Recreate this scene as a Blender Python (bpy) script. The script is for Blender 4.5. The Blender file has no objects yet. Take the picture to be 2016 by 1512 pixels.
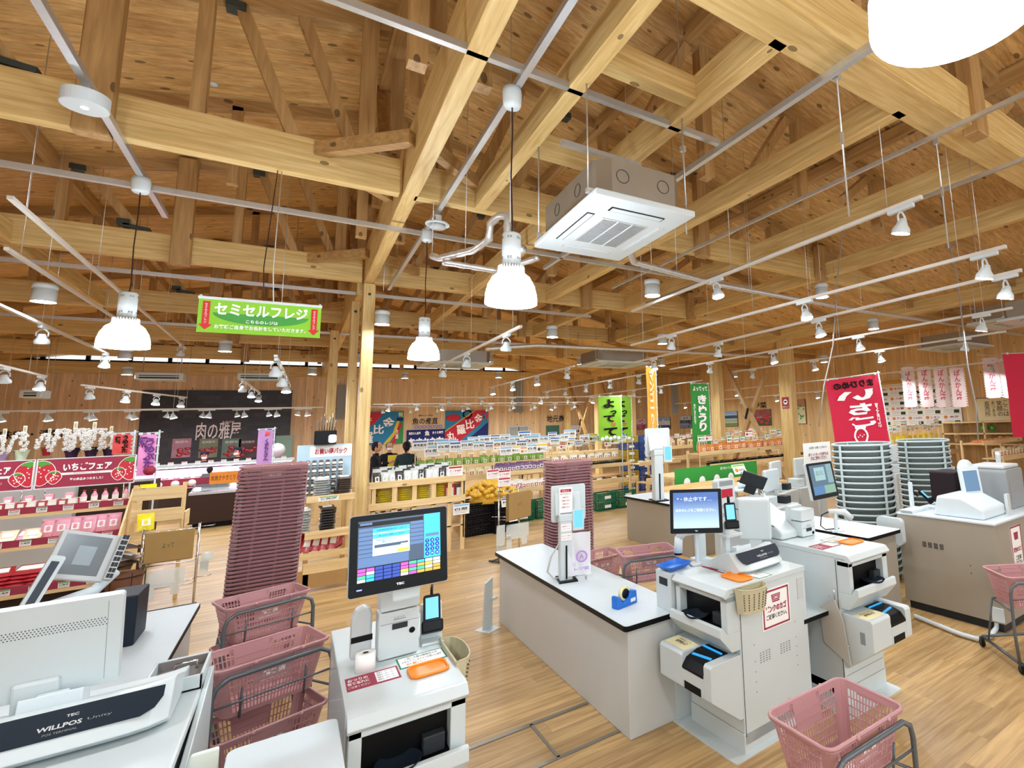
import bpy, bmesh, math, random
from mathutils import Vector, Matrix, Euler
SC = bpy.context.scene
COL = SC.collection
# ---------------------------------------------------------------- camera
EYE = Vector((0, 0, 2.05))
CR = Matrix(((0.8084928, -0.0505042, -0.5863350), (-0.5872119, -0.1352694, -0.7980504), (-0.0390083, 0.9895208, -0.1390210)))
FPX, CXP, CYP = 1013.77, 1327.75, 687.85
cam = bpy.data.cameras.new('camera'); cam.sensor_fit = 'HORIZONTAL'; cam.sensor_width = 36
cam.lens = FPX / 2016 * 36; cam.shift_x = (1008 - CXP) / 2016; cam.shift_y = (CYP - 756) / 2016
cam.clip_start = 0.05; cam.clip_end = 300
camo = bpy.data.objects.new('camera', cam); COL.objects.link(camo)
camo.matrix_world = Matrix.Translation(EYE) @ CR.to_4x4()
SC.camera = camo
SC.view_settings.view_transform = 'Standard'; SC.view_settings.look = 'None'
SC.view_settings.gamma = 1; SC.view_settings.use_curve_mapping = False
SC.view_settings.exposure = 0.8
SC.cycles.max_bounces = 7; SC.cycles.diffuse_bounces = 4; SC.cycles.glossy_bounces = 3
SC.cycles.transmission_bounces = 4; SC.cycles.transparent_max_bounces = 6
SC.cycles.use_denoising = True; SC.cycles.sample_clamp_indirect = 6
SC.cycles.caustics_reflective = False; SC.cycles.caustics_refractive = False
# ---------------------------------------------------------------- daylight outside
W = bpy.data.worlds.new('daylight'); SC.world = W; W.use_nodes = True
W.node_tree.nodes['Background'].inputs[0].default_value = (0.93, 0.97, 1.0, 1)
W.node_tree.nodes['Background'].inputs[1].default_value = 1.0

def at(px, py, X=None, Y=None, z=None):
    "the point of the plane X=, Y= or z= that shows at this pixel of the photograph"
    d = CR @ Vector(((px - CXP) / FPX, -(py - CYP) / FPX, -1))
    t = X / d.x if X is not None else Y / d.y if Y is not None else (z - EYE.z) / d.z
    return EYE + d * t

# ---------------------------------------------------------------- materials
MT = {}
def nodes(name):
    m = bpy.data.materials.new(name); m.use_nodes = True
    return m, m.node_tree.nodes, m.node_tree.links, m.node_tree.nodes['Principled BSDF']
def col(c): return tuple(c[:3]) + (1,)
def hexc(h):
    h = h.lstrip('#'); r = [int(h[i:i + 2], 16) / 255 for i in (0, 2, 4)]
    return tuple(x / 12.92 if x <= .04045 else ((x + .055) / 1.055) ** 2.4 for x in r)
def mat(name, c, rough=.5, metal=0, emit=0, alpha=1, trans=0, bump=0, coat=0, vary=.06, scale=8, sss=0):
    if name in MT: return MT[name]
    if isinstance(c, str): c = hexc(c)
    m, N, L, B = nodes(name)
    B.inputs['Roughness'].default_value = rough; B.inputs['Metallic'].default_value = metal
    if sum(c[:3]) < .3 and not coat: B.inputs['Specular IOR Level'].default_value = .18
    if vary and not emit:
        nz = N.new('ShaderNodeTexNoise'); nz.inputs['Scale'].default_value = scale; nz.inputs['Detail'].default_value = 3
        tc = N.new('ShaderNodeTexCoord'); L.new(tc.outputs['Object'], nz.inputs['Vector'])
        mx = N.new('ShaderNodeMix'); mx.data_type = 'RGBA'
        mx.inputs[6].default_value = col([x * (1 - vary) for x in c]); mx.inputs[7].default_value = col([min(1, x * (1 + vary)) for x in c])
        L.new(nz.outputs[0], mx.inputs[0]); L.new(mx.outputs[2], B.inputs['Base Color'])
        if bump:
            bp = N.new('ShaderNodeBump'); bp.inputs['Strength'].default_value = bump; L.new(nz.outputs[0], bp.inputs['Height']); L.new(bp.outputs[0], B.inputs['Normal'])
    else: B.inputs['Base Color'].default_value = col(c) if not emit else (.02, .02, .02, 1)
    if emit:
        B.inputs['Emission Color'].default_value = col(c); B.inputs['Emission Strength'].default_value = emit
    if alpha < 1: B.inputs['Alpha'].default_value = alpha
    if trans: B.inputs['Transmission Weight'].default_value = trans
    if coat: B.inputs['Coat Weight'].default_value = coat
    MT[name] = m; return m
def M_(N, L, op, a, b=None, c=None):
    n = N.new('ShaderNodeMath'); n.operation = op
    for i, v in enumerate((a, b, c)):
        if v is None: continue
        if isinstance(v, (int, float)): n.inputs[i].default_value = v
        else: L.new(v, n.inputs[i])
    return n.outputs[0]
def wood(name, c1, c2, along, across=None, width=0, rough=.5, knot=.5, groove=.75, length=0, kscale=3.0, dark=None, tone=.12, gw=.03):
    "pine: grain streaks along one axis, optional boards across another, knots"
    if name in MT: return MT[name]
    if isinstance(c1, str): c1 = hexc(c1)
    if isinstance(c2, str): c2 = hexc(c2)
    m, N, L, B = nodes(name)
    tc = N.new('ShaderNodeTexCoord'); sp = N.new('ShaderNodeSeparateXYZ'); L.new(tc.outputs['Object'], sp.inputs[0])
    ax = {'x': 0, 'y': 1, 'z': 2}; A = sp.outputs[ax[along]]
    mp = N.new('ShaderNodeMapping'); s = [14, 14, 14]; s[ax[along]] = .9; mp.inputs['Scale'].default_value = s
    off = None
    if across:
        C = sp.outputs[ax[across]]
        idx = M_(N, L, 'FLOOR', M_(N, L, 'DIVIDE', C, width))
        wn = N.new('ShaderNodeTexWhiteNoise'); wn.noise_dimensions = '1D'; L.new(idx, wn.inputs['W'])
        if length:
            sh = M_(N, L, 'MULTIPLY_ADD', wn.outputs['Value'], length, A)
            i2 = M_(N, L, 'FLOOR', M_(N, L, 'DIVIDE', sh, length))
            wn2 = N.new('ShaderNodeTexWhiteNoise'); wn2.noise_dimensions = '2D'
            cb = N.new('ShaderNodeCombineXYZ'); L.new(idx, cb.inputs[0]); L.new(i2, cb.inputs[1]); L.new(cb.outputs[0], wn2.inputs['Vector']); rnd = wn2.outputs['Value']
        else: rnd = wn.outputs['Value']
        cb2 = N.new('ShaderNodeCombineXYZ')
        for i in range(3): L.new(M_(N, L, 'MULTIPLY', rnd, 37.0 + i * 11), cb2.inputs[i])
        ad = N.new('ShaderNodeVectorMath'); ad.operation = 'ADD'; L.new(tc.outputs['Object'], ad.inputs[0]); L.new(cb2.outputs[0], ad.inputs[1])
        L.new(ad.outputs[0], mp.inputs['Vector'])
    else: L.new(tc.outputs['Object'], mp.inputs['Vector'])
    nz = N.new('ShaderNodeTexNoise'); nz.inputs['Scale'].default_value = 1.6; nz.inputs['Detail'].default_value = 5; nz.inputs['Roughness'].default_value = .6
    nz.inputs['Distortion'].default_value = .6
    L.new(mp.outputs[0], nz.inputs['Vector'])
    cr = N.new('ShaderNodeValToRGB'); cr.color_ramp.elements[0].position = .32; cr.color_ramp.elements[1].position = .68
    cr.color_ramp.elements[0].color = col(c1); cr.color_ramp.elements[1].color = col(c2)
    L.new(nz.outputs[0], cr.inputs[0]); out = cr.outputs[0]
    dk = dark or tuple(x * .28 for x in c1)
    if knot:
        vo = N.new('ShaderNodeTexVoronoi'); vo.inputs['Scale'].default_value = kscale
        mk = N.new('ShaderNodeMapping'); s = [1, 1, 1]; s[ax[along]] = .55; mk.inputs['Scale'].default_value = s
        L.new(tc.outputs['Object'], mk.inputs['Vector']); L.new(mk.outputs[0], vo.inputs['Vector'])
        th = M_(N, L, 'LESS_THAN', vo.outputs['Distance'], .045 * kscale / 3.0 * (1 + knot))
        mx = N.new('ShaderNodeMix'); mx.data_type = 'RGBA'; L.new(M_(N, L, 'MULTIPLY', th, .8), mx.inputs[0]); L.new(out, mx.inputs[6]); mx.inputs[7].default_value = col(dk); out = mx.outputs[2]
    if across:
        hv = N.new('ShaderNodeHueSaturation'); L.new(M_(N, L, 'MULTIPLY_ADD', rnd, tone * 2, 1 - tone), hv.inputs['Value']); L.new(out, hv.inputs['Color']); out = hv.outputs[0]
        fr = M_(N, L, 'FRACT', M_(N, L, 'DIVIDE', C, width))
        g = M_(N, L, 'LESS_THAN', fr, gw)
        if length:
            f2 = M_(N, L, 'FRACT', M_(N, L, 'DIVIDE', sh, length)); g = M_(N, L, 'MAXIMUM', g, M_(N, L, 'LESS_THAN', f2, .003))
        mx = N.new('ShaderNodeMix'); mx.data_type = 'RGBA'; L.new(M_(N, L, 'MULTIPLY', g, groove), mx.inputs[0]); L.new(out, mx.inputs[6]); mx.inputs[7].default_value = col(tuple(x * .3 for x in c1)); out = mx.outputs[2]
    L.new(out, B.inputs['Base Color']); B.inputs['Roughness'].default_value = rough
    MT[name] = m; return m
PALE = (('#c9a068'), ('#e6c690'))
for a in 'xyz':
    wood('glulam_' + a, '#c5a160', '#e6cb8e', a, {'x': 'z', 'y': 'z', 'z': 'x'}[a], .035, knot=.5, groove=.25, kscale=3, tone=.07)
    wood('stud_' + a, '#9f7a4b', '#c29d67', a, knot=.7, kscale=5)
    wood('crate_wood_' + a, '#d9b67c', '#efd6a4', a, knot=.4, kscale=5)
wood('ceiling_planks', '#b88b4f', '#e3bf82', 'x', 'y', .105, knot=.75, groove=.6, kscale=5.5, tone=.1)
wood('wall_planks_x', '#cfae80', '#e8cda4', 'z', 'x', .12, knot=.4, groove=.6, kscale=4)
wood('wall_planks_y', '#cfa970', '#e8ca94', 'z', 'y', .12, knot=.4, groove=.6, kscale=4)
wood('floor_oak', '#9b7848', '#cda974', 'x', 'y', .145, rough=.36, knot=0, groove=.35, length=1.25, tone=.16, gw=.02)
white = mat('white_enamel', '#cad3d4', .35, vary=.02)
lamin = mat('white_laminate', '#d0dade', .4, vary=.02)
panelm = mat('grey_white_panel', '#c6c8c5', .5, vary=.02)
taupe = mat('taupe_panel', '#9c9384', .5, vary=.03)
black = mat('black_plastic', '#08090a', .4, vary=0)
dgrey = mat('dark_grey_plastic', '#2e3235', .4, vary=0)
navyp = mat('dark_slate_gloss', '#1a232e', .5, vary=0)
grey = mat('grey_plastic', '#8b8f90', .5, vary=.03)
lgrey = mat('pale_grey_plastic', '#c3c6c6', .45, vary=.02)
steel = mat('galvanised_steel', '#cfd2d3', .35, metal=.75, vary=.1, scale=20)
chrome = mat('chrome', '#d6d8da', .15, metal=1, vary=0)
dsteel = mat('dark_bracket', '#4a5250', .5, metal=.6, vary=.1)
pink = mat('pink_plastic', '#bd8c8e', .42, vary=.03)
plum = mat('plum_plastic', '#8d5a62', .45, vary=.04)
tubeg = mat('grey_painted_tube', '#5f656a', .35, metal=.3, vary=0)
beige = mat('beige_plastic', '#c6bd9c', .5, vary=.02)
paper = mat('white_paper', '#f4f3ef', .7, vary=.01)
kraft = mat('brown_paper', '#a5854f', .7, vary=.1, bump=.3)
film = mat('clear_film', '#ffffff', .12, alpha=.28, vary=0)
red = mat('red_print', '#b3122b', .6, vary=0); crimson = mat('crimson_cloth', '#d3133f', .7, vary=.03)
maroon = mat('maroon_print', '#9b2b45', .6, vary=0)
ink = mat('black_print', '#191513', .7, vary=0); whitep = mat('white_print', '#ffffff', .6, vary=0)
green = mat('green_cloth', '#2f9a3c', .7, vary=.03); lime = mat('lime_cloth', '#8ccb2e', .7, vary=.03)
blue = mat('blue_plastic', '#1d6fd0', .35, vary=.02)
orange = mat('orange_plastic', '#f08a12', .4, vary=0)
yellow = mat('yellow_pack', '#e8cf1a', .35, vary=.05)

# ---------------------------------------------------------------- geometry collector
class G:
    def __init__(s): s.v = []; s.f = []; s.m = []; s.s = []
    def add(s, vs, fs, mi=0, sm=False):
        o = len(s.v); s.v += [tuple(v) for v in vs]
        for f in fs: s.f.append([i + o for i in f]); s.m.append(mi); s.s.append(sm)
        return s
    def box(s, a, b, mi=0, T=None):
        x0, y0, z0 = a; x1, y1, z1 = b
        vs = [Vector((x, y, z)) for z in (z0, z1) for y in (y0, y1) for x in (x0, x1)]
        if T: vs = [T @ v for v in vs]
        return s.add(vs, [(0, 2, 3, 1), (4, 5, 7, 6), (0, 1, 5, 4), (2, 6, 7, 3), (0, 4, 6, 2), (1, 3, 7, 5)], mi)
    def cb(s, c, d, mi=0, T=None):
        return s.box([c[i] - d[i] / 2 for i in range(3)], [c[i] + d[i] / 2 for i in range(3)], mi, T)
    def bar(s, p, q, w, h, mi=0, up=(0, 0, 1)):
        p, q = Vector(p), Vector(q); d = q - p; l = d.length; d.normalize(); u = Vector(up)
        if abs(d.dot(u)) > .98: u = Vector((0, 1, 0))
        r = d.cross(u).normalized(); u = r.cross(d)
        T = Matrix((r, d, u)).transposed().to_4x4(); T.translation = p
        return s.box((-w / 2, 0, -h / 2), (w / 2, l, h / 2), mi, T)
    def tube(s, pts, r, n=8, mi=0, closed=False, cap=True):
        P = [Vector(p) for p in pts]; k = len(P); rs = r if isinstance(r, (list, tuple)) else [r] * k; vs = []; pu = None
        for i in range(k):
            a = P[i - 1] if i or closed else P[0]; b = P[(i + 1) % k] if i < k - 1 or closed else P[-1]
            d = (b - a).normalized()
            if pu is None: pu = d.orthogonal().normalized()
            pu = (pu - d * pu.dot(d)).normalized() if (pu - d * pu.dot(d)).length > 1e-6 else d.orthogonal().normalized(); w = d.cross(pu)
            for j in range(n):
                t = 2 * math.pi * j / n; vs.append(P[i] + (pu * math.cos(t) + w * math.sin(t)) * rs[i])
        fs = []
        for i in range(k if closed else k - 1):
            for j in range(n):
                a = i * n + j; b = i * n + (j + 1) % n; c = ((i + 1) % k) * n + (j + 1) % n; d = ((i + 1) % k) * n + j; fs.append((a, b, c, d))
        if cap and not closed: fs += [tuple(range(n))[::-1], tuple(range((k - 1) * n, k * n))]
        return s.add(vs, fs, mi, True)
    def lathe(s, prof, n=24, c=(0, 0, 0), mi=0, T=None, cap=True):
        vs = []; c = Vector(c)
        for r, z in prof:
            for j in range(n):
                t = 2 * math.pi * j / n; v = Vector((r * math.cos(t), r * math.sin(t), z)) + c
                vs.append(T @ v if T else v)
        fs = []
        for i in range(len(prof) - 1):
            for j in range(n): fs.append((i * n + j, i * n + (j + 1) % n, (i + 1) * n + (j + 1) % n, (i + 1) * n + j))
        if cap: fs += [tuple(range(n))[::-1], tuple(range((len(prof) - 1) * n, len(prof) * n))]
        return s.add(vs, fs, mi, True)
    def prism(s, poly, a, b, ax='x', mi=0, T=None, sm=False):
        "2D polygon extruded along ax from a to b; poly is (y,z), (x,z) or (x,y)"
        def P3(p, t): return Vector({'x': (t, p[0], p[1]), 'y': (p[0], t, p[1]), 'z': (p[0], p[1], t)}[ax])
        n = len(poly); vs = [P3(p, a) for p in poly] + [P3(p, b) for p in poly]
        if T: vs = [T @ v for v in vs]
        return s.add(vs, [tuple(range(n)), tuple(range(n, 2 * n))[::-1]] + [(i, (i + 1) % n, n + (i + 1) % n, n + i) for i in range(n)], mi, sm)
    def quad(s, a, b, c, d, mi=0): return s.add([a, b, c, d], [(0, 1, 2, 3)], mi)
    def ball(s, c, r, n=8, mi=0, sq=(1, 1, 1)):
        c = Vector(c); m = max(4, n // 2 + 1)
        prof = [(max(1e-4, r * math.sin(math.pi * i / m)), -r * math.cos(math.pi * i / m)) for i in range(m + 1)]
        T = Matrix.Translation(c) @ Matrix.Diagonal((sq[0], sq[1], sq[2], 1))
        return s.lathe(prof, n, (0, 0, 0), mi, T)
    def mesh(s, me, T, mi=0):
        return s.add([T @ v.co for v in me.vertices], [tuple(p.vertices) for p in me.polygons], mi)
def rr(x0, y0, x1, y1, r, n=4):
    o = []
    for cx, cy, a in ((x1 - r, y1 - r, 0), (x0 + r, y1 - r, 90), (x0 + r, y0 + r, 180), (x1 - r, y0 + r, 270)):
        for i in range(n + 1):
            t = math.radians(a + 90 * i / n); o.append((cx + r * math.cos(t), cy + r * math.sin(t)))
    return o
def build(name, g, mats, parent=None, bev=0, seg=2, loc=None):
    me = bpy.data.meshes.new(name); me.from_pydata(g.v, [], g.f)
    if not isinstance(mats, (list, tuple)): mats = [mats]
    for m in mats: me.materials.append(m)
    me.polygons.foreach_set('material_index', g.m); me.polygons.foreach_set('use_smooth', g.s)
    bm = bmesh.new(); bm.from_mesh(me); bmesh.ops.recalc_face_normals(bm, faces=bm.faces)
    if bev:
        ed = [e for e in bm.edges if len(e.link_faces) == 2 and e.calc_face_angle(0) > .6]
        bmesh.ops.bevel(bm, geom=ed, offset=bev, segments=seg, affect='EDGES', profile=.5, clamp_overlap=True)
    bm.to_mesh(me); bm.free()
    o = bpy.data.objects.new(name, me); COL.objects.link(o)
    if parent: o.parent = parent
    if loc: o.location = loc
    return o
def tag(o, label=None, cat=None, group=None, kind=None):
    if label: o['label'] = label
    if cat: o['category'] = cat
    if group: o['group'] = group
    if kind: o['kind'] = kind
    return o
def thing(name, label, cat, loc=(0, 0, 0), rz=0, group=None, kind=None, rot=None):
    o = bpy.data.objects.new(name, None); COL.objects.link(o); o.empty_display_size = .1
    o.location = loc; o.rotation_euler = rot or (0, 0, rz)
    return tag(o, label, cat, group, kind)
def dup(o, loc=None, rz=None, label=None, group=None, scale=None, par=None):
    c = o.copy(); COL.objects.link(c)
    if par: c.parent = par
    for ch in list(o.children): dup(ch, par=c)
    if loc is not None: c.location = loc
    if rz is not None: c.rotation_euler = (0, 0, rz) if isinstance(rz, (int, float)) else rz
    if label: c['label'] = label
    if group: c['group'] = group
    if scale: c.scale = scale if isinstance(scale, (tuple, list)) else (scale,) * 3
    return c
_TX = {}
def textmesh(s, vert=False, bold=0.0):
    k = (s, vert, bold)
    if k in _TX: return _TX[k]
    cu = bpy.data.curves.new('lettering', 'FONT'); cu.body = '\n'.join(s) if vert else s
    cu.align_x = 'CENTER'; cu.align_y = 'CENTER'; cu.resolution_u = 2; cu.offset = bold
    if vert: cu.space_line = .92
    o = bpy.data.objects.new('lettering', cu); me = bpy.data.meshes.new_from_object(o)
    bpy.data.objects.remove(o); bpy.data.curves.remove(cu)
    xs = [v.co.x for v in me.vertices] or [0, 1]; ys = [v.co.y for v in me.vertices] or [0, 1]
    _TX[k] = (me, min(xs), max(xs), min(ys), max(ys)); return _TX[k]
def write(g, s, T, cx, cy, w=None, h=None, mi=0, vert=False, bold=0.0, lift=.002, mirror=False, tilt=0):
    "lettering centred at (cx, cy) of the local XY plane of T, fitted in w by h"
    me, x0, x1, y0, y1 = textmesh(s, vert, bold); sx = (w / (x1 - x0)) if w else None; sy = (h / (y1 - y0)) if h else None
    sx = sx or sy; sy = sy or sx
    Q = T @ Matrix.Translation((cx, cy, lift)) @ Matrix.Rotation(tilt, 4, 'Z') @ Matrix.Diagonal((-sx if mirror else sx, sy, 1, 1)) @ Matrix.Translation((-(x0 + x1) / 2, -(y0 + y1) / 2, 0))
    return g.mesh(me, Q, mi)
RX = Matrix.Rotation(math.pi / 2, 4, 'X')                     # XY plane stood up, facing -Y
def face(loc, rz=0, tilt=0):
    "matrix of a sheet standing at loc, facing -Y turned by rz, leaning back by tilt"
    return Matrix.Translation(loc) @ Matrix.Rotation(rz, 4, 'Z') @ Matrix.Rotation(math.pi / 2 - tilt, 4, 'X')
def flat(loc, rz=0): return Matrix.Translation(loc) @ Matrix.Rotation(rz, 4, 'Z')
rnd = random.Random(7)
# ================================================================ the hall
XL, XR, YB, YF, XG, XV = -7.6, 16.5, 24.2, -5.0, .81, 10.5
def zr(X): return 6.3 - .22 * abs(X - 1) if X < XV else 4.21 + .05 * (X - XV)
def S(name, label, g, m, **k):
    o = build(name, g, m, **k); return tag(o, label, None, None, 'structure')
S('floor', 'light oak plank floor of the shop', G().box((XL - .3, YF - 3, -.1), (XR + .3, YB + .3, 0)), MT['floor_oak'])
S('wall_back', 'back wall of vertical pine boards', G().box((XL - .2, YB, 0), (XR + .2, YB + .2, 4.4)).box((XL - .2, YB, 5.35), (XR + .2, YB + .2, 6.6)), MT['wall_planks_x'])
S('wall_left', 'left wall of vertical pine boards', G().box((XL - .2, YF, 0), (XL, YB, 5.2)), MT['wall_planks_y'])
S('wall_right', 'right wall of vertical pine boards', G().box((XR, YF + 4, 0), (XR + .2, YB, 5.2)), MT['wall_planks_y'])
g = G()
for X0, X1 in ((XL - .3, 1), (1, XV), (XV, XR + .3)):
    za, zb = (zr(X0) if X0 != XV else 4.21) + .14, (zr(X1) if X1 != XV else 4.21) + .14
    g.prism([(X0, za), (X1, zb), (X1, zb + .1), (X0, za + .1)], YF, YB + .3, 'y')
S('ceiling', 'pine board ceiling under the pitched roof', g, MT['ceiling_planks'])
# clerestory over the back wall
g = G(); gl = G(); n = 0
pane = mat('window_pane', '#eaf4ff', .05, alpha=.15, vary=0)
for k in range(24):
    x = XL + .2 + k * .95
    if x > XR - .5: break
    g = G().box((x, YB + .02, 4.4), (x + .05, YB + .12, 5.35)).box((x + .9, YB + .02, 4.4), (x + .95, YB + .12, 5.35)).box((x, YB + .02, 4.4), (x + .95, YB + .12, 4.75)).box((x, YB + .02, 5.1), (x + .95, YB + .12, 5.35)).box((x, YB + .02, 5.0), (x + .95, YB + .1, 5.02))
    w = S('window_%d' % (k + 1), None, g, mat('dark_window_frame', '#2b2623', .5))
    build('pane', G().box((x + .05, YB + .06, 4.75), (x + .9, YB + .07, 5.1)), pane, w)
S('trim_1', 'timber beam along the foot of the clerestory windows', G().box((XL, YB - .12, 4.3), (XR, YB + .02, 4.68)), MT['glulam_x'])
# girders
def girder(name, label, X, w, z0, z1, Y0, Y1):
    return tag(build(name, G().box((X - w / 2, Y0, z0), (X + w / 2, Y1, z1)), MT['glulam_y'], bev=.004, seg=1), label, 'beam', None, 'structure')
girder('girder', 'deep laminated girder running overhead to the front pine post', .83, .14, 4.45, 5.02, YF, 9.36)
girder('girder', 'laminated girder running on beyond the pine posts to the back wall', .76, .14, 4.3, 4.9, 9.6, YB - .13)
girder('girder', 'second deep laminated girder on the braced posts at the right', XV, .2, 4.1, 4.75, YF, YB)
girder('joist', 'long pine joist over the white ceiling cassette, left one', 1.52, .12, 4.45, 4.7, 1.98, 5.58)
girder('joist', 'pine joist right of the ceiling cassette', 2.41, .12, 4.45, 4.7, 1.98, 5.58)
girder('joist', 'pine joist above the nearest track spotlight', 3.84, .12, 4.45, 4.7, 1.98, 5.58)
for k, (X, Y) in enumerate(((5.6, 1.98), (7.4, 1.98), (2.41, 5.72), (3.84, 5.72), (5.6, 5.72), (7.4, 5.72), (-2.9, 5.72), (-4.4, 5.72), (2.41, 9.44), (5.0, 9.44), (7.4, 9.44), (-2.9, 9.44))):
    tag(build('joist', G().box((X - .06, Y, 4.45), (X + .06, Y + 3.6, 4.7)), MT['glulam_y']), 'pine joist spanning between two roof trusses, deeper in the hall', 'beam', 'joists between the trusses', 'structure')
for Y in (2.85, 4.2):
    tag(build('cross_beam', G().box((1.58, Y - .06, 4.48), (2.35, Y + .06, 4.68)), MT['glulam_x']), 'short pine cross beam between two joists above the cassette, %s one' % ('nearer' if Y < 3 else 'farther'), 'beam', None, 'structure')
# trusses
sx_, sz_, gx_ = MT['stud_x'], MT['stud_z'], MT['glulam_x']
def truss(Y, idx, full=True):
    names = ['the nearest', 'the second', 'the third', 'the fourth', 'the fifth', 'the sixth']
    t = thing('roof_truss', 'pine roof truss, %s from the camera counting back' % names[idx], 'roof truss', (0, Y, 0), kind='structure')
    for a, b, c in ((XL, .73, .12), (.87, XV - .1, .3 if idx == 0 else .12), (XV + .1, XR, .12)):
        build('bottom_chord', G().box((a, -c / 2, 4.45), (b, c / 2, 4.81)), gx_, t, bev=.003, seg=1)
    # rafters
    g = G().prism([(XL, zr(XL)), (1, 6.3), (1, 6.44), (XL, zr(XL) + .14)], -.05, .05, 'y'); build('rafter', g, sx_, t)
    g = G().prism([(1, 6.3), (XV, zr(XV - .01)), (XV, zr(XV - .01) + .14), (1, 6.44)], -.05, .05, 'y'); build('rafter', g, sx_, t)
    build('rafter', G().box((XV, -.05, 4.3), (XR, .05, 4.44)), sx_, t)
    for X, w in ((-4.9, .1), (-3.7, .1), (-2.5, .1), (-.815, .1), (3.1, .1), (4.75, .12), (6.2, .1), (7.6, .1), (9, .1)):
        if 4.81 < zr(X): build('strut', G().box((X - w / 2, -.06, 4.81), (X + w / 2, .06, zr(X) + .05)), sz_, t)
    for X in (-1.37, 4.62, 7.3):
        build('hanging_post', G().box((X - .1, -.2, 4.38), (X + .1, -.062, zr(X) + .1)), sz_, t, bev=.01, seg=1)
    for X in (.42, 1.15):
        build('hanging_post', G().box((X - .07, -.07, 4.81), (X + .07, .07, zr(X) + .1)), sz_, t)
    for x0, x1 in ((-.15, -.6), (.33, -.14), (-1.8, -2.35), (-3.1, -3.6), (1.9, 2.5), (1.5, 2.0), (3.7, 4.2), (5.3, 5.9), (6.7, 7.2)):
        if zr(x1) > 5.1: build('diagonal_brace', G().bar((x0, .02, 4.79), (x1, .02, zr(x1) + .02), .1, .1), sz_, t)
    for x0, x1 in ((-.63, .16), (-2.4, .16), (2.55, -.16), (4.25, -.16)):
        build('bracket', G().cb((x0, 0, zr(x0) - .02), (.14, .13, .07)), dsteel, t)
    build('bracket', G().bar((-1.95, 0, 4.86), (-1.7, 0, 4.83), .13, .05).cb((-1.95, 0, 4.9), (.12, .13, .08)), dsteel, t)
    # flat corner braces between chord and girder
    for s in (-1, 1):
        if s < 0 or idx: build('corner_brace', G().bar((.78 + s * .74, -.04, 4.72), (.78 + s * .05, -.72, 4.72), .1, .13), sx_, t)
        build('corner_brace', G().bar((.78 + s * .74, .04, 4.72), (.78 + s * .05, .72, 4.72), .1, .13), sx_, t)
        build('corner_brace', G().bar((XV + s * .9, -.04, 4.72), (XV + s * .1, -.8, 4.72), .1, .12), sx_, t)
    return t
for i, Y in enumerate((1.9, 5.64, 9.36, 13.1, 16.8, 20.5)): truss(Y, i)
for k, Y in enumerate((3.7, 7.6, 11.2, 15, 18.6, 22.3)):
    t = thing('rafter_frame', 'pine rafter with short struts between trusses, row %s from the camera' % ['one', 'two', 'three', 'four', 'five', 'six'][k], 'rafter', (0, Y, 0), kind='structure')
    build('rafter', G().prism([(XL, zr(XL)), (1, 6.3), (1, 6.44), (XL, zr(XL) + .14)], -.05, .05, 'y'), sx_, t)
    build('rafter', G().prism([(1, 6.3), (XV, zr(XV - .01)), (XV, zr(XV - .01) + .14), (1, 6.44)], -.05, .05, 'y'), sx_, t)
    for X in (3.2, 4.65, 6.2):
        build('strut', G().box((X - .06, -.06, 4.45), (X + .06, .06, zr(X) + .05)), sz_, t)
        build('diagonal_brace', G().bar((X - .75, 0, 4.75), (X - .2, 0, zr(X)), .1, .1), sz_, t)
    build('strut', G().box((.93, -.06, 4.6), (1.07, .06, 6.35)), sz_, t); build('strut', G().box((.5, -.06, 4.6), (.62, .06, 6.25)), sz_, t)
    for X in (-.75, -2.6): build('strut', G().box((X - .05, -.05, 5.0), (X + .05, .05, zr(X) + .05)), sz_, t) if k else None
# timber lattice in the line of the ridge
t = thing('ridge_lattice', 'tall line of upright pine studs in the plane above the left side of the girder', 'lattice', (0, 0, 0), kind='structure')
for k in range(26):
    Y = 1.2 + k * .9
    if any(abs(Y - q) < .12 for q in (1.9, 5.64, 9.36, 13.1, 16.8, 20.5)): Y += .22
    build('stud', G().box((.66, Y - .06, 5.02), (.78, Y + .06, 6.32)), sz_, t)
    if k % 2: build('diagonal_brace', G().bar((.62, Y + .1, 5.05), (.62, Y + .72, 6.2), .05, .1, up=(1, 0, 0)), sz_, t)
build('rail', G().box((.6, 1, 6.1), (.8, 24, 6.22)), MT['stud_y'], t)
for k, (X, label) in enumerate(((-2.6, 'left'), (3.0, 'right'), (5.6, 'far right'))):
    tag(build('purlin', G().box((X - .05, YF, zr(X) - .02), (X + .05, YB, zr(X) + .12)), MT['stud_y']), 'roof purlin under the ceiling boards, ' + label + ' one', 'purlin', None, 'structure')
# posts
gz = MT['glulam_z']
def post(label, x0, y0, x1, y1, z1, bolt=True):
    o = tag(build('pine_post', G().box((x0, y0, 0), (x1, y1, z1)), gz, bev=.006, seg=1), label, 'post', None, 'structure')
    if bolt: build('bolt', G().lathe([(.022, 0), (.022, .01), (.012, .014)], 12, T=Matrix.Translation(((x0 + x1) / 2, y0, z1 - .18)) @ Matrix.Rotation(math.pi / 2, 4, 'X')), dsteel, o)
    return o
post('front pine post carrying the girder, between the pink bag rack and the yellow pack rack', .765, 9.36, .93, 9.56, 4.45)
post('thinner pine post set just behind the front pine post', .66, 10.1, .78, 10.35, 4.3)
post('pine post behind and left of the front pine post', .5, 13.2, .66, 13.45, 4.3)
post('braced pine post with the maroon sticker, right end of the cross brace', XV - .1, 9.1, XV + .12, 9.5, 4.12)
post('braced pine post at the left end of the large cross brace', XV - .1, 11.95, XV + .1, 12.35, 4.12)
post('pine post behind the lime green banners, right one', XV - .1, 17.1, XV + .1, 17.4, 4.12)
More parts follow.
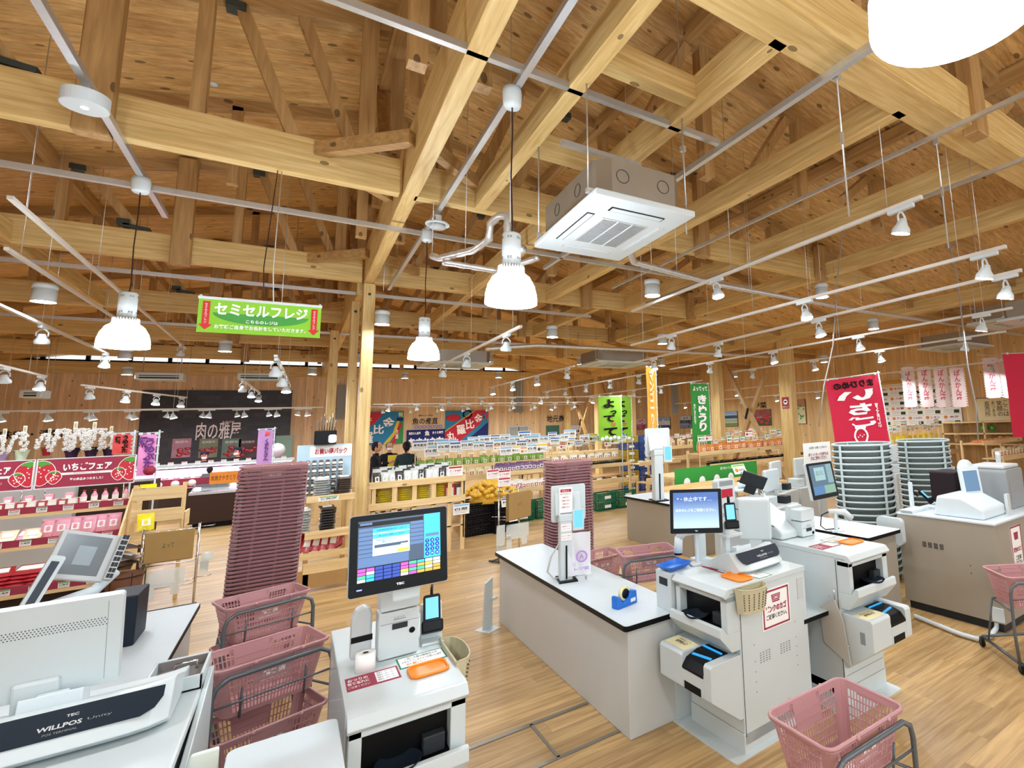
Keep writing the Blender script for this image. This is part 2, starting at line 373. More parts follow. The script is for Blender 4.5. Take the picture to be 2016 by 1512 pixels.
post('pine post of the far cross brace, middle one', XV - .1, 19.9, XV + .1, 20.2, 4.12)
post('pine post of the far cross brace, left one', XV - .1, 23.0, XV + .1, 23.3, 4.12)
post('narrow pine post against the right wall by the citrus board', XR - .2, 11.0, XR - .02, 11.3, 4.1, False)
for k, (Ya, Yb, lab) in enumerate(((9.6, 11.9, 'large cross brace of two pine beams between the braced posts'), (20.2, 22.9, 'far cross brace of pine beams near the back wall'), (17.5, 19.8, 'cross brace of pine beams left of the lime banners'))):
    t = thing('cross_brace', lab, 'brace', (XV, 0, 0), kind='structure')
    for (ya, za), (yb, zb), xo in (((Ya, .35), (Yb, 4.1), -.03), ((Yb, .35), (Ya, 4.1), .07)):
        build('brace_beam', G().bar((xo, ya, za), (xo, yb, zb), .1, .12, up=(1, 0, 0)), MT['stud_z'], t)
    build('bracket', G().bar((-.1, (Ya + Yb) / 2 + .1, 2.05), (-.1, (Ya + Yb) / 2 - .02, 2.35), .02, .07), black, t)
# black stone panel of the meat shop
tl, br = at(281, 768, Y=YB - .05), at(576, 770, Y=YB - .05)
m, N, L, B = nodes('black_slate'); MT['black_slate'] = m
bk = N.new('ShaderNodeTexBrick'); bk.inputs['Color1'].default_value = (.016, .017, .02, 1); bk.inputs['Color2'].default_value = (.035, .035, .038, 1); bk.inputs['Mortar'].default_value = (.012, .012, .012, 1); bk.inputs['Scale'].default_value = 1.6; bk.inputs['Mortar Size'].default_value = .005
tc = N.new('ShaderNodeTexCoord'); mp = N.new('ShaderNodeMapping'); mp.inputs['Rotation'].default_value = (math.pi / 2, 0, 0); L.new(tc.outputs['Object'], mp.inputs[0]); L.new(mp.outputs[0], bk.inputs[0]); L.new(bk.outputs[0], B.inputs['Base Color']); B.inputs['Roughness'].default_value = .45
o = S('trim_2', 'black slate wall panel of the meat shop', G().box((tl.x, YB - .06, .8), (br.x, YB - .002, tl.z)), m)
def sign(name, label, g, cat='sign', mats=None, **k): return tag(build(name, g, mats or ink, **k), label, cat)
def wallword(s, px, py, pw, ph, m, label, Y=YB - .07, X=None):
    a = at(px - pw / 2, py, Y=Y) if X is None else at(px - pw / 2, py, X=X); b = at(px + pw / 2, py, Y=Y) if X is None else at(px + pw / 2, py, X=X)
    c = at(px, py - ph / 2, Y=Y) if X is None else at(px, py - ph / 2, X=X); d = at(px, py + ph / 2, Y=Y) if X is None else at(px, py + ph / 2, X=X)
    g = G(); mid = (a + b) / 2; w = (a - b).length; h = c.z - d.z
    write(g, s, face((mid.x, mid.y, (c.z + d.z) / 2), 0 if X is None else -math.pi / 2), 0, 0, w, h, bold=.012)
    return tag(build('wall_lettering', g, m), label, 'lettering')
wallword('肉の雅屋', 430, 848, 88, 34, whitep, 'white brush lettering of the meat shop on the black slate panel')
wallword('みやびや', 449, 831, 24, 5, whitep, 'small white reading above the meat shop lettering')
wallword('味噌・漬物', 62, 855, 124, 16, ink, 'dark wall lettering behind the white orchids', Y=YB - .02)
wallword('魚の産直', 837, 829, 50, 13, ink, 'black wall lettering between the two fishing flags', Y=YB - .02)
wallword('漁師さんから直送', 838, 818, 28, 3.2, ink, 'tiny black caption over the fish corner lettering', Y=YB - .02)
wallword('地元商店', 1099, 824, 45, 14, ink, 'black wall lettering behind the far cross brace', Y=YB - .02)
wallword('野菜', 1496, 798, 26, 12, ink, 'black vegetable corner lettering on the right wall', X=XR - .02)
# ================================================================ under the ceiling
glow = mat('lamp_glass_lit', '#e8f4ff', .4, emit=44)
glow2 = mat('spot_lens_lit', '#eef5fb', .4, emit=250)
glow3 = mat('downlight_lens_lit', '#eef5fb', .4, emit=110)
def strip(label, p, q, w=.045, h=.05, m=steel, name='cable_rail'):
    return tag(build(name, G().bar(p, q, w, h), m), label, 'rail')
strip('steel cable rail carrying the two central pendant lamps', (1.13, -2, 4.424), (1.13, 9.5, 4.424))
strip('steel cable rail carrying the left pendant lamp and the round sensor', (-1.235, -2, 4.424), (-1.235, 7.34, 4.424))
strip('steel cable rail crossing overhead above the ceiling cassette', (-3.5, 3.16, 4.475), (2.9, 3.16, 4.475))
strip('steel cable rail crossing behind the left pendant lamp', (-5.5, 6.4, 4.36), (6.5, 6.4, 4.36))
strip('steel cable rail crossing above the green hanging sign', (-5.5, 9.8, 4.36), (5, 9.8, 4.36))
strip('steel cable rail crossing far back over the shop floor', (-5.5, 13.6, 4.3), (9, 13.6, 4.3))
strip('steel cable rail running back, right of the ceiling cassette', (2.83, 1.6, 4.36), (2.83, 7, 4.36))
strip('thin steel rail running back above the nearest spotlight track', (4.25, .6, 4.36), (4.25, 7.5, 4.36), .03, .035)
strip('thin steel rail at the far right of the ceiling', (5.25, 1.6, 4.3), (5.25, 8, 4.3), .03, .035)
strip('dark double rail above the ceiling cassette', (1.6, 3.6, 4.3), (2.35, 3.6, 4.3), .05, .04)
white_rail = mat('white_track', '#d9d6cf', .4, vary=0)
def rods(t, pts, z1=4.7):
    for p in pts: build('hanging_rod', G().tube([p, (p[0], p[1], z1)], .004, 5), steel, t)
# pendants
def pendant(name, label):
    t = thing(name, label, 'pendant lamp')
    g = G().lathe([(.165, 0), (.162, .06), (.148, .12), (.12, .175), (.075, .215)], 40, cap=False)
    g.lathe([(.16, .0), (.157, .06), (.143, .118), (.115, .17), (.07, .208)], 40, cap=False)
    g.lathe([(.001, .06), (.15, .06)], 24, cap=False)
    build('glass_shade', g, glow, t)
    build('heat_sink', G().lathe([(.07, .205), (.078, .215), (.078, .25), (.066, .262)], 32), steel, t)
    g = G()
    for k in range(28):
        a = 2 * math.pi * k / 28; g.cb((0, 0, 0), (.012, .004, .04), 0, Matrix.Rotation(a, 4, 'Z') @ Matrix.Translation((.079, 0, .232)))
    build('cooling_fins', g, lgrey, t)
    build('housing', G().lathe([(.058, .26), (.06, .265), (.06, .47), (.055, .48), (.0, .481)], 32), lamin, t)
    g = G()
    for z in (.3, .44):
        for a in range(0, 360, 60):
            for dz in (0, .009):
                for da in (-8, 8):
                    g.cb((0, 0, 0), (.002, .012, .003), 0, Matrix.Rotation(math.radians(a + da), 4, 'Z') @ Matrix.Translation((.0605, 0, z + dz)))
    build('vent_slots', g, dgrey, t)
    build('cord', G().tube([(0, 0, .48), (.006, .0, .55), (-.004, .004, .9), (.003, 0, 1.2), (0, 0, 1.42)], .005, 6), mat('dark_cord', '#3a2622', .6), t)
    build('ceiling_cup', G().lathe([(.05, 1.4), (.06, 1.42), (.066, 1.5), (.06, 1.539), (0, 1.54)], 32), lamin, t)
    return t
pn = pendant('pendant_lamp', 'large glowing pendant lamp at the centre beside the ceiling cassette'); pn.location = (1.105, 3.3, 2.86)
dup(pn, (1.14, 6.4, 2.87), label='glowing pendant lamp hanging farther back on the central rail')
dup(pn, (-1.235, 6.3, 2.865), label='glowing pendant lamp hanging at the left, left of the green sign')
dup(pn, (1.02, .395, 2.835), label='huge overexposed pendant lamp cut by the top right corner')
for k, p in enumerate(((-1.235, 2.9, 2.87), (-1.3, -.6, 2.87), (3.6, -1.8, 2.9), (1.1, -2.4, 2.88))):
    dup(pn, p, label='pendant lamp over the tills, outside the picture', group='pendant lamps beside the camera')
# cylinder downlights
def cyl():
    t = thing('cylinder_downlight', 'cylinder', 'downlight')
    build('body', G().lathe([(.1, 0), (.1, .15), (.0, .151)], 32, cap=False), lamin, t)
    build('cap', G().lathe([(.103, .155), (.103, .21), (0, .211)], 32), lamin, t)
    build('lens', G().lathe([(.001, .012), (.092, .012)], 24, cap=False), glow3, t)
    build('rim', G().lathe([(.1, 0), (.103, 0), (.103, .012), (.1, .012)], 32, cap=False), lamin, t)
    build('hanging_rod', G().tube([(0, 0, .2), (0, 0, 1)], .004, 5), steel, t)
    return t
def hang(o):
    for c in o.children:
        if c.name.startswith('hanging_rod'): c.scale.z = zr(o.location.x) + .14 - o.location.z
    return o
cy = cyl(); cy.location = (-2.46, 9.05, 3.72); cy['label'] = 'large white cylinder downlight at the far left above the strawberry stand'; hang(cy)
for p, lab in (((1.0, 9.0, 3.72), 'white cylinder downlight just right of the front pine post'), ((3.75, 5.55, 3.72), 'white cylinder downlight below the silver pipe of the cassette'), ((3.83, 9.1, 3.72), 'white cylinder downlight midway right of the central pendant lamp'),
               ((6.3, 9.0, 3.72), 'white cylinder downlight above the lime green banners'), ((9.2, 5.8, 3.72), 'white cylinder downlight above the crimson banner'), ((6.6, 5.0, 3.9), 'white cylinder downlight on the second girder')):
    hang(dup(cy, p, label=lab))
FARC = ['over the lavender banner', 'behind the strawberry stand', 'behind the front pine post', 'over the black citrus crates', 'near the grey flat duct', 'left of the meat lettering', 'over the blue fishing flag', 'over the mushroom shelves', 'over the green crates', 'above the long vegetable shelf', 'before the vegetable pictures', 'above the swing doors']
for k, p in enumerate(((-1.2, 13.2, 3.75), (-2.9, 15, 3.75), (1.2, 14.5, 3.75), (3.9, 13.4, 3.75), (.3, 18, 3.8), (-3.6, 19, 3.8), (2.8, 18.8, 3.8), (6.4, 13.2, 3.75), (8.9, 12.8, 3.75), (12.4, 9.5, 3.6), (13, 14, 3.6), (5.6, 18, 3.8))):
    hang(dup(cy, p, label='small white cylinder downlight ' + FARC[k], group='far cylinder downlights'))
# round sensor, speaker
t = thing('round_emergency_light', 'flat round white fitting on the rail at the top left', 'ceiling light', (-1.24, 4.8, 4.26))
build('body', G().box((-.02, -.02, .09), (.02, .02, .16)), steel, t); build('drum', G().prism([(.115 * math.cos(a * .157), .115 * math.sin(a * .157)) for a in range(40)], 0, .095, 'z'), lamin, t, bev=.005); build('lens', G().lathe([(.018, -.004), (.018, .004)], 16), mat('small_lens_lit', '#ffffff', .3, emit=3), t)
t = thing('ceiling_speaker', 'round white ceiling speaker on the central rail', 'speaker', (1.135, 5.82, 4.24))
build('flange', G().lathe([(.12, .05), (.122, .035), (.09, .03), (.09, .06)], 36), lamin, t); build('grille', G().lathe([(.08, .03), (.078, .0), (.0, -.004)], 30), lgrey, t); build('bracket', G().box((-.03, -.06, .05), (.03, .06, .13)), steel, t)
g = G().lathe([(.035, .0), (.04, .02), (.0, .021)], 20, (-.9, 6.9, 5.8)); tag(build('smoke_detector', g, lamin), 'tiny white smoke detector on the ceiling boards at the left', 'smoke detector')
# track spots
def spot():
    t = thing('track_spotlight', 's', 'spotlight')
    build('adapter', G().box((-.02, -.11, -.035), (.02, .11, 0)), lamin, t, bev=.003, seg=1)
    build('yoke', G().tube([(-.05, 0, -.13), (-.05, 0, -.08), (-.02, 0, -.045), (.02, 0, -.045), (.05, 0, -.08), (.05, 0, -.13)], .008, 6), lamin, t)
    h = build('lamp_head', G().lathe([(.068, -.09), (.07, -.07), (.066, -.05), (.045, -.02), (.03, .03), (.001, .032)], 20, cap=False), lamin, t)
    l = build('lens', G().lathe([(.001, -.086), (.064, -.086)], 18, cap=False), glow2, t)
    for o in (h, l): o.location = (0, 0, -.13); o.rotation_euler = (.25, 0, 0)
    return t
sp = spot(); used = [0]
def track(label, p, q, spots, slab, near=True, zc=4.7, heads=None):
    p, q = Vector(p), Vector(q); t = thing('light_track', label, 'lighting track')
    build('rail', G().bar(p, q, .035, .03), white_rail, t)
    n = max(2, int((q - p).length / 2.2) + 1)
    for i in range(n):
        r = p.lerp(q, (i + .15) / (n - .7)) if n > 1 else p; build('hanging_rod', G().tube([r, (r.x, r.y, zr(r.x) + .13)], .0035, 5), steel, t)
    d = (q - p).normalized(); rz = math.atan2(d.y, d.x) - math.pi / 2
    for i, f in enumerate(spots):
        c = p + (q - p) * f; c.z -= .015
        rot = (0, 0, rz + (math.pi if rnd.random() < .3 else 0))
        if used[0] == 0: sp.location = c; sp.rotation_euler = rot; o = sp; used[0] = 1
        else: o = dup(sp, c, rot)
        lb = slab[i] if isinstance(slab, (list, tuple)) else slab
        o['label'] = lb
        if not isinstance(slab, (list, tuple)): o['group'] = slab; o['label'] = ['first', 'second', 'third', 'fourth', 'fifth', 'sixth', 'seventh', 'eighth', 'ninth'][i] + (' from the near end, ' if abs(d.y) > .7 else ' from the left end, ') + slab
def ev(n, a=.06, b=.94): return [a + (b - a) * i / (n - 1) for i in range(n)]
# big tracks running back at the right
track('long white track of the nearest spotlight, right of the cassette', (3.83, 1.9, 3.7), (3.95, 6.4, 3.7), [.04, .56], ['nearest white spotlight, right of centre near the top', 'white spotlight hanging right of the cassette panel'])
track('white track with a coiled grey cable at its near end', (4.75, 1.7, 3.4), (4.65, 7.6, 3.4), [.03, .36, .8], ['white spotlight at the right edge under the coiled cable', 'white spotlight in front of the silver pipe, right half', 'small white spotlight above the X brace'])
track('white track below the one with the coiled cable', (5.3, 1.8, 3.3), (5.6, 9, 3.3), [.02, .33, .62, .9], 'white spotlight on the third track from the right edge')
track('white track under the right ceiling cassettes', (7.2, 2.6, 3.3), (7.2, 10, 3.3), [.05, .3, .55, .8], 'white spotlight on the track in front of the braced post')
track('white track above the crimson banner', (9.3, 3.5, 3.3), (9.3, 10, 3.3), [.1, .35, .6, .9], 'white spotlight on the track above the crimson banner')
track('white track above the citrus board', (12.5, 4.5, 3.1), (12.5, 14, 3.1), ev(5), 'white spotlight on the track before the citrus board')
track('white track near the right wall', (14.6, 7, 2.9), (14.6, 20, 2.9), ev(7), 'white spotlight on the track along the right wall')
track('white track with a spotlight behind the central pendant', (2.2, 6.2, 3.3), (2.2, 10.8, 3.3), [.12, .55, .92], 'white spotlight on the short track right of the front post')
track('white track in the middle over the vegetable shelves', (4.7, 10, 3.3), (4.7, 16, 3.3), ev(4), 'white spotlight over the vegetable shelves, middle track')
track('white track over the vegetable shelves, right one', (7.2, 11, 3.3), (7.2, 18, 3.3), ev(5), 'white spotlight over the vegetable shelves, right track')
track('white track over the lime banners', (9.4, 11.5, 3.2), (9.4, 19, 3.2), ev(5), 'white spotlight over the lime green banners')
track('white cross track over the vegetable shelves', (3.4, 17.5, 3.1), (11.5, 17.5, 3.1), ev(8), 'tiny white spotlight on the cross track before the far posts')
track('white cross track before the fishing flags', (2.0, 19.5, 3.0), (9.6, 19.5, 3.0), ev(9), 'tiny white spotlight on the track before the fishing flags')
track('second white cross track before the fishing flags', (2.0, 21.4, 3.0), (10.4, 21.4, 3.0), ev(9), 'tiny white spotlight on the rear track before the fishing flags')
# left tracks
track('long white track running back along the left side', (-1.93, 6.2, 4.02), (-2.0, 15, 4.02), [.93], 'white spotlight at the back end of the long left track', zc=4.5)
track('white track at the left edge under the long left one', (-2.28, 7.4, 3.9), (-2.25, 12, 3.9), [.97], 'white spotlight at the end of the left edge track')
track('white track over the strawberry stand', (-2.6, 7.4, 3.55), (-2.62, 12.5, 3.55), [.45, .98], 'white spotlight over the strawberry stand')
track('white track farther left over the orchids', (-3.4, 9.3, 3.2), (-3.4, 13, 3.2), [.1, .6, .95], 'white spotlight over the orchid flowers')
track('white track above the black wall panel, left one', (-3.1, 13.5, 3.1), (-2.2, 17.2, 3.1), ev(4), 'white spotlight left of the black wall panel')
track('white track above the black wall panel, middle one', (-.9, 13.0, 3.2), (-.8, 17, 3.2), ev(3), 'white spotlight in front of the black wall panel')
track('white track behind the green hanging sign', (-.25, 8.0, 3.05), (-.15, 12, 3.05), [.05, .45, .8], 'white spotlight behind the green hanging sign')
track('white cross track in front of the meat shop lettering', (-5.6, 17.8, 2.85), (.6, 17.8, 2.85), ev(9), 'tiny bright spotlight on the track before the meat shop lettering')
track('rear white cross track in front of the meat shop', (-5.6, 20.4, 2.95), (.4, 20.4, 2.95), ev(8), 'tiny bright spotlight on the rear track before the meat shop')
# cassette air conditioner
def cassette(name, label, x0, y0, x1, y1, z, hero=True, rz=0):
    cx, cyy = (x0 + x1) / 2, (y0 + y1) / 2; w, d = x1 - x0, y1 - y0
    t = thing(name, label, 'air conditioner', (cx, cyy, z), rz)
    ch = .1
    body = [(-w / 2 + .05 + ch, -d / 2 + .05), (w / 2 - .05 - ch, -d / 2 + .05), (w / 2 - .05, -d / 2 + .05 + ch), (w / 2 - .05, d / 2 - .05 - ch), (w / 2 - .05 - ch, d / 2 - .05), (-w / 2 + .05 + ch, d / 2 - .05), (-w / 2 + .05, d / 2 - .05 - ch), (-w / 2 + .05, -d / 2 + .05 + ch)]
    build('casing', G().prism(body, .05, .32, 'z'), mat('dull_galvanised', '#a39c90', .42, metal=.75, vary=.15, scale=3), t)
    build('panel', G().box((-w / 2, -d / 2, 0), (w / 2, d / 2, .05)), lamin, t, bev=.012)
    g = G().box((-w * .24, -d * .22, -.006), (w * .24, d * .22, .0)); build('grille_frame', g, lgrey, t)
    g = G(); n = 22 if hero else 8
    for k in range(n):
        y = -d * .2 + d * .4 * k / (n - 1); g.box((-w * .22, y - .004 * (22 / n), -.01), (w * .22, y + .003, -.006))
    build('grille_slats', g, grey, t)
    build('grille_bars', G().box((-w * .08, -d * .22, -.014), (-w * .07, d * .22, -.006)).box((w * .07, -d * .22, -.014), (w * .08, d * .22, -.006)), lamin, t)
    for s in (-1, 1):
        o = build('air_outlet', G().box((-w * .27, s * d * .36 - .035, -.004), (w * .27, s * d * .36 + .035, 0)), black if s < 0 else lgrey, t); build('vane', G().box((-w * .255, s * d * .36 - .024, -.008), (w * .255, s * d * .36 + .024, -.003)), lamin, o)
        o = build('air_outlet', G().box((s * w * .37 - .03, -d * .25, -.004), (s * w * .37 + .03, d * .25, 0)), black if s < 0 else lgrey, t); build('vane', G().box((s * w * .37 - .021, -d * .24, -.008), (s * w * .37 + .021, d * .24, -.003)), lamin, o)
    for sx in (-1, 1):
        for sy in (-1, 1): build('hanging_rod', G().tube([(sx * (w / 2 + .0), sy * (d / 2 - .12), .06), (sx * (w / 2), sy * (d / 2 - .12), .9)], .006, 6).cb((sx * (w / 2 - .01), sy * (d / 2 - .12), .07), (.05, .04, .03)), steel, t)
    if hero:
        for x in (-.18, .16):
            g = G().tube([(x + .05 * math.cos(a * .5236), -d / 2 + .048, .2 + .05 * math.sin(a * .5236)) for a in range(12)], .0025, 4, closed=True); build('knockout_ring', g, dgrey, t)
        for y in (-.2, .2):
            g = G().tube([(-w / 2 + .048, y + .05 * math.cos(a * .5236), .2 + .05 * math.sin(a * .5236)) for a in range(12)], .0025, 4, closed=True); build('knockout_ring', g, dgrey, t)
    return t
ac = cassette('ceiling_cassette', 'large white ceiling air conditioner cassette hanging at the top centre', 1.56, 2.9, 2.39, 4.12, 3.58, rz=-.03)
foil = mat('foil_wrap', '#d9dada', .38, metal=.7, vary=.3, scale=70, bump=1)
def fpipe(label, pts, r=.035):
    k = []; P = [Vector(p) for p in pts]
    for a, b in zip(P, P[1:]):
        n = max(2, int((b - a).length / .05)); k += [a.lerp(b, i / n) for i in range(n)]
    k.append(P[-1]); g = G()
    for q in k[4::30]: g.tube([q, (q.x, q.y, zr(q.x) + .13)], .004, 5)
    g.tube(k, [r * (1 + .12 * math.sin(i * 2.3)) for i in range(len(k))], 10)
    return tag(build('foil_wrapped_pipe', g, foil), label, 'pipe')
fpipe('foil wrapped pipe looping up and down left of the cassette', [(1.55, 4.3, 3.62), (1.5, 4.45, 3.6), (1.47, 4.5, 3.65), (1.47, 4.5, 3.98), (1.42, 4.6, 4.0), (1.38, 4.72, 3.96), (1.38, 4.76, 3.82), (1.3, 5.0, 3.77), (1.1, 5.5, 3.8), (1.05, 5.6, 3.85)])
fpipe('foil wrapped pipe continuing behind the central pendant lamp', [(1.1, 5.35, 3.72), (1.6, 5.2, 3.66), (1.8, 4.6, 3.66)], .03)
fpipe('long foil wrapped pipe running right from the cassette', [(2.45, 4.0, 3.72), (3.0, 4.8, 3.86), (4.6, 5.2, 3.9), (8, 5.4, 3.92), (12, 5.4, 3.95), (16, 5.4, 3.95)], .035)
fpipe('thin foil wrapped pipe across the middle of the hall', [(3.0, 10.5, 3.65), (4, 10.3, 3.75), (9, 10.3, 3.8), (12, 10.3, 3.8)], .04)
for x0, y0, z, lab in ((2.3, 12.6, 3.6, 'far ceiling cassette above the short track, right of the front post'), (10.9, 3.6, 3.75, 'wide ceiling cassette at the right edge'), (9.5, 2.5, 3.5, 'lower ceiling cassette nearest the right edge'), (12.6, 5.6, 3.6, 'ceiling cassette above the citrus board'), (5.8, 11.0, 3.55, 'ceiling cassette above the orange banner')):
    cassette('ceiling_cassette', lab, x0, y0, x0 + 1.5, y0 + 1.2, z, False)
def wallac(px, py, pw, lab):
    a, b = at(px, py, Y=18.9), at(px + pw, py, Y=18.9); t = thing('hanging_air_unit', lab, 'air conditioner', (a.x, 18.9, a.z))
    build('body', G().box((0, 0, 0), (b.x - a.x, .6, .2)), lamin, t, bev=.03); build('outlet', G().box((.08, -.005, .03), (b.x - a.x - .08, 0, .07)).box((.08, -.005, .1), (b.x - a.x - .08, 0, .12)), dgrey, t)
    for f in (.1, .9): build('hanging_rod', G().tube([((b.x - a.x) * f, .3, .2), ((b.x - a.x) * f, .3, zr(a.x) + .13 - a.z)], .01, 5), steel, t)
wallac(264, 747, 96, 'long white air unit hanging above the black wall panel, left one'); wallac(466, 747, 90, 'long white air unit hanging above the black wall panel, right one'); wallac(35, 783, 46, 'small white air unit hanging at the far left')
# coiled cables
def cable(label, pts, r=.008, m=None): return tag(build('cable', G().tube(pts, r, 6), m or mat('grey_cable', '#8d8a86', .5, vary=0)), label, 'cable')
p = [at(*q, Y=3.2) for q in ((1838, 268), (1850, 370), (1866, 470), (1884, 540), (1893, 620), (1905, 720), (1922, 800), (1926, 865))]
cable('thick grey cable hanging down at the right from ceiling to the tills', p, .009)
p = [at(*q, Y=3.9) for q in ((1664, 400), (1660, 440), (1648, 560), (1640, 680), (1622, 760), (1612, 840))]
cable('thin grey cable hanging down left of the crimson banner', p, .008)
c = at(1868, 488, Y=3.2); g = G()
for k in range(3): g.tube([(c.x + .05 * math.cos(a * .7) + k * .01, c.y + .05 * math.sin(a * .7), c.z + .02 * k + .01 * math.sin(a)) for a in range(9)], .004, 5, closed=True)
tag(build('cable_coil', g, MT['grey_cable']), 'small coil of grey cable tied at the near end of a track', 'cable')
for q, z0, lab in (((1646, 140), 3.35, 'tall steel rod from the joist down to the nearest spotlight track'), ((1842, 270), 3.4, 'steel rod beside the thick hanging cable'), ((1344, 285), 3.6, 'steel rod with turnbuckles right of the cassette')):
    a = at(*q, z=4.4); tag(build('hanging_rod', G().tube([(a.x, a.y, z0), (a.x, a.y, zr(a.x) + .13)], .006, 6).cb((a.x, a.y, 4.36), (.04, .04, .05)).cb((a.x, a.y, 3.9), (.02, .02, .09)), steel), lab, 'rod')
# green hanging sign
a, b = at(392, 586, Y=5.0), at(633, 604, Y=5.0); c_ = at(384, 653, Y=5.0); w = b.x - a.x; h = a.z - c_.z
t = thing('hanging_sign', 'green hanging sign with white lettering and two red arrows', 'sign', ((a.x + b.x) / 2, 5.0, (a.z + c_.z) / 2))
build('panel', G().box((-w / 2, 0, -h / 2), (w / 2, .004, h / 2)), lime, t)
build('top_bar', G().box((-w / 2 - .005, -.004, h / 2 - .005), (w / 2 + .005, .008, h / 2 + .015)).lathe([(.008, 0), (.008, .01)], 10, (-w / 2 + .01, 0, h / 2 + .015)).lathe([(.008, 0), (.008, .01)], 10, (w / 2 - .01, 0, h / 2 + .015)), lamin, t)
g = G().prism([(.34 * math.cos(k / 20 * math.pi) * w * 1.15, -.16 * math.sin(k / 20 * math.pi) * h * 2 + .1 * h) for k in range(21)], -.002, -.001, 'y'); build('dark_swoosh', g, mat('mid_green_print', '#3f9a3a', .6, vary=0), t)
F = face((0, -.004, 0)); g = G(); write(g, 'セミセルフレジ', F, 0, .22 * h, w * .76, h * .36, bold=.03); write(g, 'こちらのレジは', F, 0, -.12 * h, w * .26, h * .1, bold=.02); write(g, 'お客様ご自身でお会計をしていただきます。', F, 0, -.31 * h, w * .74, h * .13, bold=.02)
build('lettering', g, whitep, t)
for s in (-1, 1):
    g = G().prism([(s * w * .44 - .02, h * .42), (s * w * .44 - .02, -h * .26), (s * w * .44 - .038, -h * .26), (s * w * .44, -h * .42), (s * w * .44 + .038, -h * .26), (s * w * .44 + .02, -h * .26), (s * w * .44 + .02, h * .42)], -.004, -.001, 'y')
    o = build('red_arrow', g, mat('bright_red_print', '#d01f1f', .6, vary=0), t); g = G(); write(g, 'セミセルフレジ', F, s * w * .44, .06 * h, .016, h * .6, vert=True, lift=.003); build('lettering', g, whitep, o)
for x in (0, .03): build('wire', G().tube([(x * 2, 0, h / 2), (x * 2 - .02, .1, h / 2 + .3), (x, .64, 4.47 - (a.z + c_.z) / 2)], .004, 5), lamin if x else dgrey, t)
# ================================================================ tills and baskets near the camera
def lit(name, c, e=1.0): return mat(name, c, .3, emit=e)
sc_dark = lit('screen_slate', '#3c5573', .7); sc_blue = lit('screen_blue', '#28b4ee', 1.1); sc_pale = lit('screen_pale', '#bfe6ff', 1.0); sc_white = lit('screen_white', '#eef6ff', 1.0)
sc_navy = lit('screen_navy', '#1746b4', .9); sc_mag = lit('screen_magenta', '#e255c8', .9); sc_grn = lit('screen_green', '#46d8a0', .9); sc_yel = lit('screen_yellow', '#f5ea4a', .9); sc_org = lit('screen_orange', '#f2b23a', .9)
lcd = lit('lcd_blue', '#5fb4f2', 1.0); lcdd = lit('lcd_dim', '#6fa3b8', .6)
def monitor(name, label, c, yaw, tilt, w, h, art=None, parent=None, bezel=black, back=white, thick=.035):
    "screen centre c, facing -Y turned by yaw"
    t = thing(name, label, 'monitor', c, rot=(-tilt, 0, yaw)) if parent is None else None
    p = t
    if parent is not None:
        p = bpy.data.objects.new('monitor', None); COL.objects.link(p); p.parent = parent; p.location = c; p.rotation_euler = (-tilt, 0, yaw)
    build('back_shell', G().prism(rr(-w / 2, -h / 2, w / 2, h / 2, .012), .006, thick, 'y'), back, p)
    build('bezel', G().prism(rr(-w / 2 + .002, -h / 2 + .002, w / 2 - .002, h / 2 - .002, .01), 0, .007, 'y'), bezel, p)
    if art: art(p, w, h)
    return p
def F0(p=None): return Matrix.Rotation(math.pi / 2, 4, 'X')
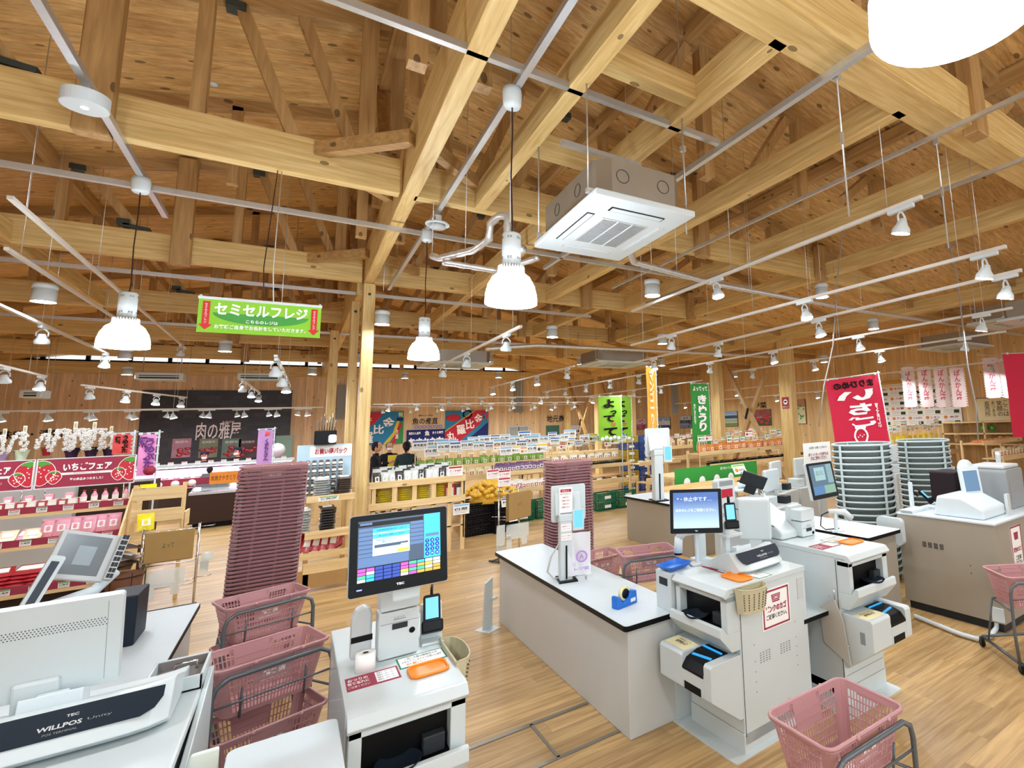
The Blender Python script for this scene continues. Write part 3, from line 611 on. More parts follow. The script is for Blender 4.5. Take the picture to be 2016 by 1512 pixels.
def art_till(p, w, h):
    g = G(); X0, X1, Z0, Z1 = -w * .42, w * .42, -h * .33, h * .42; W_, H_ = X1 - X0, Z1 - Z0
    def R(a, b, c, d, m, y=-.0015): g.box((X0 + a * W_, y - .0004, Z0 + b * H_), (X0 + c * W_, y + .0008, Z0 + d * H_), m)
    ms = [sc_dark, sc_blue, sc_pale, sc_white, sc_navy, sc_mag, sc_grn, sc_yel, sc_org, dgrey, ink, lit('screen_row', '#5a7fb4', .8)]
    R(0, .23, .79, 1, 0); R(.79, .23, 1, 1, 1, -.0018); R(0, .9, .78, .97, 9, -.002); R(.02, .93, .16, .965, 11, -.0024)
    for k in range(7): R(.01, .40 + k * .07, .17, .455 + k * .07, 11, -.002)
    for k in range(6): R(.62, .5 + k * .07, .78, .555 + k * .07, 11, -.002)
    R(.01, .24, .6, .39, 11, -.002); R(.17, .4, .61, .86, 2, -.003); R(.17, .78, .61, .86, 1, -.0035); R(.17, .69, .61, .76, 1, -.0035); R(.19, .53, .59, .58, 0, -.0034); R(.5, .5, .6, .55, 3, -.0038); R(.46, .41, .6, .47, 7, -.0038)
    cols = [6, 1, 4, 4, 4, 7, 6, 6, 3, 8]; cs = [[5, 3, 4, 4, 4, 5, 5, 8, 7, 3], [5, 5, 4, 4, 4, 5, 6, 1, 3, 3], [3, 1, 4, 4, 4, 3, 5, 8, 8, 8], cols]
    for r in range(4):
        for c in range(10): R(c * .1 + .004, r * .056 + .003, c * .1 + .094, r * .056 + .05, cs[(r + 2) % 4][c])
    for r in range(4):
        for c in range(3):
            x, z = X0 + W_ * (.83 + c * .064), Z0 + H_ * (.3 + r * .075); g.lathe([(.0085, 0), (.0085, .001)], 14, mi=4, T=Matrix.Translation((x, -.0025, z)) @ Matrix.Rotation(math.pi / 2, 4, 'X'))
    R(.81, .6, .98, .65, 11, -.0025)
    build('screen', g, ms, p)
    g = G(); k = 0
    for r, row in enumerate(('0', '123', '456', '789')):
        for c, ch in enumerate(('0', '00', '・') if r == 0 else row): write(g, ch, F0(), X0 + W_ * (.83 + c * .064), Z0 + H_ * (.3 + r * .075), None, .008, lift=.0045)
    write(g, 'TEC', F0(), .0, -h * .42, .03, .009, lift=.001, bold=.03)
    build('lettering', g, sc_white, p); g = G()
    write(g, 'お客様登録処理を終了しました', F0(), X0 + W_ * .39, Z0 + H_ * .82, W_ * .36, .008, lift=.005); write(g, '終了ボタンを押してください', F0(), X0 + W_ * .39, Z0 + H_ * .725, W_ * .3, .008, lift=.005); write(g, '登録処理を終了しています\nご確認ください', F0(), X0 + W_ * .33, Z0 + H_ * .635, W_ * .24, .018, lift=.005)
    build('lettering', g, ink, p)
    build('power_light', G().box((-w * .42, -.002, -h * .42), (-w * .37, -.0005, -h * .405)), lit('blue_led', '#5a6cff', 3), p)
def art_closed(p, w, h):
    m, N, L, B = nodes('screen_gradient'); tc = N.new('ShaderNodeTexCoord'); sp = N.new('ShaderNodeSeparateXYZ'); L.new(tc.outputs['Generated'], sp.inputs[0]); cr = N.new('ShaderNodeValToRGB')
    cr.color_ramp.elements[0].color = col(hexc('#b9d9ee')); cr.color_ramp.elements[1].color = col(hexc('#3263ad')); cr.color_ramp.elements[0].position = .1; cr.color_ramp.elements[1].position = .8
    L.new(sp.outputs[2], cr.inputs[0]); L.new(cr.outputs[0], B.inputs['Emission Color']); B.inputs['Emission Strength'].default_value = .8; B.inputs['Base Color'].default_value = (.05, .05, .05, 1)
    build('screen', G().box((-w * .43, -.002, -h * .38), (w * .43, 0, h * .42)), m, p)
    g = G(); write(g, '*・休止中です…', F0(), -.01, h * .27, w * .66, .03, lift=.003); write(g, 'ほかのレジをご利用ください。', F0(), 0, h * .02, w * .76, .022, lift=.003); write(g, 'TEC', F0(), 0, -h * .44, .02, .007, lift=.001); build('lettering', g, sc_white, p)
def art_till_dim(p, w, h):
    a = [lit('dim_a', '#456a85', .55), lit('dim_b', '#7fa6ac', .6), lit('dim_c', '#9fc7c9', .6), lit('dim_d', '#3f78b0', .6), lit('dim_e', '#88b59a', .55)]
    g = G(); B_ = lambda x0, z0, x1, z1, m, y: g.box((x0 * w, y - .0004, z0 * h), (x1 * w, y + .0006, z1 * h), m)
    B_(-.43, -.38, .43, .43, 0, -.0015); B_(.2, -.1, .42, .42, 1, -.002); B_(-.28, .0, .12, .36, 2, -.003); B_(-.42, -.37, .0, -.15, 3, -.002); B_(.0, -.37, .42, -.15, 4, -.002)
    build('screen', g, a, p); g = G(); write(g, '終了しました\nお待ちください', F0(), -.08 * w, .2 * h, .3 * w, .12 * h, lift=.004); build('lettering', g, ink, p)
# ---- cash cabinet with coin tray and note unit, front facing -Y
def cabinet(name, label, loc, rz, w, L, H, lower=True, sticker_m=maroon, sgn=1, bowl=True):
    t = thing(name, label, 'self checkout machine', loc, rz); h = w / 2
    build('body', G().box((-h, .13, .05), (h, L, H - .035)), white, t, bev=.006)
    build('top', G().prism([(0, H - .04), (.03, H - .004), (.05, H), (L, H), (L, H - .035), (.06, H - .035), (.02, H - .06)], -h - .006, h + .006, 'x'), white, t, bev=.004)
    # upper front frame with dark recess
    z0, z1 = H - .27, H - .05
    g = G().box((-h, .03, z1 - .035), (h, .13, z1 + .012)).box((-h, .03, z0), (-h + .045, .13, z1)).box((h - .06, .03, z0), (h, .13, z1))
    build('coin_bay_frame', g, white, t, bev=.003, seg=1)
    build('coin_bay', G().box((-h + .045, .09, z0 + .0), (h - .06, .129, z1 - .035)).box((-h + .045, .04, z0), (h - .06, .1, z0 + .03)), black, t)
    g = G().lathe([(.03, 0), (.07, .012), (.085, .03), (.08, .03), (.065, .018), (.001, .014)], 24, (-.04 * sgn, .03, z0 + .03), cap=False)
    build('coin_bowl', g, navyp, t)
    build('coin_slot', G().box((h - .16, .045, z0 + .03), (h - .075, .09, z0 + .10)), dgrey, t, bev=.006)
    build('slot_marks', G().box((-h + .08, .028, z0 - .006), (-h + .17, .031, z0 + .004)).box((h - .13, .028, z0 - .006), (h - .085, .031, z0 + .004)), lgrey, t)
    build('tray_lip', G().prism([(.13, z0), (.03, z0), (-.01, z0 + .05), (-.03, z0 + .045), (-.035, z0 - .005), (.06, z0 - .11), (.13, z0 - .11)], -h, h, 'x'), white, t, bev=.004)
    if lower:
        z1 = z0 - .14; z2 = z1 - .2; z3 = z2 - .17
        g = G().prism([(.13, z1), (-.11, z1), (-.125, z1 - .015), (-.125, z2), (.1, z3), (.13, z3)], -h, -.02, 'x')
        g.prism([(.13, z1 - .02), (-.02, z1 - .02), (-.125, z1 - .07), (-.125, z2), (.1, z3), (.13, z3)], -.02, h - .07, 'x')
        g.prism([(.13, z1), (-.11, z1), (-.125, z1 - .015), (-.125, z2), (.1, z3), (.13, z3)], h - .07, h, 'x')
        u = build('note_unit', g, white, t, bev=.004)
        gb = G().prism([(.1, z1 - .005), (.0, z1 - .005), (-.09, z1 - .03), (-.13, z1 - .075), (-.127, z1 - .09), (.1, z1 - .09)], -.018, h - .072, 'x', sm=False)
        b = build('note_guide', gb, black, u, bev=.004)
        build('blue_slot', G().bar((-.01, .05, z1 + .0), (h - .09, .05, z1 + .0), .012, .006).bar((.0, -.05, z1 - .018), (h - .1, -.03, z1 - .012), .016, .008), lit('blue_strip_lit', '#2aa0e8', .7), u)
        build('note_window', G().box((.0, -.1275, z2 + .0), (h - .1, -.125, z2 + .045)), black, u)
        build('side_vent', G().box((-h - .001, -.06, z2 + .03), (-h + .001, -.02, z2 + .11)), grey, u)
        build('lock', G().lathe([(.011, 0), (.011, .004)], 14, T=Matrix.Translation((-h, .09, z2 - .02)) @ Matrix.Rotation(-math.pi / 2, 4, 'Y')), chrome, u)
        g = G().box((-h + .012, -.09, z1 + .0), (-.035, .03, z1 + .0015)); st = build('note_sticker', g, mat('cream_print', '#efe2b4', .6), u)
        g = G(); write(g, '紙幣投入口', flat((-h / 2 - .01, -.03, z1 + .0015)), 0, 0, .11, .03, bold=.02); write(g, 'お札はここへ', flat((-h / 2 - .01, -.03, z1 + .0015)), 0, .035, .12, .02); build('lettering', g, ink, st)
    g = G().box((-h + .01, .128, .2), (h - .01, .131, .203)).box((-h + .01, .128, .12), (h - .01, .131, .123)); build('panel_seams', g, grey, t)
    build('plinth', G().box((-h, .125, 0), (h, L - .02, .12)), white, t, bev=.003, seg=1)
    build('foot_plate', G().prism(rr(-h - .12, .02, h + .03, L * .6, .03), 0, .008, 'z'), white, t)
    # change stickers and orange tray on the top
    s = build('change_sticker', G().box((-h + .01, .26, H), (.0, .4, H + .0012)), sticker_m, t)
    g = G().box((-.09, .275, H + .0012), (-.008, .385, H + .002)); build('sticker_text_panel', g, whitep, s)
    g = G(); write(g, 'おつりの', flat((-h + .055, .36, H + .0012)), 0, 0, .075, .03, bold=.02); write(g, '取り忘れに', flat((-h + .055, .325, H + .0012)), 0, 0, .08, .03, bold=.02); write(g, 'ご注意ください', flat((-h + .055, .288, H + .0012)), 0, 0, .08, .022); build('lettering', g, whitep, s)
    g = G()
    for k in range(4): write(g, '硬貨は一枚ずつ投入', flat((-.05, .365 - k * .025, H + .002)), 0, 0, .07, .014)
    build('lettering', g, ink, s)
    s = build('coin_notice', G().box((.005, .34, H), (h - .005, .47, H + .0012)), mat('green_border_print', '#2c7a56', .6), t)
    build('notice_paper', G().box((.012, .35, H + .0012), (h - .012, .46, H + .002)), paper, s)
    g = G(); write(g, '一度に大量の硬貨投入は', flat((h / 2, .435, H + .002)), 0, 0, w * .34, .024); write(g, 'お控え下さいますようお願いします', flat((h / 2, .40, H + .002)), 0, 0, w * .4, .024); build('lettering', g, ink, s)
    g = G(); write(g, 'お願い', flat((h / 2 - .03, .368, H + .002)), 0, 0, w * .2, .018, bold=.03); build('lettering', g, orange, s)
    g = G().prism(rr(.03, .19, h - .03, .32, .03), H, H + .006, 'z'); o = build('coin_dish', g, orange, t); build('dish_rim', G().tube([(x, y, H + .008) for x, y in rr(.03, .19, h - .03, .32, .03)], .006, 6, closed=True), orange, o)
    return t
# receipt tower with printer
def tower(t, x0, x1, y0, y1, H, z1, z2, lean=.0):
    build('receipt_printer', G().prism(rr(x0, H + .005, x1, z1, .012), y0, y1, 'y'), lgrey if False else white, t, bev=.004)
    build('printer_face', G().box((x0 + .006, y0 - .002, z1 - .052), (x1 - .006, y0 + .0, z1 - .05)), grey, t)
    xm = (x0 + x1) / 2; build('paper_slot', G().box((xm - .03, y0 - .003, z1 - .08), (xm + .035, y0 + .001, z1 - .055)), dgrey, t)
    g = G(); write(g, 'レシート', face((xm, y0 - .001, z1 - .028)), 0, 0, .042, .01); g.box((xm - .026, y0 - .002, z1 - .038), (xm + .028, y0 - .001, z1 - .0365)); build('lettering', g, ink, t)
    build('power_button', G().lathe([(.013, 0), (.013, .003), (.009, .003), (.009, .001), (.006, .001), (.006, .003), (.001, .003)], 18, T=Matrix.Translation((x1 - .03, y0, z1 - .1)) @ Matrix.Rotation(math.pi / 2, 4, 'X')), ink, t)
    build('blank_cover', G().prism(rr(x0 + .004, z1 + .006, x1, z2, .012), y0, y1, 'y'), white, t, bev=.003)
    build('rear_column', G().box((x0 + .01, y1, H), (x1 - .01, y1 + .07, z2 + .02)), white, t, bev=.01)
def cardterm(label, c, yaw, lean=.5, h0=.0, post=True):
    t = thing('card_terminal', label, 'card reader', c, rot=(0, 0, yaw)); R = Matrix.Rotation(-lean, 4, 'X')
    b = build('body', G().prism(rr(-.04, -.01, .04, .16, .012), -.012, .012, 'y'), black, t, bev=.003)
    b.rotation_euler = (-lean, 0, 0); b.location = (0, 0, .06)
    build('display', G().box((-.03, -.0135, .045), (.03, -.0125, .145)), lcd, b)
    g = G()
    for r in range(4):
        for c_ in range(3): g.box((-.03 + c_ * .014, -.017, .0 + r * .009), (-.02 + c_ * .014, -.013, .006 + r * .009))
    build('keys', g, grey, b); build('enter_key', G().box((.016, -.017, -.002), (.032, -.013, .016)), mat('green_key', '#2f8f5a', .4), b)
    build('cradle', G().box((-.05, -.035, -.02), (.05, .02, .035)), black, b, bev=.008)
    build('plug', G().tube([(0, .0, .155), (0, 0, .185), (0.004, .02, .21), (.004, .05, .2), (0.004, .06, .13)], .007, 6), black, b)
    if post: build('holder', G().prism([(.02, -h0), (.02, .05), (.085, .16), (.11, .16), (.1, -h0)], -.05, .05, 'x').box((-.05, -.06, -.0), (.05, .1, .012)), white, t, bev=.004)
    return t
# ---------------- kiosk in the middle
K1 = cabinet('self_checkout', 'white self checkout in the centre foreground with a lit till screen', (.425, 2.41, 0), 0, .42, 1.12, 1.0)
K1z = 1.0
tower(K1, -.066, .105, .49, .6, 1.0, 1.21, 1.33)
monitor('monitor', 'main', (-.03, .2, .545 + 1.0), 0, .17, .383, .325, art_till, K1)
build('monitor_arm', G().box((-.05, .235, 1.32), (.06, .52, 1.40)), white, K1, bev=.01)
def roll(x, y, z):
    t = thing('receipt_roll', 'white till roll standing left of the receipt printer', 'paper roll', (x, y, z))
    build('paper', G().lathe([(.012, .075), (.012, .076), (.04, .076), (.04, 0), (.001, 0)], 28, cap=False), paper, t); build('core', G().lathe([(.012, .0765), (.001, .0765)], 16, cap=False), dgrey, t)
    return t
a = at(720, 1325, z=1.0); roll(a.x, a.y + .03, 1.0)
a = at(712, 1240, Y=2.98); t = thing('barcode_scanner', 'pale scanner standing head down behind the till roll', 'scanner', (a.x, 2.98, 1.0))
build('head', G().prism([(-.045, .02), (-.045, .2), (-.03, .235), (.0, .25), (.03, .235), (.04, .2), (.04, .02)], -.03, .03, 'y'), lgrey, t, bev=.012); build('window', G().box((-.044, -.034, .095), (.042, -.029, .12)), black, t)
o = cardterm('black card terminal with a lit screen right of the receipt printer', (at(852, 1265, z=1.0).x, 3.0, 1.0), -.12, .45)
# beige caddy on a kiosk side: local back against +Y... half-round pocket
def caddy(label, c, rz, w=.16, h=.15, d=.09, hang=True):
    t = thing('pierced_caddy', label, 'caddy', c, rz)
    top = [(-w / 2, 0)] + [(-w / 2 * math.cos(k / 8 * math.pi), -d * math.sin(k / 8 * math.pi) ** .6) for k in range(1, 8)] + [(w / 2, 0)]
    n = len(top); vs = [(x, y, h) for x, y in top] + [(x * .86, y * .8, 0) for x, y in top]; fs = [(i, (i + 1) % n, n + (i + 1) % n, n + i) for i in range(n)] + [tuple(range(n, 2 * n))]
    o = build('shell', G().add(vs, fs), beige, t); md = o.modifiers.new('s', 'SOLIDIFY'); md.thickness = .003
    build('rim', G().tube([(x, y, h) for x, y in top], .004, 6, closed=True), beige, t)
    g = G()
    for r in range(7):
        for c_ in range(9):
            u = (c_ + .5) / 9; k = u * 8; i = int(k); f = k - i; a = Vector(top[i] + (0,)).lerp(Vector(top[min(n - 1, i + 1)] + (0,)), f); q = .86 + .14 * (r + 2) / 9
            if 1 <= c_ <= 7: g.cb((a.x * q, a.y * (.8 + .2 * (r + 2) / 9) - .0015, h * (r + 2) / 10), (.007, .003, .008))
    build('perforations', g, mat('hole_shadow', '#5f5a48', .8, vary=0), t)
    return t
caddy('beige pierced caddy hooked on the right side of the centre self checkout', (.636, 2.78, .85), math.pi / 2, .34, .17, .085)
film_ = build('acrylic_guard', G().box((-.222, .03, .45), (-.219, 1.0, 1.02)), mat('acrylic', '#e9f2f4', .08, alpha=.22, vary=0), K1)
# side shelf left of it
t = thing('side_shelf', 'small white rounded shelf at the bottom edge left of the centre self checkout', 'shelf', (.0, 2.28, .93)); build('top', G().prism(rr(-.14, -.4, .19, .32, .03), 0, .02, 'z'), lamin, t, bev=.004); build('bracket', G().box((.05, -.1, -.93), (.19, .1, 0)), white, t)
# ---------------- till body (rear facing -Y in local)
def tillbody(label, loc, rz, w=.5, d=.42, letters=True, s=1.0):
    t = thing('cash_register', label, 'cash register', loc, rz); h = w / 2
    prof = [(-d / 2 + .02, .0), (-d / 2 - .02, .025), (-d / 2 + .01, .055), (-d / 2 + .08, .13), (-d / 2 + .13, .125), (d / 2 - .1, .06), (d / 2, .05), (d / 2, 0)]
    g = G(); n = len(prof); secs = []
    for k in range(13):
        u = -1 + k / 6; x = h * u; e = 1 - .28 * abs(u) ** 5; secs.append([(x, -d / 2 + (y + d / 2) * 1 + .05 * abs(u) ** 6, z * (1 if z < .06 else 1)) for y, z in prof])
    vs = [p for s_ in secs for p in s_]; fs = [tuple(range(n)), tuple(range(12 * n, 13 * n))[::-1]]
    for k in range(12):
        for i in range(n): fs.append((k * n + i, k * n + (i + 1) % n, (k + 1) * n + (i + 1) % n, (k + 1) * n + i))
    build('shell', g.add(vs, fs), white, t, bev=.004)
    # glossy dark band along the rear top edge, rounded lower corners
    nv = Vector((0, -.075, .07)).normalized(); a0 = Vector((0, -d / 2 + .01, .055)); up_ = Vector((0, .07, .075)).normalized(); T = Matrix((Vector((1, 0, 0)), up_, Vector((1, 0, 0)).cross(up_))).transposed().to_4x4(); T.translation = a0
    hh = h * .93; poly = [(-hh, .1), (hh, .1), (hh, .06), (hh * .93, .025), (hh * .8, .006), (-hh * .8, .006), (-hh * .93, .025), (-hh, .06)]
    g = G().prism(poly, .0005, .004, 'z', T=T); b = build('dark_band', g, navyp, t, bev=.0012, seg=1)
    if letters:
        g = G(); write(g, 'TEC', T, .04, .07, .03, .009, lift=.005, bold=.03); write(g, 'WILLPOS', T, .015, .042, .105, .015, lift=.005, bold=.03); build('lettering', g, lgrey, b)
        g = G(); write(g, 'Unity', T, .11, .042, .06, .011, lift=.005); write(g, 'POS TERMINAL', T, .02, .022, .08, .007, lift=.005); build('lettering', g, grey, b)
    build('printer_lid', G().prism([(-.04, .09), (-.03, .15), (.06, .12), (.07, .07)], -.13, .03, 'x').box((-.1, -.0, .1), (-.02, .05, .135)), lamin, t, bev=.004)
    return t
# left till: its rear towards the camera
tillbody('big white till body with a glossy dark band at the bottom left', (-.62, 3.02, 1.01), 0, .58, .46)
t = monitor('monitor', 'large white monitor seen from behind at the lower left, rows of small vent holes', (-.73, 3.12, 1.3), math.pi, .14, .42, .34, None, None, thick=.05)
g = G()
for r in range(4):
    for c in range(38): g.box((-.17 + c * .0092 + (r % 2) * .0046, .05, .06 + r * .0085), (-.1668 + c * .0092 + (r % 2) * .0046, .051, .0632 + r * .0085))
build('vent_holes', g, dgrey, t); build('edge_seam', G().box((-.172, .05, -.15), (-.1705, .0505, .15)), grey, t)
build('stand', G().box((-.06, .02, -.28), (.06, .07, -.1)), white, t, bev=.01)
t = thing('till_cabinet', 'white till cabinet under the dark banded till at the bottom left', 'cabinet', (-.62, 2.75, 0)); build('body', G().box((-.38, -.3, .02), (.33, .6, .97)), white, t, bev=.01); build('top', G().box((-.39, -.32, .97), (.35, .62, 1.0)), white, t, bev=.01)
build('cable_port', G().box((.07, -.22, 1.0), (.2, -.15, 1.001)), black, t); build('side_panel', G().prism([(-.28, .3), (-.28, .9), (.55, 1.02), (.6, 1.02), (.6, .3)], .35, .37, 'x'), white, t, bev=.004)
t = thing('scanner_tray', 'open white tray with grey inside beside the left till', 'tray', (-.37, 3.3, 1.0)); build('shell', G().box((-.09, -.16, 0), (.1, .14, .01)).box((-.09, -.16, 0), (-.08, .14, .06)).box((.09, -.16, 0), (.1, .14, .06)).box((-.09, .13, 0), (.1, .14, .06)).box((-.09, -.16, 0), (.1, -.15, .06)), white, t, bev=.002, seg=1)
build('lining', G().box((-.08, -.15, .01), (.09, .13, .015)).box((-.08, .127, .01), (.09, .13, .055)), mat('grey_brown_lining', '#7d7672', .6), t); build('handle', G().tube([(-.01, .02, .03), (-.01, .02, .065), (.06, .03, .065), (.06, .03, .03)], .006, 6), chrome, t)
g = G().prism([(-.02, 0), (.08, .02), (.075, .3), (.0, .3), (-.03, .2)], 0, .02, 'y'); o = tag(build('document_pouch', g, mat('pale_green_vinyl', '#dfe9e0', .4), bev=.006), 'pale green document pouch hanging on the side of the left cabinet', 'pouch'); o.location = (-.24, 2.62, .66)
# ---------------- counters
def counter(label, x0, y0, x1, y1, z, top=.035, kick=.0, side=panelm, rz=0, inset=.045, name='checkout_counter', topm=lamin, r=.03):
    t = thing(name, label, 'counter', ((x0 + x1) / 2, (y0 + y1) / 2, 0), rz); w, d = (x1 - x0) / 2, (y1 - y0) / 2
    build('body', G().box((-w + inset, -d + inset, kick), (w - inset, d - inset, z - top)), side, t, bev=.004, seg=1)
    build('edge_band', G().prism(rr(-w, -d, w, d, r), z - top, z - .002, 'z'), black, t)
    build('worktop', G().prism(rr(-w + .004, -d + .004, w - .004, d - .004, r), z - .003, z, 'z'), topm, t)
    build('glides', G().box((-w + .06, -d + .06, 0), (w - .06, d - .06, .012)), dgrey, t)
    return t
counter('long white checkout counter with a black edge in the middle', 1.822, 3.15, 2.37, 5.95, .72, side=panelm)
counter('white checkout counter with a black edge behind the left till', -1.25, 3.45, -.565, 6.0, .72)
# change unit with display on the centre counter
def terminal_stand(label, c, rz, notice=True, bag=True):
    t = thing('counter_terminal', label, 'checkout terminal', c, rz)
    build('column', G().prism([(-.05, .0), (.06, .0), (.05, .5), (-.06, .52)], -.055, .055, 'x'), white, t, bev=.01)
    build('dark_stripe', G().bar((-.0, -.0535, .02), (-.0, -.063, .3), .014, .004), black, t)
    build('scan_head', G().prism([(-.065, .5), (.055, .48), (.055, .54), (-.03, .575), (-.065, .56)], -.06, .06, 'x'), white, t, bev=.008)
    build('dark_cap', G().bar((0, -.05, .568), (0, .04, .545), .1, .006), dgrey, t)
    hd = build('back_display', G().prism(rr(-.11, .48, .2, .8, .02), .07, .09, 'y').prism([(.07, .74), (.07, .5), (.0, .55)], -.08, .15, 'x'), white, t, bev=.006)
    build('small_display', G().prism(rr(.055, .42, .155, .6, .008), -.075, -.055, 'y'), white, t, bev=.003)
    build('display_glass', G().box((.068, -.077, .445), (.142, -.0755, .59)), lcd, t)
    build('foot', G().box((-.07, -.1, 0), (.09, .12, .012)), black, t)
    if notice:
        n = build('notice', G().box((-.055, -.04, .575), (.06, -.037, .79)), paper, t); build('red_heading', G().box((-.045, -.0415, .75), (.05, -.04, .775)), red, n)
        g = G(); write(g, 'お知らせ', face((.0, -.0415, .762)), 0, 0, .06, .014); build('lettering', g, whitep, n)
        g = G(); write(g, '現金でのお支払いは', face((.0, -.04, .735)), 0, 0, .095, .012); build('lettering', g, ink, n); g = G()
        for k in range(4): write(g, 'ご利用ください', face((.0, -.04, .705 - k * .028)), 0, 0, .06 + .015 * (k % 2), .014, bold=.02)
        build('lettering', g, red, n)
        for k, z in enumerate((.42, .34)):
            s = build('side_label', G().box((-.045, -.062 + .0, z), (.045, -.0585, z + .06)), paper, t); g = G(); write(g, 'レシート発行' if k else '会員カード', face((0, -.062, z + .042)), 0, 0, .075, .014); write(g, 'タッチしてください', face((0, -.062, z + .02)), 0, 0, .07, .01); build('lettering', g, red, s)
    return t
ts = terminal_stand('white card terminal column with a red headed notice on the centre counter', (1.97, 4.42, .72), -.25)
build('cable', G().tube([(-.05, .03, .3), (-.12, .03, .2), (-.15, .03, .08), (-.1, .03, .02), (-.05, .03, .015)], .008, 6), lgrey, ts)
# plastic bag sample
t = thing('sample_carrier_bag', 'clear carrier bag with purple print leaning on the card terminal', 'plastic bag', (2.07, 4.36, .72), -.35)
g = G(); nx, nz = 8, 12; vs = []
for j in range(nz + 1):
    for i in range(nx + 1): u, v = i / nx, j / nz; vs.append(((u - .5) * .2, -.03 - .012 * math.sin(u * 9 + v * 5) * (1 - abs(u - .5)), .04 + v * .36))
bagm = mat('frosted_film', '#f2f3f6', .25, alpha=.8, vary=.02, bump=.4, scale=30)
build('bag', g.add(vs, [(j * (nx + 1) + i, j * (nx + 1) + i + 1, (j + 1) * (nx + 1) + i + 1, (j + 1) * (nx + 1) + i) for j in range(nz) for i in range(nx)], 0, True), bagm, t)
lil = mat('lilac_print', '#b48fd0', .5, vary=0); g = G()
g.lathe([(.05, 0), (.036, 0)], 24, T=Matrix.Translation((.02, -.052, .2)) @ Matrix.Rotation(math.pi / 2, 4, 'X'), cap=False); write(g, 'A', face((.02, -.05, .2)), 0, 0, None, .04, bold=.03); write(g, 'レジ袋', face((.02, -.05, .1)), 0, 0, .13, .03, bold=.03); write(g, 'G', face((-.045, -.05, .14)), 0, 0, None, .03)
build('purple_print', g, lil, t); build('wire_rest', G().tube([(-.04, -.04, .0), (-.04, -.08, .05), (.06, -.08, .05), (.06, -.02, .0), (.06, .05, .0)], .005, 6), chrome, t)
# tape dispenser
a = at(1238, 1196, z=.72); t = thing('tape_dispenser', 'blue tape dispenser at the near end of the centre counter', 'tape dispenser', (a.x, a.y + .06, .72), .25)
build('base', G().prism([(-.1, 0), (.1, 0), (.1, .02), (.095, .09), (.04, .1), (.02, .06), (-.03, .03), (-.06, .05), (-.075, .085), (-.1, .085)], -.035, .035, 'y'), blue, t, bev=.006)
TT = Matrix.Translation((.0, 0, .085)) @ Matrix.Rotation(math.pi / 2, 4, 'X'); build('tape_roll', G().lathe([(.035, -.012), (.052, -.012), (.052, .012), (.035, .012)], 28, T=TT, cap=False), mat('cream_tape', '#e2dba6', .3), t); build('roll_hub', G().lathe([(.034, -.016), (.034, .016), (.001, .016)], 20, T=TT), black, t)
build('label', G().box((.03, -.0365, .02), (.08, -.035, .045)), paper, t)
# divider brackets at far end
def divider(label, loc, rz): t = thing('guard_bracket', label, 'bracket', loc, rz); build('panel', G().prism([(0, 0), (.12, 0), (.12, .5), (.02, .46), (0, .1)], 0, .02, 'y'), white, t, bev=.003); build('foot', G().prism(rr(-.03, -.1, .14, .1, .01), 0, .006, 'z'), white, t); build('stop', G().box((.08, -.05, .28), (.14, .0, .3)), white, t); return t
divider('white sheet metal bracket standing at the far end of the centre counter', (1.66, 5.75, 0), .5)
# ---------------- right kiosk, front facing -X
K2 = cabinet('self_checkout', 'white self checkout right of centre with the pink basket notice on its side', (2.2, 2.86, 0), -math.pi / 2 + .03, .52, .8, .99)
w2 = .26
s = build('basket_notice', G().box((w2 + .0005, .34, .66), (w2 + .003, .62, .91)), paper, K2)
def frame(g, T, w, h, t_, mi=0):
    for x0, x1, y0, y1 in ((-w / 2, w / 2, h / 2 - t_, h / 2), (-w / 2, w / 2, -h / 2, -h / 2 + t_), (-w / 2, -w / 2 + t_, -h / 2, h / 2), (w / 2 - t_, w / 2, -h / 2, h / 2)):
        g.add([T @ Vector(p) for p in ((x0, y0, .001), (x1, y0, .001), (x1, y1, .001), (x0, y1, .001))], [(0, 1, 2, 3)], mi)
def basketnote(T, w, h, par):
    g = G(); frame(g, T, w, h, .012); g.prism([(-.045, .085), (.045, .085), (.035, .035), (-.035, .035)], .001, .0015, 'z', T=T); write(g, 'ピンクのカゴ', T, 0, 0, w * .78, .045, bold=.05); build('maroon_print', g, maroon, par)
    g = G(); write(g, 'ご返却ください。', T, .0, -.05, w * .78, .032, bold=.02); build('lettering', g, ink, par)
    g = G(); [g.prism([(-.036, z), (.036, z), (.036, z + .002), (-.036, z + .002)], .0016, .002, 'z', T=T) for z in (.045, .055, .066, .076)]; write(g, '精算', T, 0, .062, .03, .012, lift=.003); build('basket_lines', g, whitep, par)
T = Matrix.Translation((w2 + .003, .48, .785)) @ Matrix.Rotation(math.pi / 2, 4, 'Z') @ Matrix.Rotation(math.pi / 2, 4, 'X'); basketnote(T, .26, .235, s)
g = G()
for bx in (.3, .5):
    for r in range(5):
        for c in range(4): g.box((w2, bx + c * .028, .48 - .0 + r * .014), (w2 + .0015, bx + .014 + c * .028, .486 + r * .014))
for z in (.32, .38, .44, .5, .6): g.box((w2, .25, z), (w2 + .0015, .257, z + .007)).box((w2, .66, z + .04), (w2 + .0015, .667, z + .047))
build('side_vents', g, grey, K2); build('door_seam', G().box((w2, .14, .1), (w2 + .001, .145, .95)), dgrey, K2)
build('outlet_plate', G().box((w2, .71, .78), (w2 + .004, .77, .92)), lgrey, K2, bev=.001, seg=1)
a = at(1480, 1150, Y=2.52); caddy('beige pierced caddy on the near side of the right self checkout', (a.x + .02, 2.575, .84), 0, .24, .15, .1)
g = G().prism([(.0, 0), (.12, 0), (.12, .3), (0, .3)], .3, .66, 'y'); 
m2 = monitor('monitor', 'blue screen monitor with a closed lane message on the right self checkout', at(1370, 1006, Y=2.95), -.72, .2, .37, .3, art_closed)
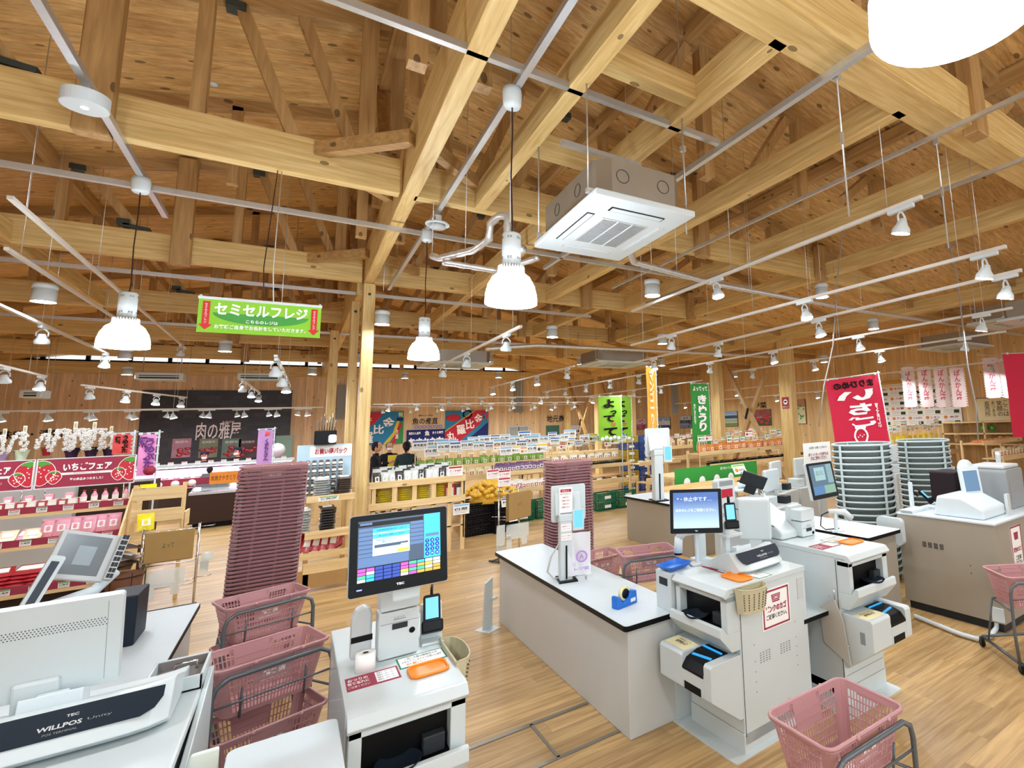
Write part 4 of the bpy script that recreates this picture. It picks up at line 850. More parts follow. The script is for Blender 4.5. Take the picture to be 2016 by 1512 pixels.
tillbody('white till body with a dark lid on the right self checkout', (2.72, 2.92, .992), .08, .46, .36, True)
t = thing('display_pole', 'white pole carrying the closed lane monitor', 'pole', (at(1388, 1100, z=1.0).x, at(1388, 1100, z=1.0).y + .05, .99)); build('pole', G().box((-.035, -.03, 0), (.035, .03, .37)), lamin, t, bev=.008); build('base', G().box((-.06, -.06, 0), (.06, .06, .01)), lamin, t)
a = at(1440, 1030, Y=2.85); cardterm('black card terminal hanging beside the closed lane monitor', (a.x, 2.85, a.z - .08), -.5, .25, post=False); t = thing('terminal_arm', 'white bracket arm holding the tilted card terminal', 'arm', (a.x + .02, 2.92, .99)); build('arm', G().box((-.02, 0, 0), (.02, .04, .32)).box((-.06, -.06, .23), (.09, .04, .25)), white, t, bev=.004)
a = at(1505, 1060, Y=3.1); t = thing('monitor', 'white monitor housing seen from behind on the right self checkout', 'monitor', (a.x + .02, 3.22, 1.16), -.9); build('housing', G().prism([(-.03, -.1), (-.03, .22), (.02, .24), (.07, .2), (.06, -.1)], -.13, .13, 'x'), white, t, bev=.014); build('stand', G().box((-.05, -.02, -.17), (.05, .05, -.08)), white, t)
a = at(1315, 1105, z=.98); t = thing('coin_tray', 'bright blue coin tray on the left corner of the right self checkout', 'tray', (2.3, 3.24, .985), .2)
g = G(); o1, o2 = rr(-.12, -.08, .12, .08, .02), rr(-.09, -.055, .09, .055, .015); n = len(o1); g.add([(x, y, .035) for x, y in o1] + [(x, y, .005) for x, y in o2], [(i, (i + 1) % n, n + (i + 1) % n, n + i) for i in range(n)] + [tuple(range(n, 2 * n))]); o = build('tray', g, blue, t); md = o.modifiers.new('s', 'SOLIDIFY'); md.thickness = .004
t = thing('side_unit', 'small white receipt unit under the blue coin tray', 'printer', (2.32, 3.24, .72)); build('body', G().box((-.12, -.09, .0), (.14, .1, .262)), white, t, bev=.008); build('slot', G().box((-.123, -.05, .17), (-.12, .05, .22)), dgrey, t); build('legs', G().box((-.08, -.06, -.72), (.1, .07, 0)), white, t)
a = at(1358, 1062, Y=3.2); t = thing('handheld_scanner', 'white handheld scanner in its stand behind the blue coin tray', 'scanner', (a.x + .03, 3.22, .985), -.3)
build('handle', G().tube([(-.1, 0, .2), (-.06, 0, .24), (.02, 0, .235), (.08, 0, .23)], [.03, .032, .022, .02], 10), lamin, t); build('nose', G().tube([(-.1, 0, .21), (-.11, 0, .1)], [.03, .034], 10), lamin, t); build('window', G().lathe([(.03, 0), (.03, .012)], 14, (-.11, 0, .085)), black, t); build('stand', G().box((.03, -.015, 0), (.055, .015, .22)).box((-.02, -.05, 0), (.09, .05, .01)), lamin, t)
# ---------------- third kiosk
K3 = cabinet('self_checkout', 'white self checkout farther right, facing the bare floor', (3.5, 2.4, 0), 0, .48, 1.3, 1.045, sgn=-1)
g = G()
for bx in (.62,):
    for r in range(5):
        for c in range(4): g.box((-.2415, bx + c * .05, .83 + r * .012), (-.24, bx + .028 + c * .05, .836 + r * .012))
for z in (.72, .66, .55, .42): g.box((-.2415, .22, z), (-.24, .227, z + .007))
build('side_vents', g, grey, K3); build('door_seam', G().box((-.2412, .14, .1), (-.24, .145, 1.0)), dgrey, K3)
tower(K3, -.03, .14, .62, .74, 1.045, 1.17, 1.27)
monitor('monitor', 'x', at(1620, 945, Y=3.0) - Vector((3.5, 2.4, 0)), .05, .18, .37, .31, art_till_dim, K3)
t = thing('cash_register', 'pale grey till base under the third self checkout monitor', 'cash register', (3.44, 3.35, 1.047)); build('shell', G().prism([(-.28, 0), (-.28, .06), (-.2, .1), (.1, .24), (.25, .3), (.33, .24), (.33, 0)], -.16, .12, 'x'), white, t, bev=.015); build('groove', G().bar((-.162, -.2, .1), (-.162, .28, .2), .004, .006), dgrey, t)
a = at(1660, 1060, Y=2.95); t = thing('handheld_scanner', 'white handheld scanner lying in its stand on the third self checkout', 'scanner', (a.x - .02, 2.95, 1.047), 2.6); build('handle', G().tube([(-.1, 0, .1), (-.04, 0, .16), (.04, 0, .17), (.1, 0, .17)], [.03, .03, .022, .02], 10), lamin, t); build('stand', G().box((.03, -.015, 0), (.055, .015, .16)).box((-.02, -.04, 0), (.09, .04, .01)), lamin, t); build('cord', G().tube([(.1, 0, .17), (.16, -.02, .14), (.17, -.03, .05), (.12, -.05, .01), (-.02, -.09, .006)], .005, 6), black, t)
a = at(1522, 1048, z=1.03); t = thing('tablet_stand', 'grey post with a tilted black tablet left of the third monitor', 'stand', (3.62, 3.6, 1.045)); build('post', G().tube([(0, 0, 0), (0, 0, .3)], .025, 10), lgrey, t); build('base', G().prism(rr(-.08, -.08, .08, .08, .02), 0, .01, 'z'), white, t); build('clamp', G().ball((0, 0, .31), .02, 10), chrome, t)
tb = build('tablet', G().box((-.12, -.01, -.06), (.12, .01, .08)).box((-.05, -.012, -.14), (.06, .01, -.06)), dgrey, t, bev=.008); tb.location = (-.1, .02, .42); tb.rotation_euler = (.5, .35, -.6)
a, b = at(1500, 1187, z=.62), at(1662, 1192, z=.62); t = thing('bag_shelf', 'white shelf with a black edge between the two right self checkouts', 'shelf', (2.97, 2.62, .6)); build('edge_band', G().prism(rr(-.02, .0, .31, .62, .03), 0, .028, 'z'), black, t); build('worktop', G().prism(rr(-.016, .004, .306, .616, .03), .028, .031, 'z'), lamin, t); build('bracket', G().box((.2, .3, -.08), (.27, .6, 0)), white, t)
t = thing('cable_bag', 'black bag with a white frame hanging under the bag shelf', 'bag', (3.06, 2.9, .14)); build('bag', G().box((-.05, -.1, 0), (.06, .14, .4)), black, t, bev=.015); build('white_frame', G().tube([(-.0, -.11, .4), (.0, -.11, .25), (0, .1, .25), (0, .1, .4)], .01, 6, closed=True), lamin, t); build('yellow_tag', G().box((-.02, -.105, .41), (.03, -.1, .45)), yellow, t); build('cord', G().tube([(0, -.05, 0), (.01, -.06, -.06), (0, -.04, -.14)], .006, 6), black, t)
t = thing('clear_folder', 'clear document folder hung on the third self checkout', 'folder', (3.248, 2.46, .3)); build('sleeve', G().prism([(.0, .0), (.22, .1), (.24, .34), (.1, .42), (.04, .3)], -.012, -.004, 'x'), mat('milky_vinyl', '#d9d4ca', .3, alpha=.75, vary=0), t); build('hook', G().tube([(-.004, .1, .42), (-.01, .1, .46), (-.0, .1, .5)], .004, 6), chrome, t)
# ---------------- shopping baskets
def basket_mesh(L=.5, W_=.34, H=.25, m=pink, tap=.1, nested=False, label='精算済', rad=.045):
    g = G(); gl = G(); l0, w0 = L / 2, W_ / 2; l1, w1 = l0 - tap / 2, w0 - tap * .4
    def ring(z, off=0): f = z / H; return [(x, y, z) for x, y in rr(-(l1 + (l0 - l1) * f) - off, -(w1 + (w0 - w1) * f) - off, l1 + (l0 - l1) * f + off, w1 + (w0 - w1) * f + off, rad)]
    def band(z0, z1, o0=0, o1=0, th=.004):
        a, b = ring(z0, o0), ring(z1, o1); n = len(a); g.add(a + b, [(i, (i + 1) % n, n + (i + 1) % n, n + i) for i in range(n)], 0, False)
    g.tube(ring(H, .006), .008, 6, closed=True); band(H - .012, H - .004, .012, .012)
    if not nested: band(H - .028, H)
    if nested:
        band(H - .07, H - .014, -.032, -.03); band(H - .016, H - .012, -.03, .0)
    else:
        band(0, .02); band(H * .52, H * .56) if False else None
        c = ring(0); g.add([(x, y, .004) for x, y, z in c], [tuple(range(len(c)))])
        # corners solid
        a, b = ring(.02), ring(H - .028); n = len(a)
        for i in range(n):
            j = (i + 1) % n
            if (Vector(a[i]) - Vector(a[j])).length < .05: g.add([a[i], a[j], b[j], b[i]], [(0, 1, 2, 3)])
        for side in range(4):
            hx = side % 2 == 0; s = 1 if side < 2 else -1; ll0, ll1, ww0, ww1 = (l0, l1, w0, w1) if hx else (w0, w1, l0, l1)
            def pt(u, z): f = z / H; e = (ll1 + (ll0 - ll1) * f) - rad; wv = (ww1 + (ww0 - ww1) * f) * s; return (u * e, wv, z) if hx else (wv, u * e, z)
            nb = 22 if hx else 14
            for k in range(1, nb):
                u = -1 + 2 * k / nb
                if abs(u) < .42 and hx: g.bar(pt(u, .02), pt(u, H * .52), .005, .004, up=(0, 1, 0) if hx else (1, 0, 0))
                else: g.bar(pt(u, .02), pt(u, H - .028), .005, .004, up=(0, 1, 0) if hx else (1, 0, 0))
            for z in ([.05, .085, .12, .155, .19] if H > .2 else [.06, .1]): g.bar(pt(-1, z), pt(1, z), .004, .006)
            if hx:
                g.add([pt(-.44, H * .52), pt(.44, H * .52), pt(.44, H - .026), pt(-.44, H - .026)], [(0, 1, 2, 3)])
                for sg in ((s),): T = Matrix.Translation((0, (w1 + (w0 - w1) * .64) * s + s * .004, H * .64)) @ Matrix.Rotation(0 if s < 0 else math.pi, 4, 'Z') @ Matrix.Rotation(math.pi / 2 + .12, 4, 'X'); write(gl, label, T, 0, .012, .1, .028, bold=.03); write(gl, '精算前には使用しないで下さい', T, 0, -.022, .12, .009)
            else:
                g.add([pt(-.6, H * .86), pt(.6, H * .86), pt(.6, H - .026), pt(-.6, H - .026)], [(0, 1, 2, 3)])
        for y in (-1, 1):
            for x in (-.09, .12): g.ball((x, y * (w0 + .012), H - .002), .011, 8)
    # folded carry clips on the long sides
    for y in (-1, 1):
        for x in (-L * .2, L * .16):
            for dx in (-.006, .006): g.box((x + dx - .003, y * (w0 - .001) - .005, H - .04), (x + dx + .003, y * (w0 + .004) + .005, H - .008))
    return g, gl
_bk = {}
def basket(label, loc, rz, key='pink', parent=None, group=None, rot=None, m=pink):
    t = thing('shopping_basket', label, 'shopping basket', loc, rz, group, rot=rot)
    if key not in _bk:
        g, gl = basket_mesh(m=m); a = build('basket', g, m, t); b = build('lettering', gl, mat('faint_white_print', '#f6eeee', .6, vary=0), t); _bk[key] = (a, b)
    else:
        for o in _bk[key]: dup(o, par=t)
    return t
gN, _ = basket_mesh(nested=True); nestm = None
def stack(x, y, n, rz, topz, label_top, label, group, pitch=.0335, lean=(0, 0), z_first=None):
    global nestm
    z0 = topz - .25 - (n - 1) * pitch
    for k in range(n - 1):
        if k == 0: basket('lowest pink basket of ' + group[group.index('the'):], (x, y, max(0, z0)), rz); continue
        f = k / n; loc = (x + lean[0] * f, y + lean[1] * f, max(0, z0) + k * pitch)
        if nestm is None: nestm = build('shopping_basket', gN, mat('shaded_pink_plastic', '#96696f', .42, vary=.03)); o = nestm  # darker copy of the basket pink, shade inside the stack put into the colour
        else: o = nestm.copy(); COL.objects.link(o)
        o.location = loc; o.rotation_euler = (0, 0, rz + rnd.uniform(-.006, .006)); tag(o, label, 'shopping basket', group)
    k = n - 1; basket(label_top, (x + lean[0], y + lean[1], max(0, z0) + k * pitch), rz)
n = 46
stack(-.2, 6.35, n, .0, 1.79, 'topmost pink basket of the tall stack left of the front post', 'pink basket nested in the tall stack left of the front post', 'baskets nested in the left tall stack', lean=(.06, 0))
stack(2.72, 6.0, 42, .0, 1.62, 'topmost pink basket of the tall stack behind the card terminal column', 'pink basket nested in the tall stack behind the card terminal column', 'baskets nested in the middle tall stack')
# carts
def cart(label, loc, rz, top=.9, low=True, blabel='', llabel='', down=False):
    "two tier basket cart; the arch stands on its -Y side"
    t = thing('basket_cart', label, 'shopping cart', loc, rz); r = .0125; zt = top - .035
    def arch(y, zz): return [(-.27, y - .02, .06), (-.27, y, .3), (-.265, y, zz - .08), (-.25, y, zz - .03), (-.2, y, zz), (.2, y, zz), (.25, y, zz - .03), (.265, y, zz - .08), (.27, y, .3), (.27, y - .02, .06)]
    build('arch', G().tube(arch(-.2, zt), r, 8), tubeg, t)
    g = G().tube([(-.27, -.2, .08), (-.24, .3, .08)], r, 8).tube([(.27, -.2, .08), (.24, .3, .08)], r, 8).tube([(-.24, .3, .08), (.24, .3, .08)], r, 8)
    build('base_frame', g, tubeg, t)
    g = G().tube([(-.265, -.2, top - .25), (-.2, .16, top - .26), (.2, .16, top - .26), (.265, -.2, top - .25)], .007, 6).tube([(-.265, -.2, top - .16), (.265, -.2, top - .16)], .006, 6)
    g.tube([(-.14, -.19, top - .1), (-.14, -.17, top - .25)], .006, 6).tube([(.14, -.19, top - .1), (.14, -.17, top - .25)], .006, 6)
    g.tube([(-.2, .16, top - .26), (-.25, .2, .08)], .009, 6).tube([(.2, .16, top - .26), (.25, .2, .08)], .009, 6)
    build('basket_rest', g, tubeg, t)
    for x in (-.26, .26):
        for y in (-.22, .28):
            w = build('wheel', G().lathe([(.012, -.01), (.03, -.012), (.035, 0), (.03, .012), (.012, .01)], 16, T=Matrix.Translation((x, y, .035)) @ Matrix.Rotation(math.pi / 2, 4, 'Y')), black, t); build('fork', G().box((x - .016, y - .012, .03), (x + .016, y + .012, .085)), dsteel, w)
    R = Matrix.Rotation(rz, 4, 'Z'); q = Vector(loc)
    if blabel: basket(blabel, q + R @ Vector((0, -.005, top - .25)), rz)
    if llabel: basket(llabel, q + R @ Vector((0, -.03, .32)), rz)
    return t
cart('grey tube basket cart, the nearer of two beside the left counter', (-.08, 3.84, 0), .32, .9, True, 'pink basket on the nearer cart beside the left counter, with white lettering', 'pink basket on the lower tier of the nearer left cart')
cart('grey tube basket cart, the farther of two beside the left counter', (-.14, 5.15, 0), .32, .88, True, 'pink basket on the farther cart before the tall stack', 'pink basket on the lower tier of the farther left cart')
cart('grey tube basket cart behind the blue tape dispenser', (2.7, 4.25, 0), -.3, .88, True, 'pink basket on the cart behind the blue tape dispenser', '')
basket('pink basket with green print standing low beside the centre counter', (2.62, 5.1, .45), .1); tag(build('basket_rack', G().tube([(2.4, 4.9, .44), (2.9, 4.95, .44), (2.9, 5.3, .44), (2.4, 5.3, .44)], .01, 6, closed=True).tube([(2.4, 4.9, 0), (2.4, 4.9, .44)], .01, 6).tube([(2.9, 4.95, 0), (2.9, 4.95, .44)], .01, 6).tube([(2.9, 5.3, 0), (2.9, 5.3, .44)], .01, 6).tube([(2.4, 5.3, 0), (2.4, 5.3, .44)], .01, 6), tubeg), 'low grey tube rack under a pink basket beside the centre counter', 'rack')
cart('grey tube basket cart at the bottom right corner', (1.99, 1.62, 0), -.02, .76, True, 'empty pink basket at the bottom right with a white note inside', '')
tag(build('paper_note', G().box((1.9, 1.52, .523), (2.06, 1.62, .525)), paper), 'white note lying in the bottom right pink basket', 'note')
cart('grey tube basket cart cut by the right edge', (5.0, 1.98, 0), -.6, .7, True, 'pink basket on the cart cut by the right edge', '')
# ---------------- floor trunking and green bag
g = G().bar((.6, 3.8, .003), (1.86, 3.8, .003), .035, .006).bar((.95, 3.335, .003), (2.0, 3.335, .003), .03, .006).bar((1.426, 3.8, .003), (1.432, 3.335, .003), .02, .006); o = tag(build('floor_access_strip', g, mat('aluminium_strip', '#9a948a', .35, metal=.9)), 'aluminium strips framing the floor access hatch', 'floor strip')
g = G().ball((-.5, 5.0, .14), .16, 14, sq=(1, .9, .9)); tag(build('green_bag', g, mat('green_poly', '#2f9a4e', .35, bump=.5, scale=12)), 'green plastic bag on the floor beside the left counter', 'plastic bag')
# ================================================================ goods: one of each kind, then copies
cw = MT['crate_wood_x']; cwy = MT['crate_wood_y']; cwz = MT['crate_wood_z']; card = mat('cardboard', '#b08a55', .75, vary=.08)
def proto(name, g, mats, **k): o = build(name, g, mats, **k); COL.objects.unlink(o); return o
def put(o, loc, rz=0, label=None, cat=None, group=None, sc=1):
    c = o.copy(); COL.objects.link(c); c.location = loc; c.rotation_euler = rz if isinstance(rz, tuple) else (0, 0, rz)
    c.scale = sc if isinstance(sc, tuple) else (sc,) * 3
    return tag(c, label, cat, group)
def pillow(w, h, d, n=6, m=5, crimp=.006):
    g = G(); vs = []
    for s in (-1, 1):
        for j in range(m + 1):
            for i in range(n + 1):
                u, v = i / n, j / m; b = (math.sin(math.pi * u) * math.sin(math.pi * v)) ** .5 if 0 < u < 1 and 0 < v < 1 else 0
                vs.append(((u - .5) * w, s * b * d / 2 + .0, v * h))
    k = (n + 1) * (m + 1); fs = []
    for s in range(2):
        for j in range(m):
            for i in range(n): a = s * k + j * (n + 1) + i; fs.append((a, a + 1, a + n + 2, a + n + 1))
    return g.add(vs, fs, 0, True)
snackm = [mat('pack_' + n, c, .3, coat=.5, vary=.15, scale=30, bump=.3) for n, c in (('pink', '#e6a0b4'), ('red', '#b3202c'), ('silver', '#c9ccc8'), ('brown', '#5b4638'), ('white', '#ecebe4'), ('cream', '#e9dfba'), ('green', '#7ea63f'), ('orange', '#e38d3f'), ('yellow', '#f2dc1e'), ('dark', '#2c2a2a'), ('purple', '#6d4a78'))]
PK = {n: m for n, m in zip(('pink', 'red', 'silver', 'brown', 'white', 'cream', 'green', 'orange', 'yellow', 'dark', 'purple'), snackm)}
def pouch(n, w=.16, h=.2, d=.05, lab=None):
    g = pillow(w, h, d); g.box((-w / 2, -.002, h - .005), (w / 2, .002, h + .02), 1)
    if lab: g.box((-w * .25, -d * .46, h * .3), (w * .25, -d * .36, h * .7), 2)
    return proto('pouch', g, [PK[n], PK[n], lab or paper])
P_ = {n: pouch(n, lab=paper if n not in ('white', 'cream') else PK['red']) for n in PK}
FL = {}
def flatpack(n):
    if n not in FL:
        g = pillow(.2, .28, .035); g.box((-.06, -.022, .08), (.06, -.016, .2), 1); FL[n] = proto('food_pack', g, [PK[n], paper])
    return FL[n]
def boxp(n, w=.12, d=.08, h=.06):
    g = G().box((-w / 2, -d / 2, 0), (w / 2, d / 2, h)).box((-w * .35, -d / 2 - .001, h * .2), (w * .35, -d / 2, h * .8), 1).box((-w * .3, -d * .3, h), (w * .3, d * .3, h + .001), 1)
    return proto('gift_box', g, [PK[n], paper], bev=.003, seg=1)
BX = {n: boxp(n) for n in ('white', 'pink', 'red', 'brown', 'cream', 'orange')}
btl = proto('bottle', G().lathe([(.001, 0), (.028, 0), (.03, .01), (.03, .1), (.012, .14), (.012, .165), (.001, .166)], 14).lathe([(.0302, .03), (.0302, .09)], 14, mi=1, cap=False).lathe([(.0135, .15), (.0135, .17), (.001, .171)], 12, mi=2), [PK['pink'], paper, PK['red']])
jar = proto('jar', G().lathe([(.001, 0), (.034, 0), (.036, .01), (.036, .07), (.028, .08), (.03, .1), (.001, .1)], 14).lathe([(.0365, .02), (.0365, .06)], 14, mi=1, cap=False), [PK['brown'], paper])
traym = proto('tray_pack', G().prism([(-.1, .03), (-.085, 0), (.085, 0), (.1, .03)], -.065, .065, 'y').ball((-.05, 0, .03), .035, 8, 1, (1, 1, .7)).ball((.03, .02, .03), .035, 8, 1, (1, 1, .7)).ball((.0, -.03, .03), .03, 8, 1, (1, 1, .7)).box((-.03, -.03, .056), (.04, .02, .058), 2), [lamin, PK['red'], paper])
def cards(txt, w=.1, h=.07, colr=None, textm=ink, art=None):
    g = G().box((-w / 2, -.001, 0), (w / 2, .001, h)); ms = [paper, textm, colr or red, art or orange]; F = face((0, -.001, 0))
    g.box((-w * .45, -.0016, h * .78), (w * .45, -.001, h * .95), 2)
    if art: g.lathe([(h * .2, 0), (h * .2, .001)], 14, mi=3, T=Matrix.Translation((-w * .25, -.001, h * .4)) @ Matrix.Rotation(math.pi / 2, 4, 'X')); write(g, txt, F, w * .17, h * .4, w * .5, h * .28, 1, bold=.02)
    else: write(g, txt, F, 0, h * .52, w * .8, h * .26, 1, bold=.02); g.box((-w * .4, -.0016, h * .28), (w * .4, -.001, h * .3), 1).box((-w * .4, -.0016, h * .16), (w * .3, -.001, h * .18), 1)
    return proto('price_card', g, ms)
CD = [cards('税込350円'), cards('お買得', colr=green), cards('しいたけ', .2, .14, orange, art=orange), cards('みかん', .2, .14, lime, art=orange), cards('トマト', .2, .14, red, red, red), cards('エノキ98円', .2, .14, red, red), cards('産地直送', .24, .17, blue), cards('大根', .2, .14, green, art=green), cards('白菜', .3, .2, mat('sky_print', '#8fc4e8', .6, vary=0)), cards('きのこ', .26, .18, yellow, art=PK['brown'])]
def crate(n, c, w=.5, d=.36, h=.2, tagm=True):
    m = mat(n, c, .45, vary=.05); g = G(); t = .012
    g.box((-w / 2, -d / 2, 0), (w / 2, d / 2, t)); g.box((-w / 2 - .006, -d / 2 - .006, h - .03), (w / 2 + .006, -d / 2 + t, h)).box((-w / 2 - .006, d / 2 - t, h - .03), (w / 2 + .006, d / 2 + .006, h)).box((-w / 2 - .006, -d / 2, h - .03), (-w / 2 + t, d / 2, h)).box((w / 2 - t, -d / 2, h - .03), (w / 2 + .006, d / 2, h))
    for s in (-1, 1):
        for k in range(11): x = -w / 2 + w * k / 10; g.cb((x, s * (d / 2 - .006), h / 2), (.012, .012, h))
        for k in range(8): y = -d / 2 + d * k / 7; g.cb((s * (w / 2 - .006), y, h / 2), (.012, .012, h))
        for z in (.05, .09, .13): g.cb((0, s * (d / 2 - .006), z), (w, .008, .014)); g.cb((s * (w / 2 - .006), 0, z), (.008, d, .014))
    if tagm: g.box((-.08, -d / 2 - .012, .06), (.1, -d / 2 - .006, .13), 1)
    return proto('plastic_crate', g, [m, paper])
CR_ = {'green': crate('green_crate', '#1f6b4c'), 'black': crate('black_crate', '#17171b', tagm=False), 'yellow': crate('yellow_crate', '#c2a320'), 'blue': crate('blue_crate', '#2a52a0'), 'brown': crate('brown_crate', '#5a3a2c', h=.1), 'blackl': crate('black_low_crate', '#1c1b1c', .4, .28, .09, False)}
def wooden_rack(label, x0, y0, w, d, tiers, loc_rz=0, slats=True, back=False):
    "tiers: list of (y offset, z, front board height)"
    t = thing('wooden_display_rack', label, 'display rack', (x0, y0, 0), loc_rz)
    zt = max(q[1] for q in tiers)
    for x in (.0, w):
        for y in (0, d): build('leg', G().box((x - .03, y - .02, 0), (x + .03, y + .02, (tiers[0][1] if y == 0 else zt) + .06)), cwz, t)
    for (yo, z, fb) in tiers:
        build('shelf_board', G().box((-.03, yo, z - .02), (w + .03, min(d + .02, yo + .45), z)), cw, t)
        build('front_board', G().box((-.035, yo - .022, z - .05), (w + .035, yo, z - .05 + fb)), cw, t, bev=.003, seg=1)
    if slats:
        for x in (-.03, w + .0): build('side_board', G().box((x - .0, -.0, zt * .35), (x + .022, d, zt * .35 + .09)), cwy, t); build('side_board', G().box((x, 0, zt * .75), (x + .022, d, zt * .75 + .09)), cwy, t)
    if back: build('back_board', G().box((0, d, zt - .1), (w, d + .02, zt + .35)), cw, t)
    return t
# ---------------- strawberry stand at the left
t = thing('strawberry_stand', 'tiered strawberry stand with maroon shelf strips at the left', 'display rack', (0, 0, 0))
SX0, SX1 = -3.4, -1.72; TI = ((9.2, .5), (9.62, .96), (10.0, 1.3))
for k, (y, z) in enumerate(TI):
    build('shelf_board', G().box((SX0, y, z - .02), (SX1, y + .5, z)), cw, t); build('price_strip', G().box((SX0, y - .012, z - .06), (SX1, y, z + .02)), maroon, t); build('edge_board', G().box((SX0, y - .02, z - .1), (SX1 + .02, y, z - .06)), cw, t)
build('side_panel', G().prism([(9.2, 0), (10.5, 0), (10.5, 1.45), (9.95, 1.45), (9.2, .65)], SX1, SX1 + .02, 'x'), cwy, t)
build('base', G().box((SX0, 9.25, 0), (SX1, 10.5, .38)), mat('dark_brown_panel', '#3a2a22', .6), t)
g = G()
for k, (y, z) in enumerate(TI):
    for i in range(7): x = SX1 - .12 - i * .22; put(CD[i % 2], (x, y - .022, z - .055), 0, 'small white price card clipped to the strawberry stand shelf', 'price card', 'price cards on the strawberry stand', (.9, 1, .9))
for i in range(14):
    x = SX1 - .55 - i * .085
    for j in range(2): put(BX['red' if (i + j) % 2 else 'white'], (x, 10.08 + j * .12, 1.3 + .0), 0, 'small red and white strawberry box on the top shelf of the stand', 'sweet box', 'strawberry boxes on the stand', (.6, .8, 1.3))
    if i % 2: put(BX['pink'], (x, 10.3, 1.3), 0, 'small red and white strawberry box on the top shelf of the stand', 'sweet box', 'strawberry boxes on the stand', (.6, .8, 2.3))
for i in range(5): put(btl, (SX1 - .08 - i * .095, 10.08, 1.3), 0, 'pink bottle wrapped in clear film on the top shelf of the stand', 'bottle', 'pink bottles on the stand')
for i in range(9): put(P_['orange' if i % 3 == 0 else 'red'], (SX1 - .62 - i * .05, 10.05 + .05 * (i % 3), 1.3), (-.9, 0, rnd.uniform(-.3, .3)), 'red and orange sweet pouch lying on the top shelf of the stand', 'sweet pouch', 'loose pouches on the stand', .55)
for i in range(6): put(P_['pink'], (SX1 - .1 - i * .11, 9.72 + .02 * (i % 2), .96), (-.25, 0, 0), 'bright pink pouch standing on the middle shelf of the stand', 'sweet pouch', 'pink pouches on the stand', (.8, 1, 1))
for i in range(9): put(flatpack('pink' if i % 2 else 'cream'), (SX1 - .75 - i * .1, 9.66 + .03 * (i % 2), .97), (-1.0, 0, rnd.uniform(-.3, .3)), 'clear pack of pale pink sweets on the middle shelf of the stand', 'sweet pack', 'pink sweet packs on the stand', .7)
for i in range(4): put(P_['dark'], (SX1 - 1.1 - i * .13, 9.7, .97), (-.4, 0, 0), 'small pouch with a round black print on the middle shelf of the stand', 'sweet pouch', 'black printed pouches on the stand', .7)
for i in range(10):
    for j in range(4): put(flatpack('red'), (SX1 - .22 - i * .13, 9.26 + .03 * j, .52 + .035 * j), (-1.3, 0, rnd.uniform(-.2, .2)), 'shiny red pack piled on the bottom shelf of the stand', 'food pack', 'red packs on the stand', .9)
strawb = mat('strawberry_print', '#c5263a', .5, vary=0); leafm = mat('leaf_print', '#4f9b3a', .5, vary=0)
def sbanner(label, px0, px1):
    y = 10.3; a, b = at(px0, 905, Y=y), at(px1, 893, Y=y); z0, z1 = 1.52, 1.88; w = b.x - a.x; xm = (a.x + b.x) / 2
    t = thing('strawberry_banner', label, 'banner', (xm, y, z0)); h = z1 - z0
    build('panel', G().box((-w / 2, 0, 0), (w / 2, .004, h)), maroon, t); build('border', G().box((-w / 2 - .01, -.002, -.012), (w / 2 + .01, .006, .0)).box((-w / 2 - .01, -.002, h), (w / 2 + .01, .006, h + .012)).box((w / 2, -.002, 0), (w / 2 + .012, .006, h)).box((-w / 2 - .012, -.002, 0), (-w / 2, .006, h)), lamin, t)
    build('white_line', G().box((-w * .26, -.003, h * .42), (w * .26, -.001, h * .5)), whitep, t)
    g = G(); F = face((0, -.002, 0)); write(g, 'いちごフェア', F, 0, h * .7, w * .5, h * .28, bold=.04); write(g, '苺の商品あつめました！', F, .0, h * .25, w * .34, h * .1, bold=.02); build('lettering', g, whitep, t)
    g = G(); write(g, 'Strawberry Fair', F, 0, h * .46, w * .28, h * .06, lift=.003); build('lettering', g, maroon, t)
    for s in (-1, 1):
        for (cx, cz, q) in ((s * w * .46, h * .52, h * .44), (s * w * .33, h * .35, h * .24)):
            po = [(cx + q * (1 - .35 * (max(0, -math.sin(a_))) ** 1) * math.cos(a_) * .8, cz + q * math.sin(a_)) for a_ in [k * math.pi / 12 for k in range(24)]]; po = [(max(-w / 2, min(w / 2, x)), z) for x, z in po]
            o = build('strawberry', G().prism(po, -.0035 - (.001 if q < h * .3 else 0), -.001, 'y'), strawb, t)
            build('outline', G().tube([(x, -.004, z) for x, z in po], .004, 4, closed=True), whitep, o); build('leaf', G().prism([(max(-w / 2, min(w / 2, cx + q * .5 * math.cos(a_))), cz + q * .8 + q * .3 * math.sin(a_) * (1 if k % 2 else .5)) for k, a_ in enumerate([k * math.pi / 6 for k in range(12)])], -.006, -.004, 'y'), leafm, o)
            g = G()
            for k in range(9): x, z = cx + q * .45 * math.cos(k * 2.4) * (k / 9) ** .5, cz + q * .6 * math.sin(k * 2.4) * (k / 9) ** .5; g.box((x - .006, -.0055, z - .006), (x + .006, -.004, z + .006)) if abs(x) < w / 2 - .01 else None
            build('seeds', g, whitep, o)
    for x in (-w * .4, w * .4): build('pole', G().tube([(x, .01, -.22), (x, .01, 0)], .006, 6), chrome, t)
sbanner('red strawberry fair banner with white lettering over the stand', 76, 268); sbanner('left half of a red strawberry fair banner cut by the left edge', -118, 70)
t = thing('wooden_side_crate', 'pine slat crate stand at the right end of the strawberry stand', 'crate', (-1.45, 9.7, 0))
for z in (.75, 1.02, 1.3): build('slat', G().box((-.22, 0, z), (.27, .02, z + .16)), cw, t)
for x in (-.22, .25): build('upright', G().box((x, .02, 0), (x + .04, .06, 1.5)), cwz, t)
build('side', G().box((.27, 0, .9), (.29, .5, 1.1)), cwy, t); build('bottom_shelf', G().box((-.22, .0, .55), (.27, .5, .58)), cw, t)
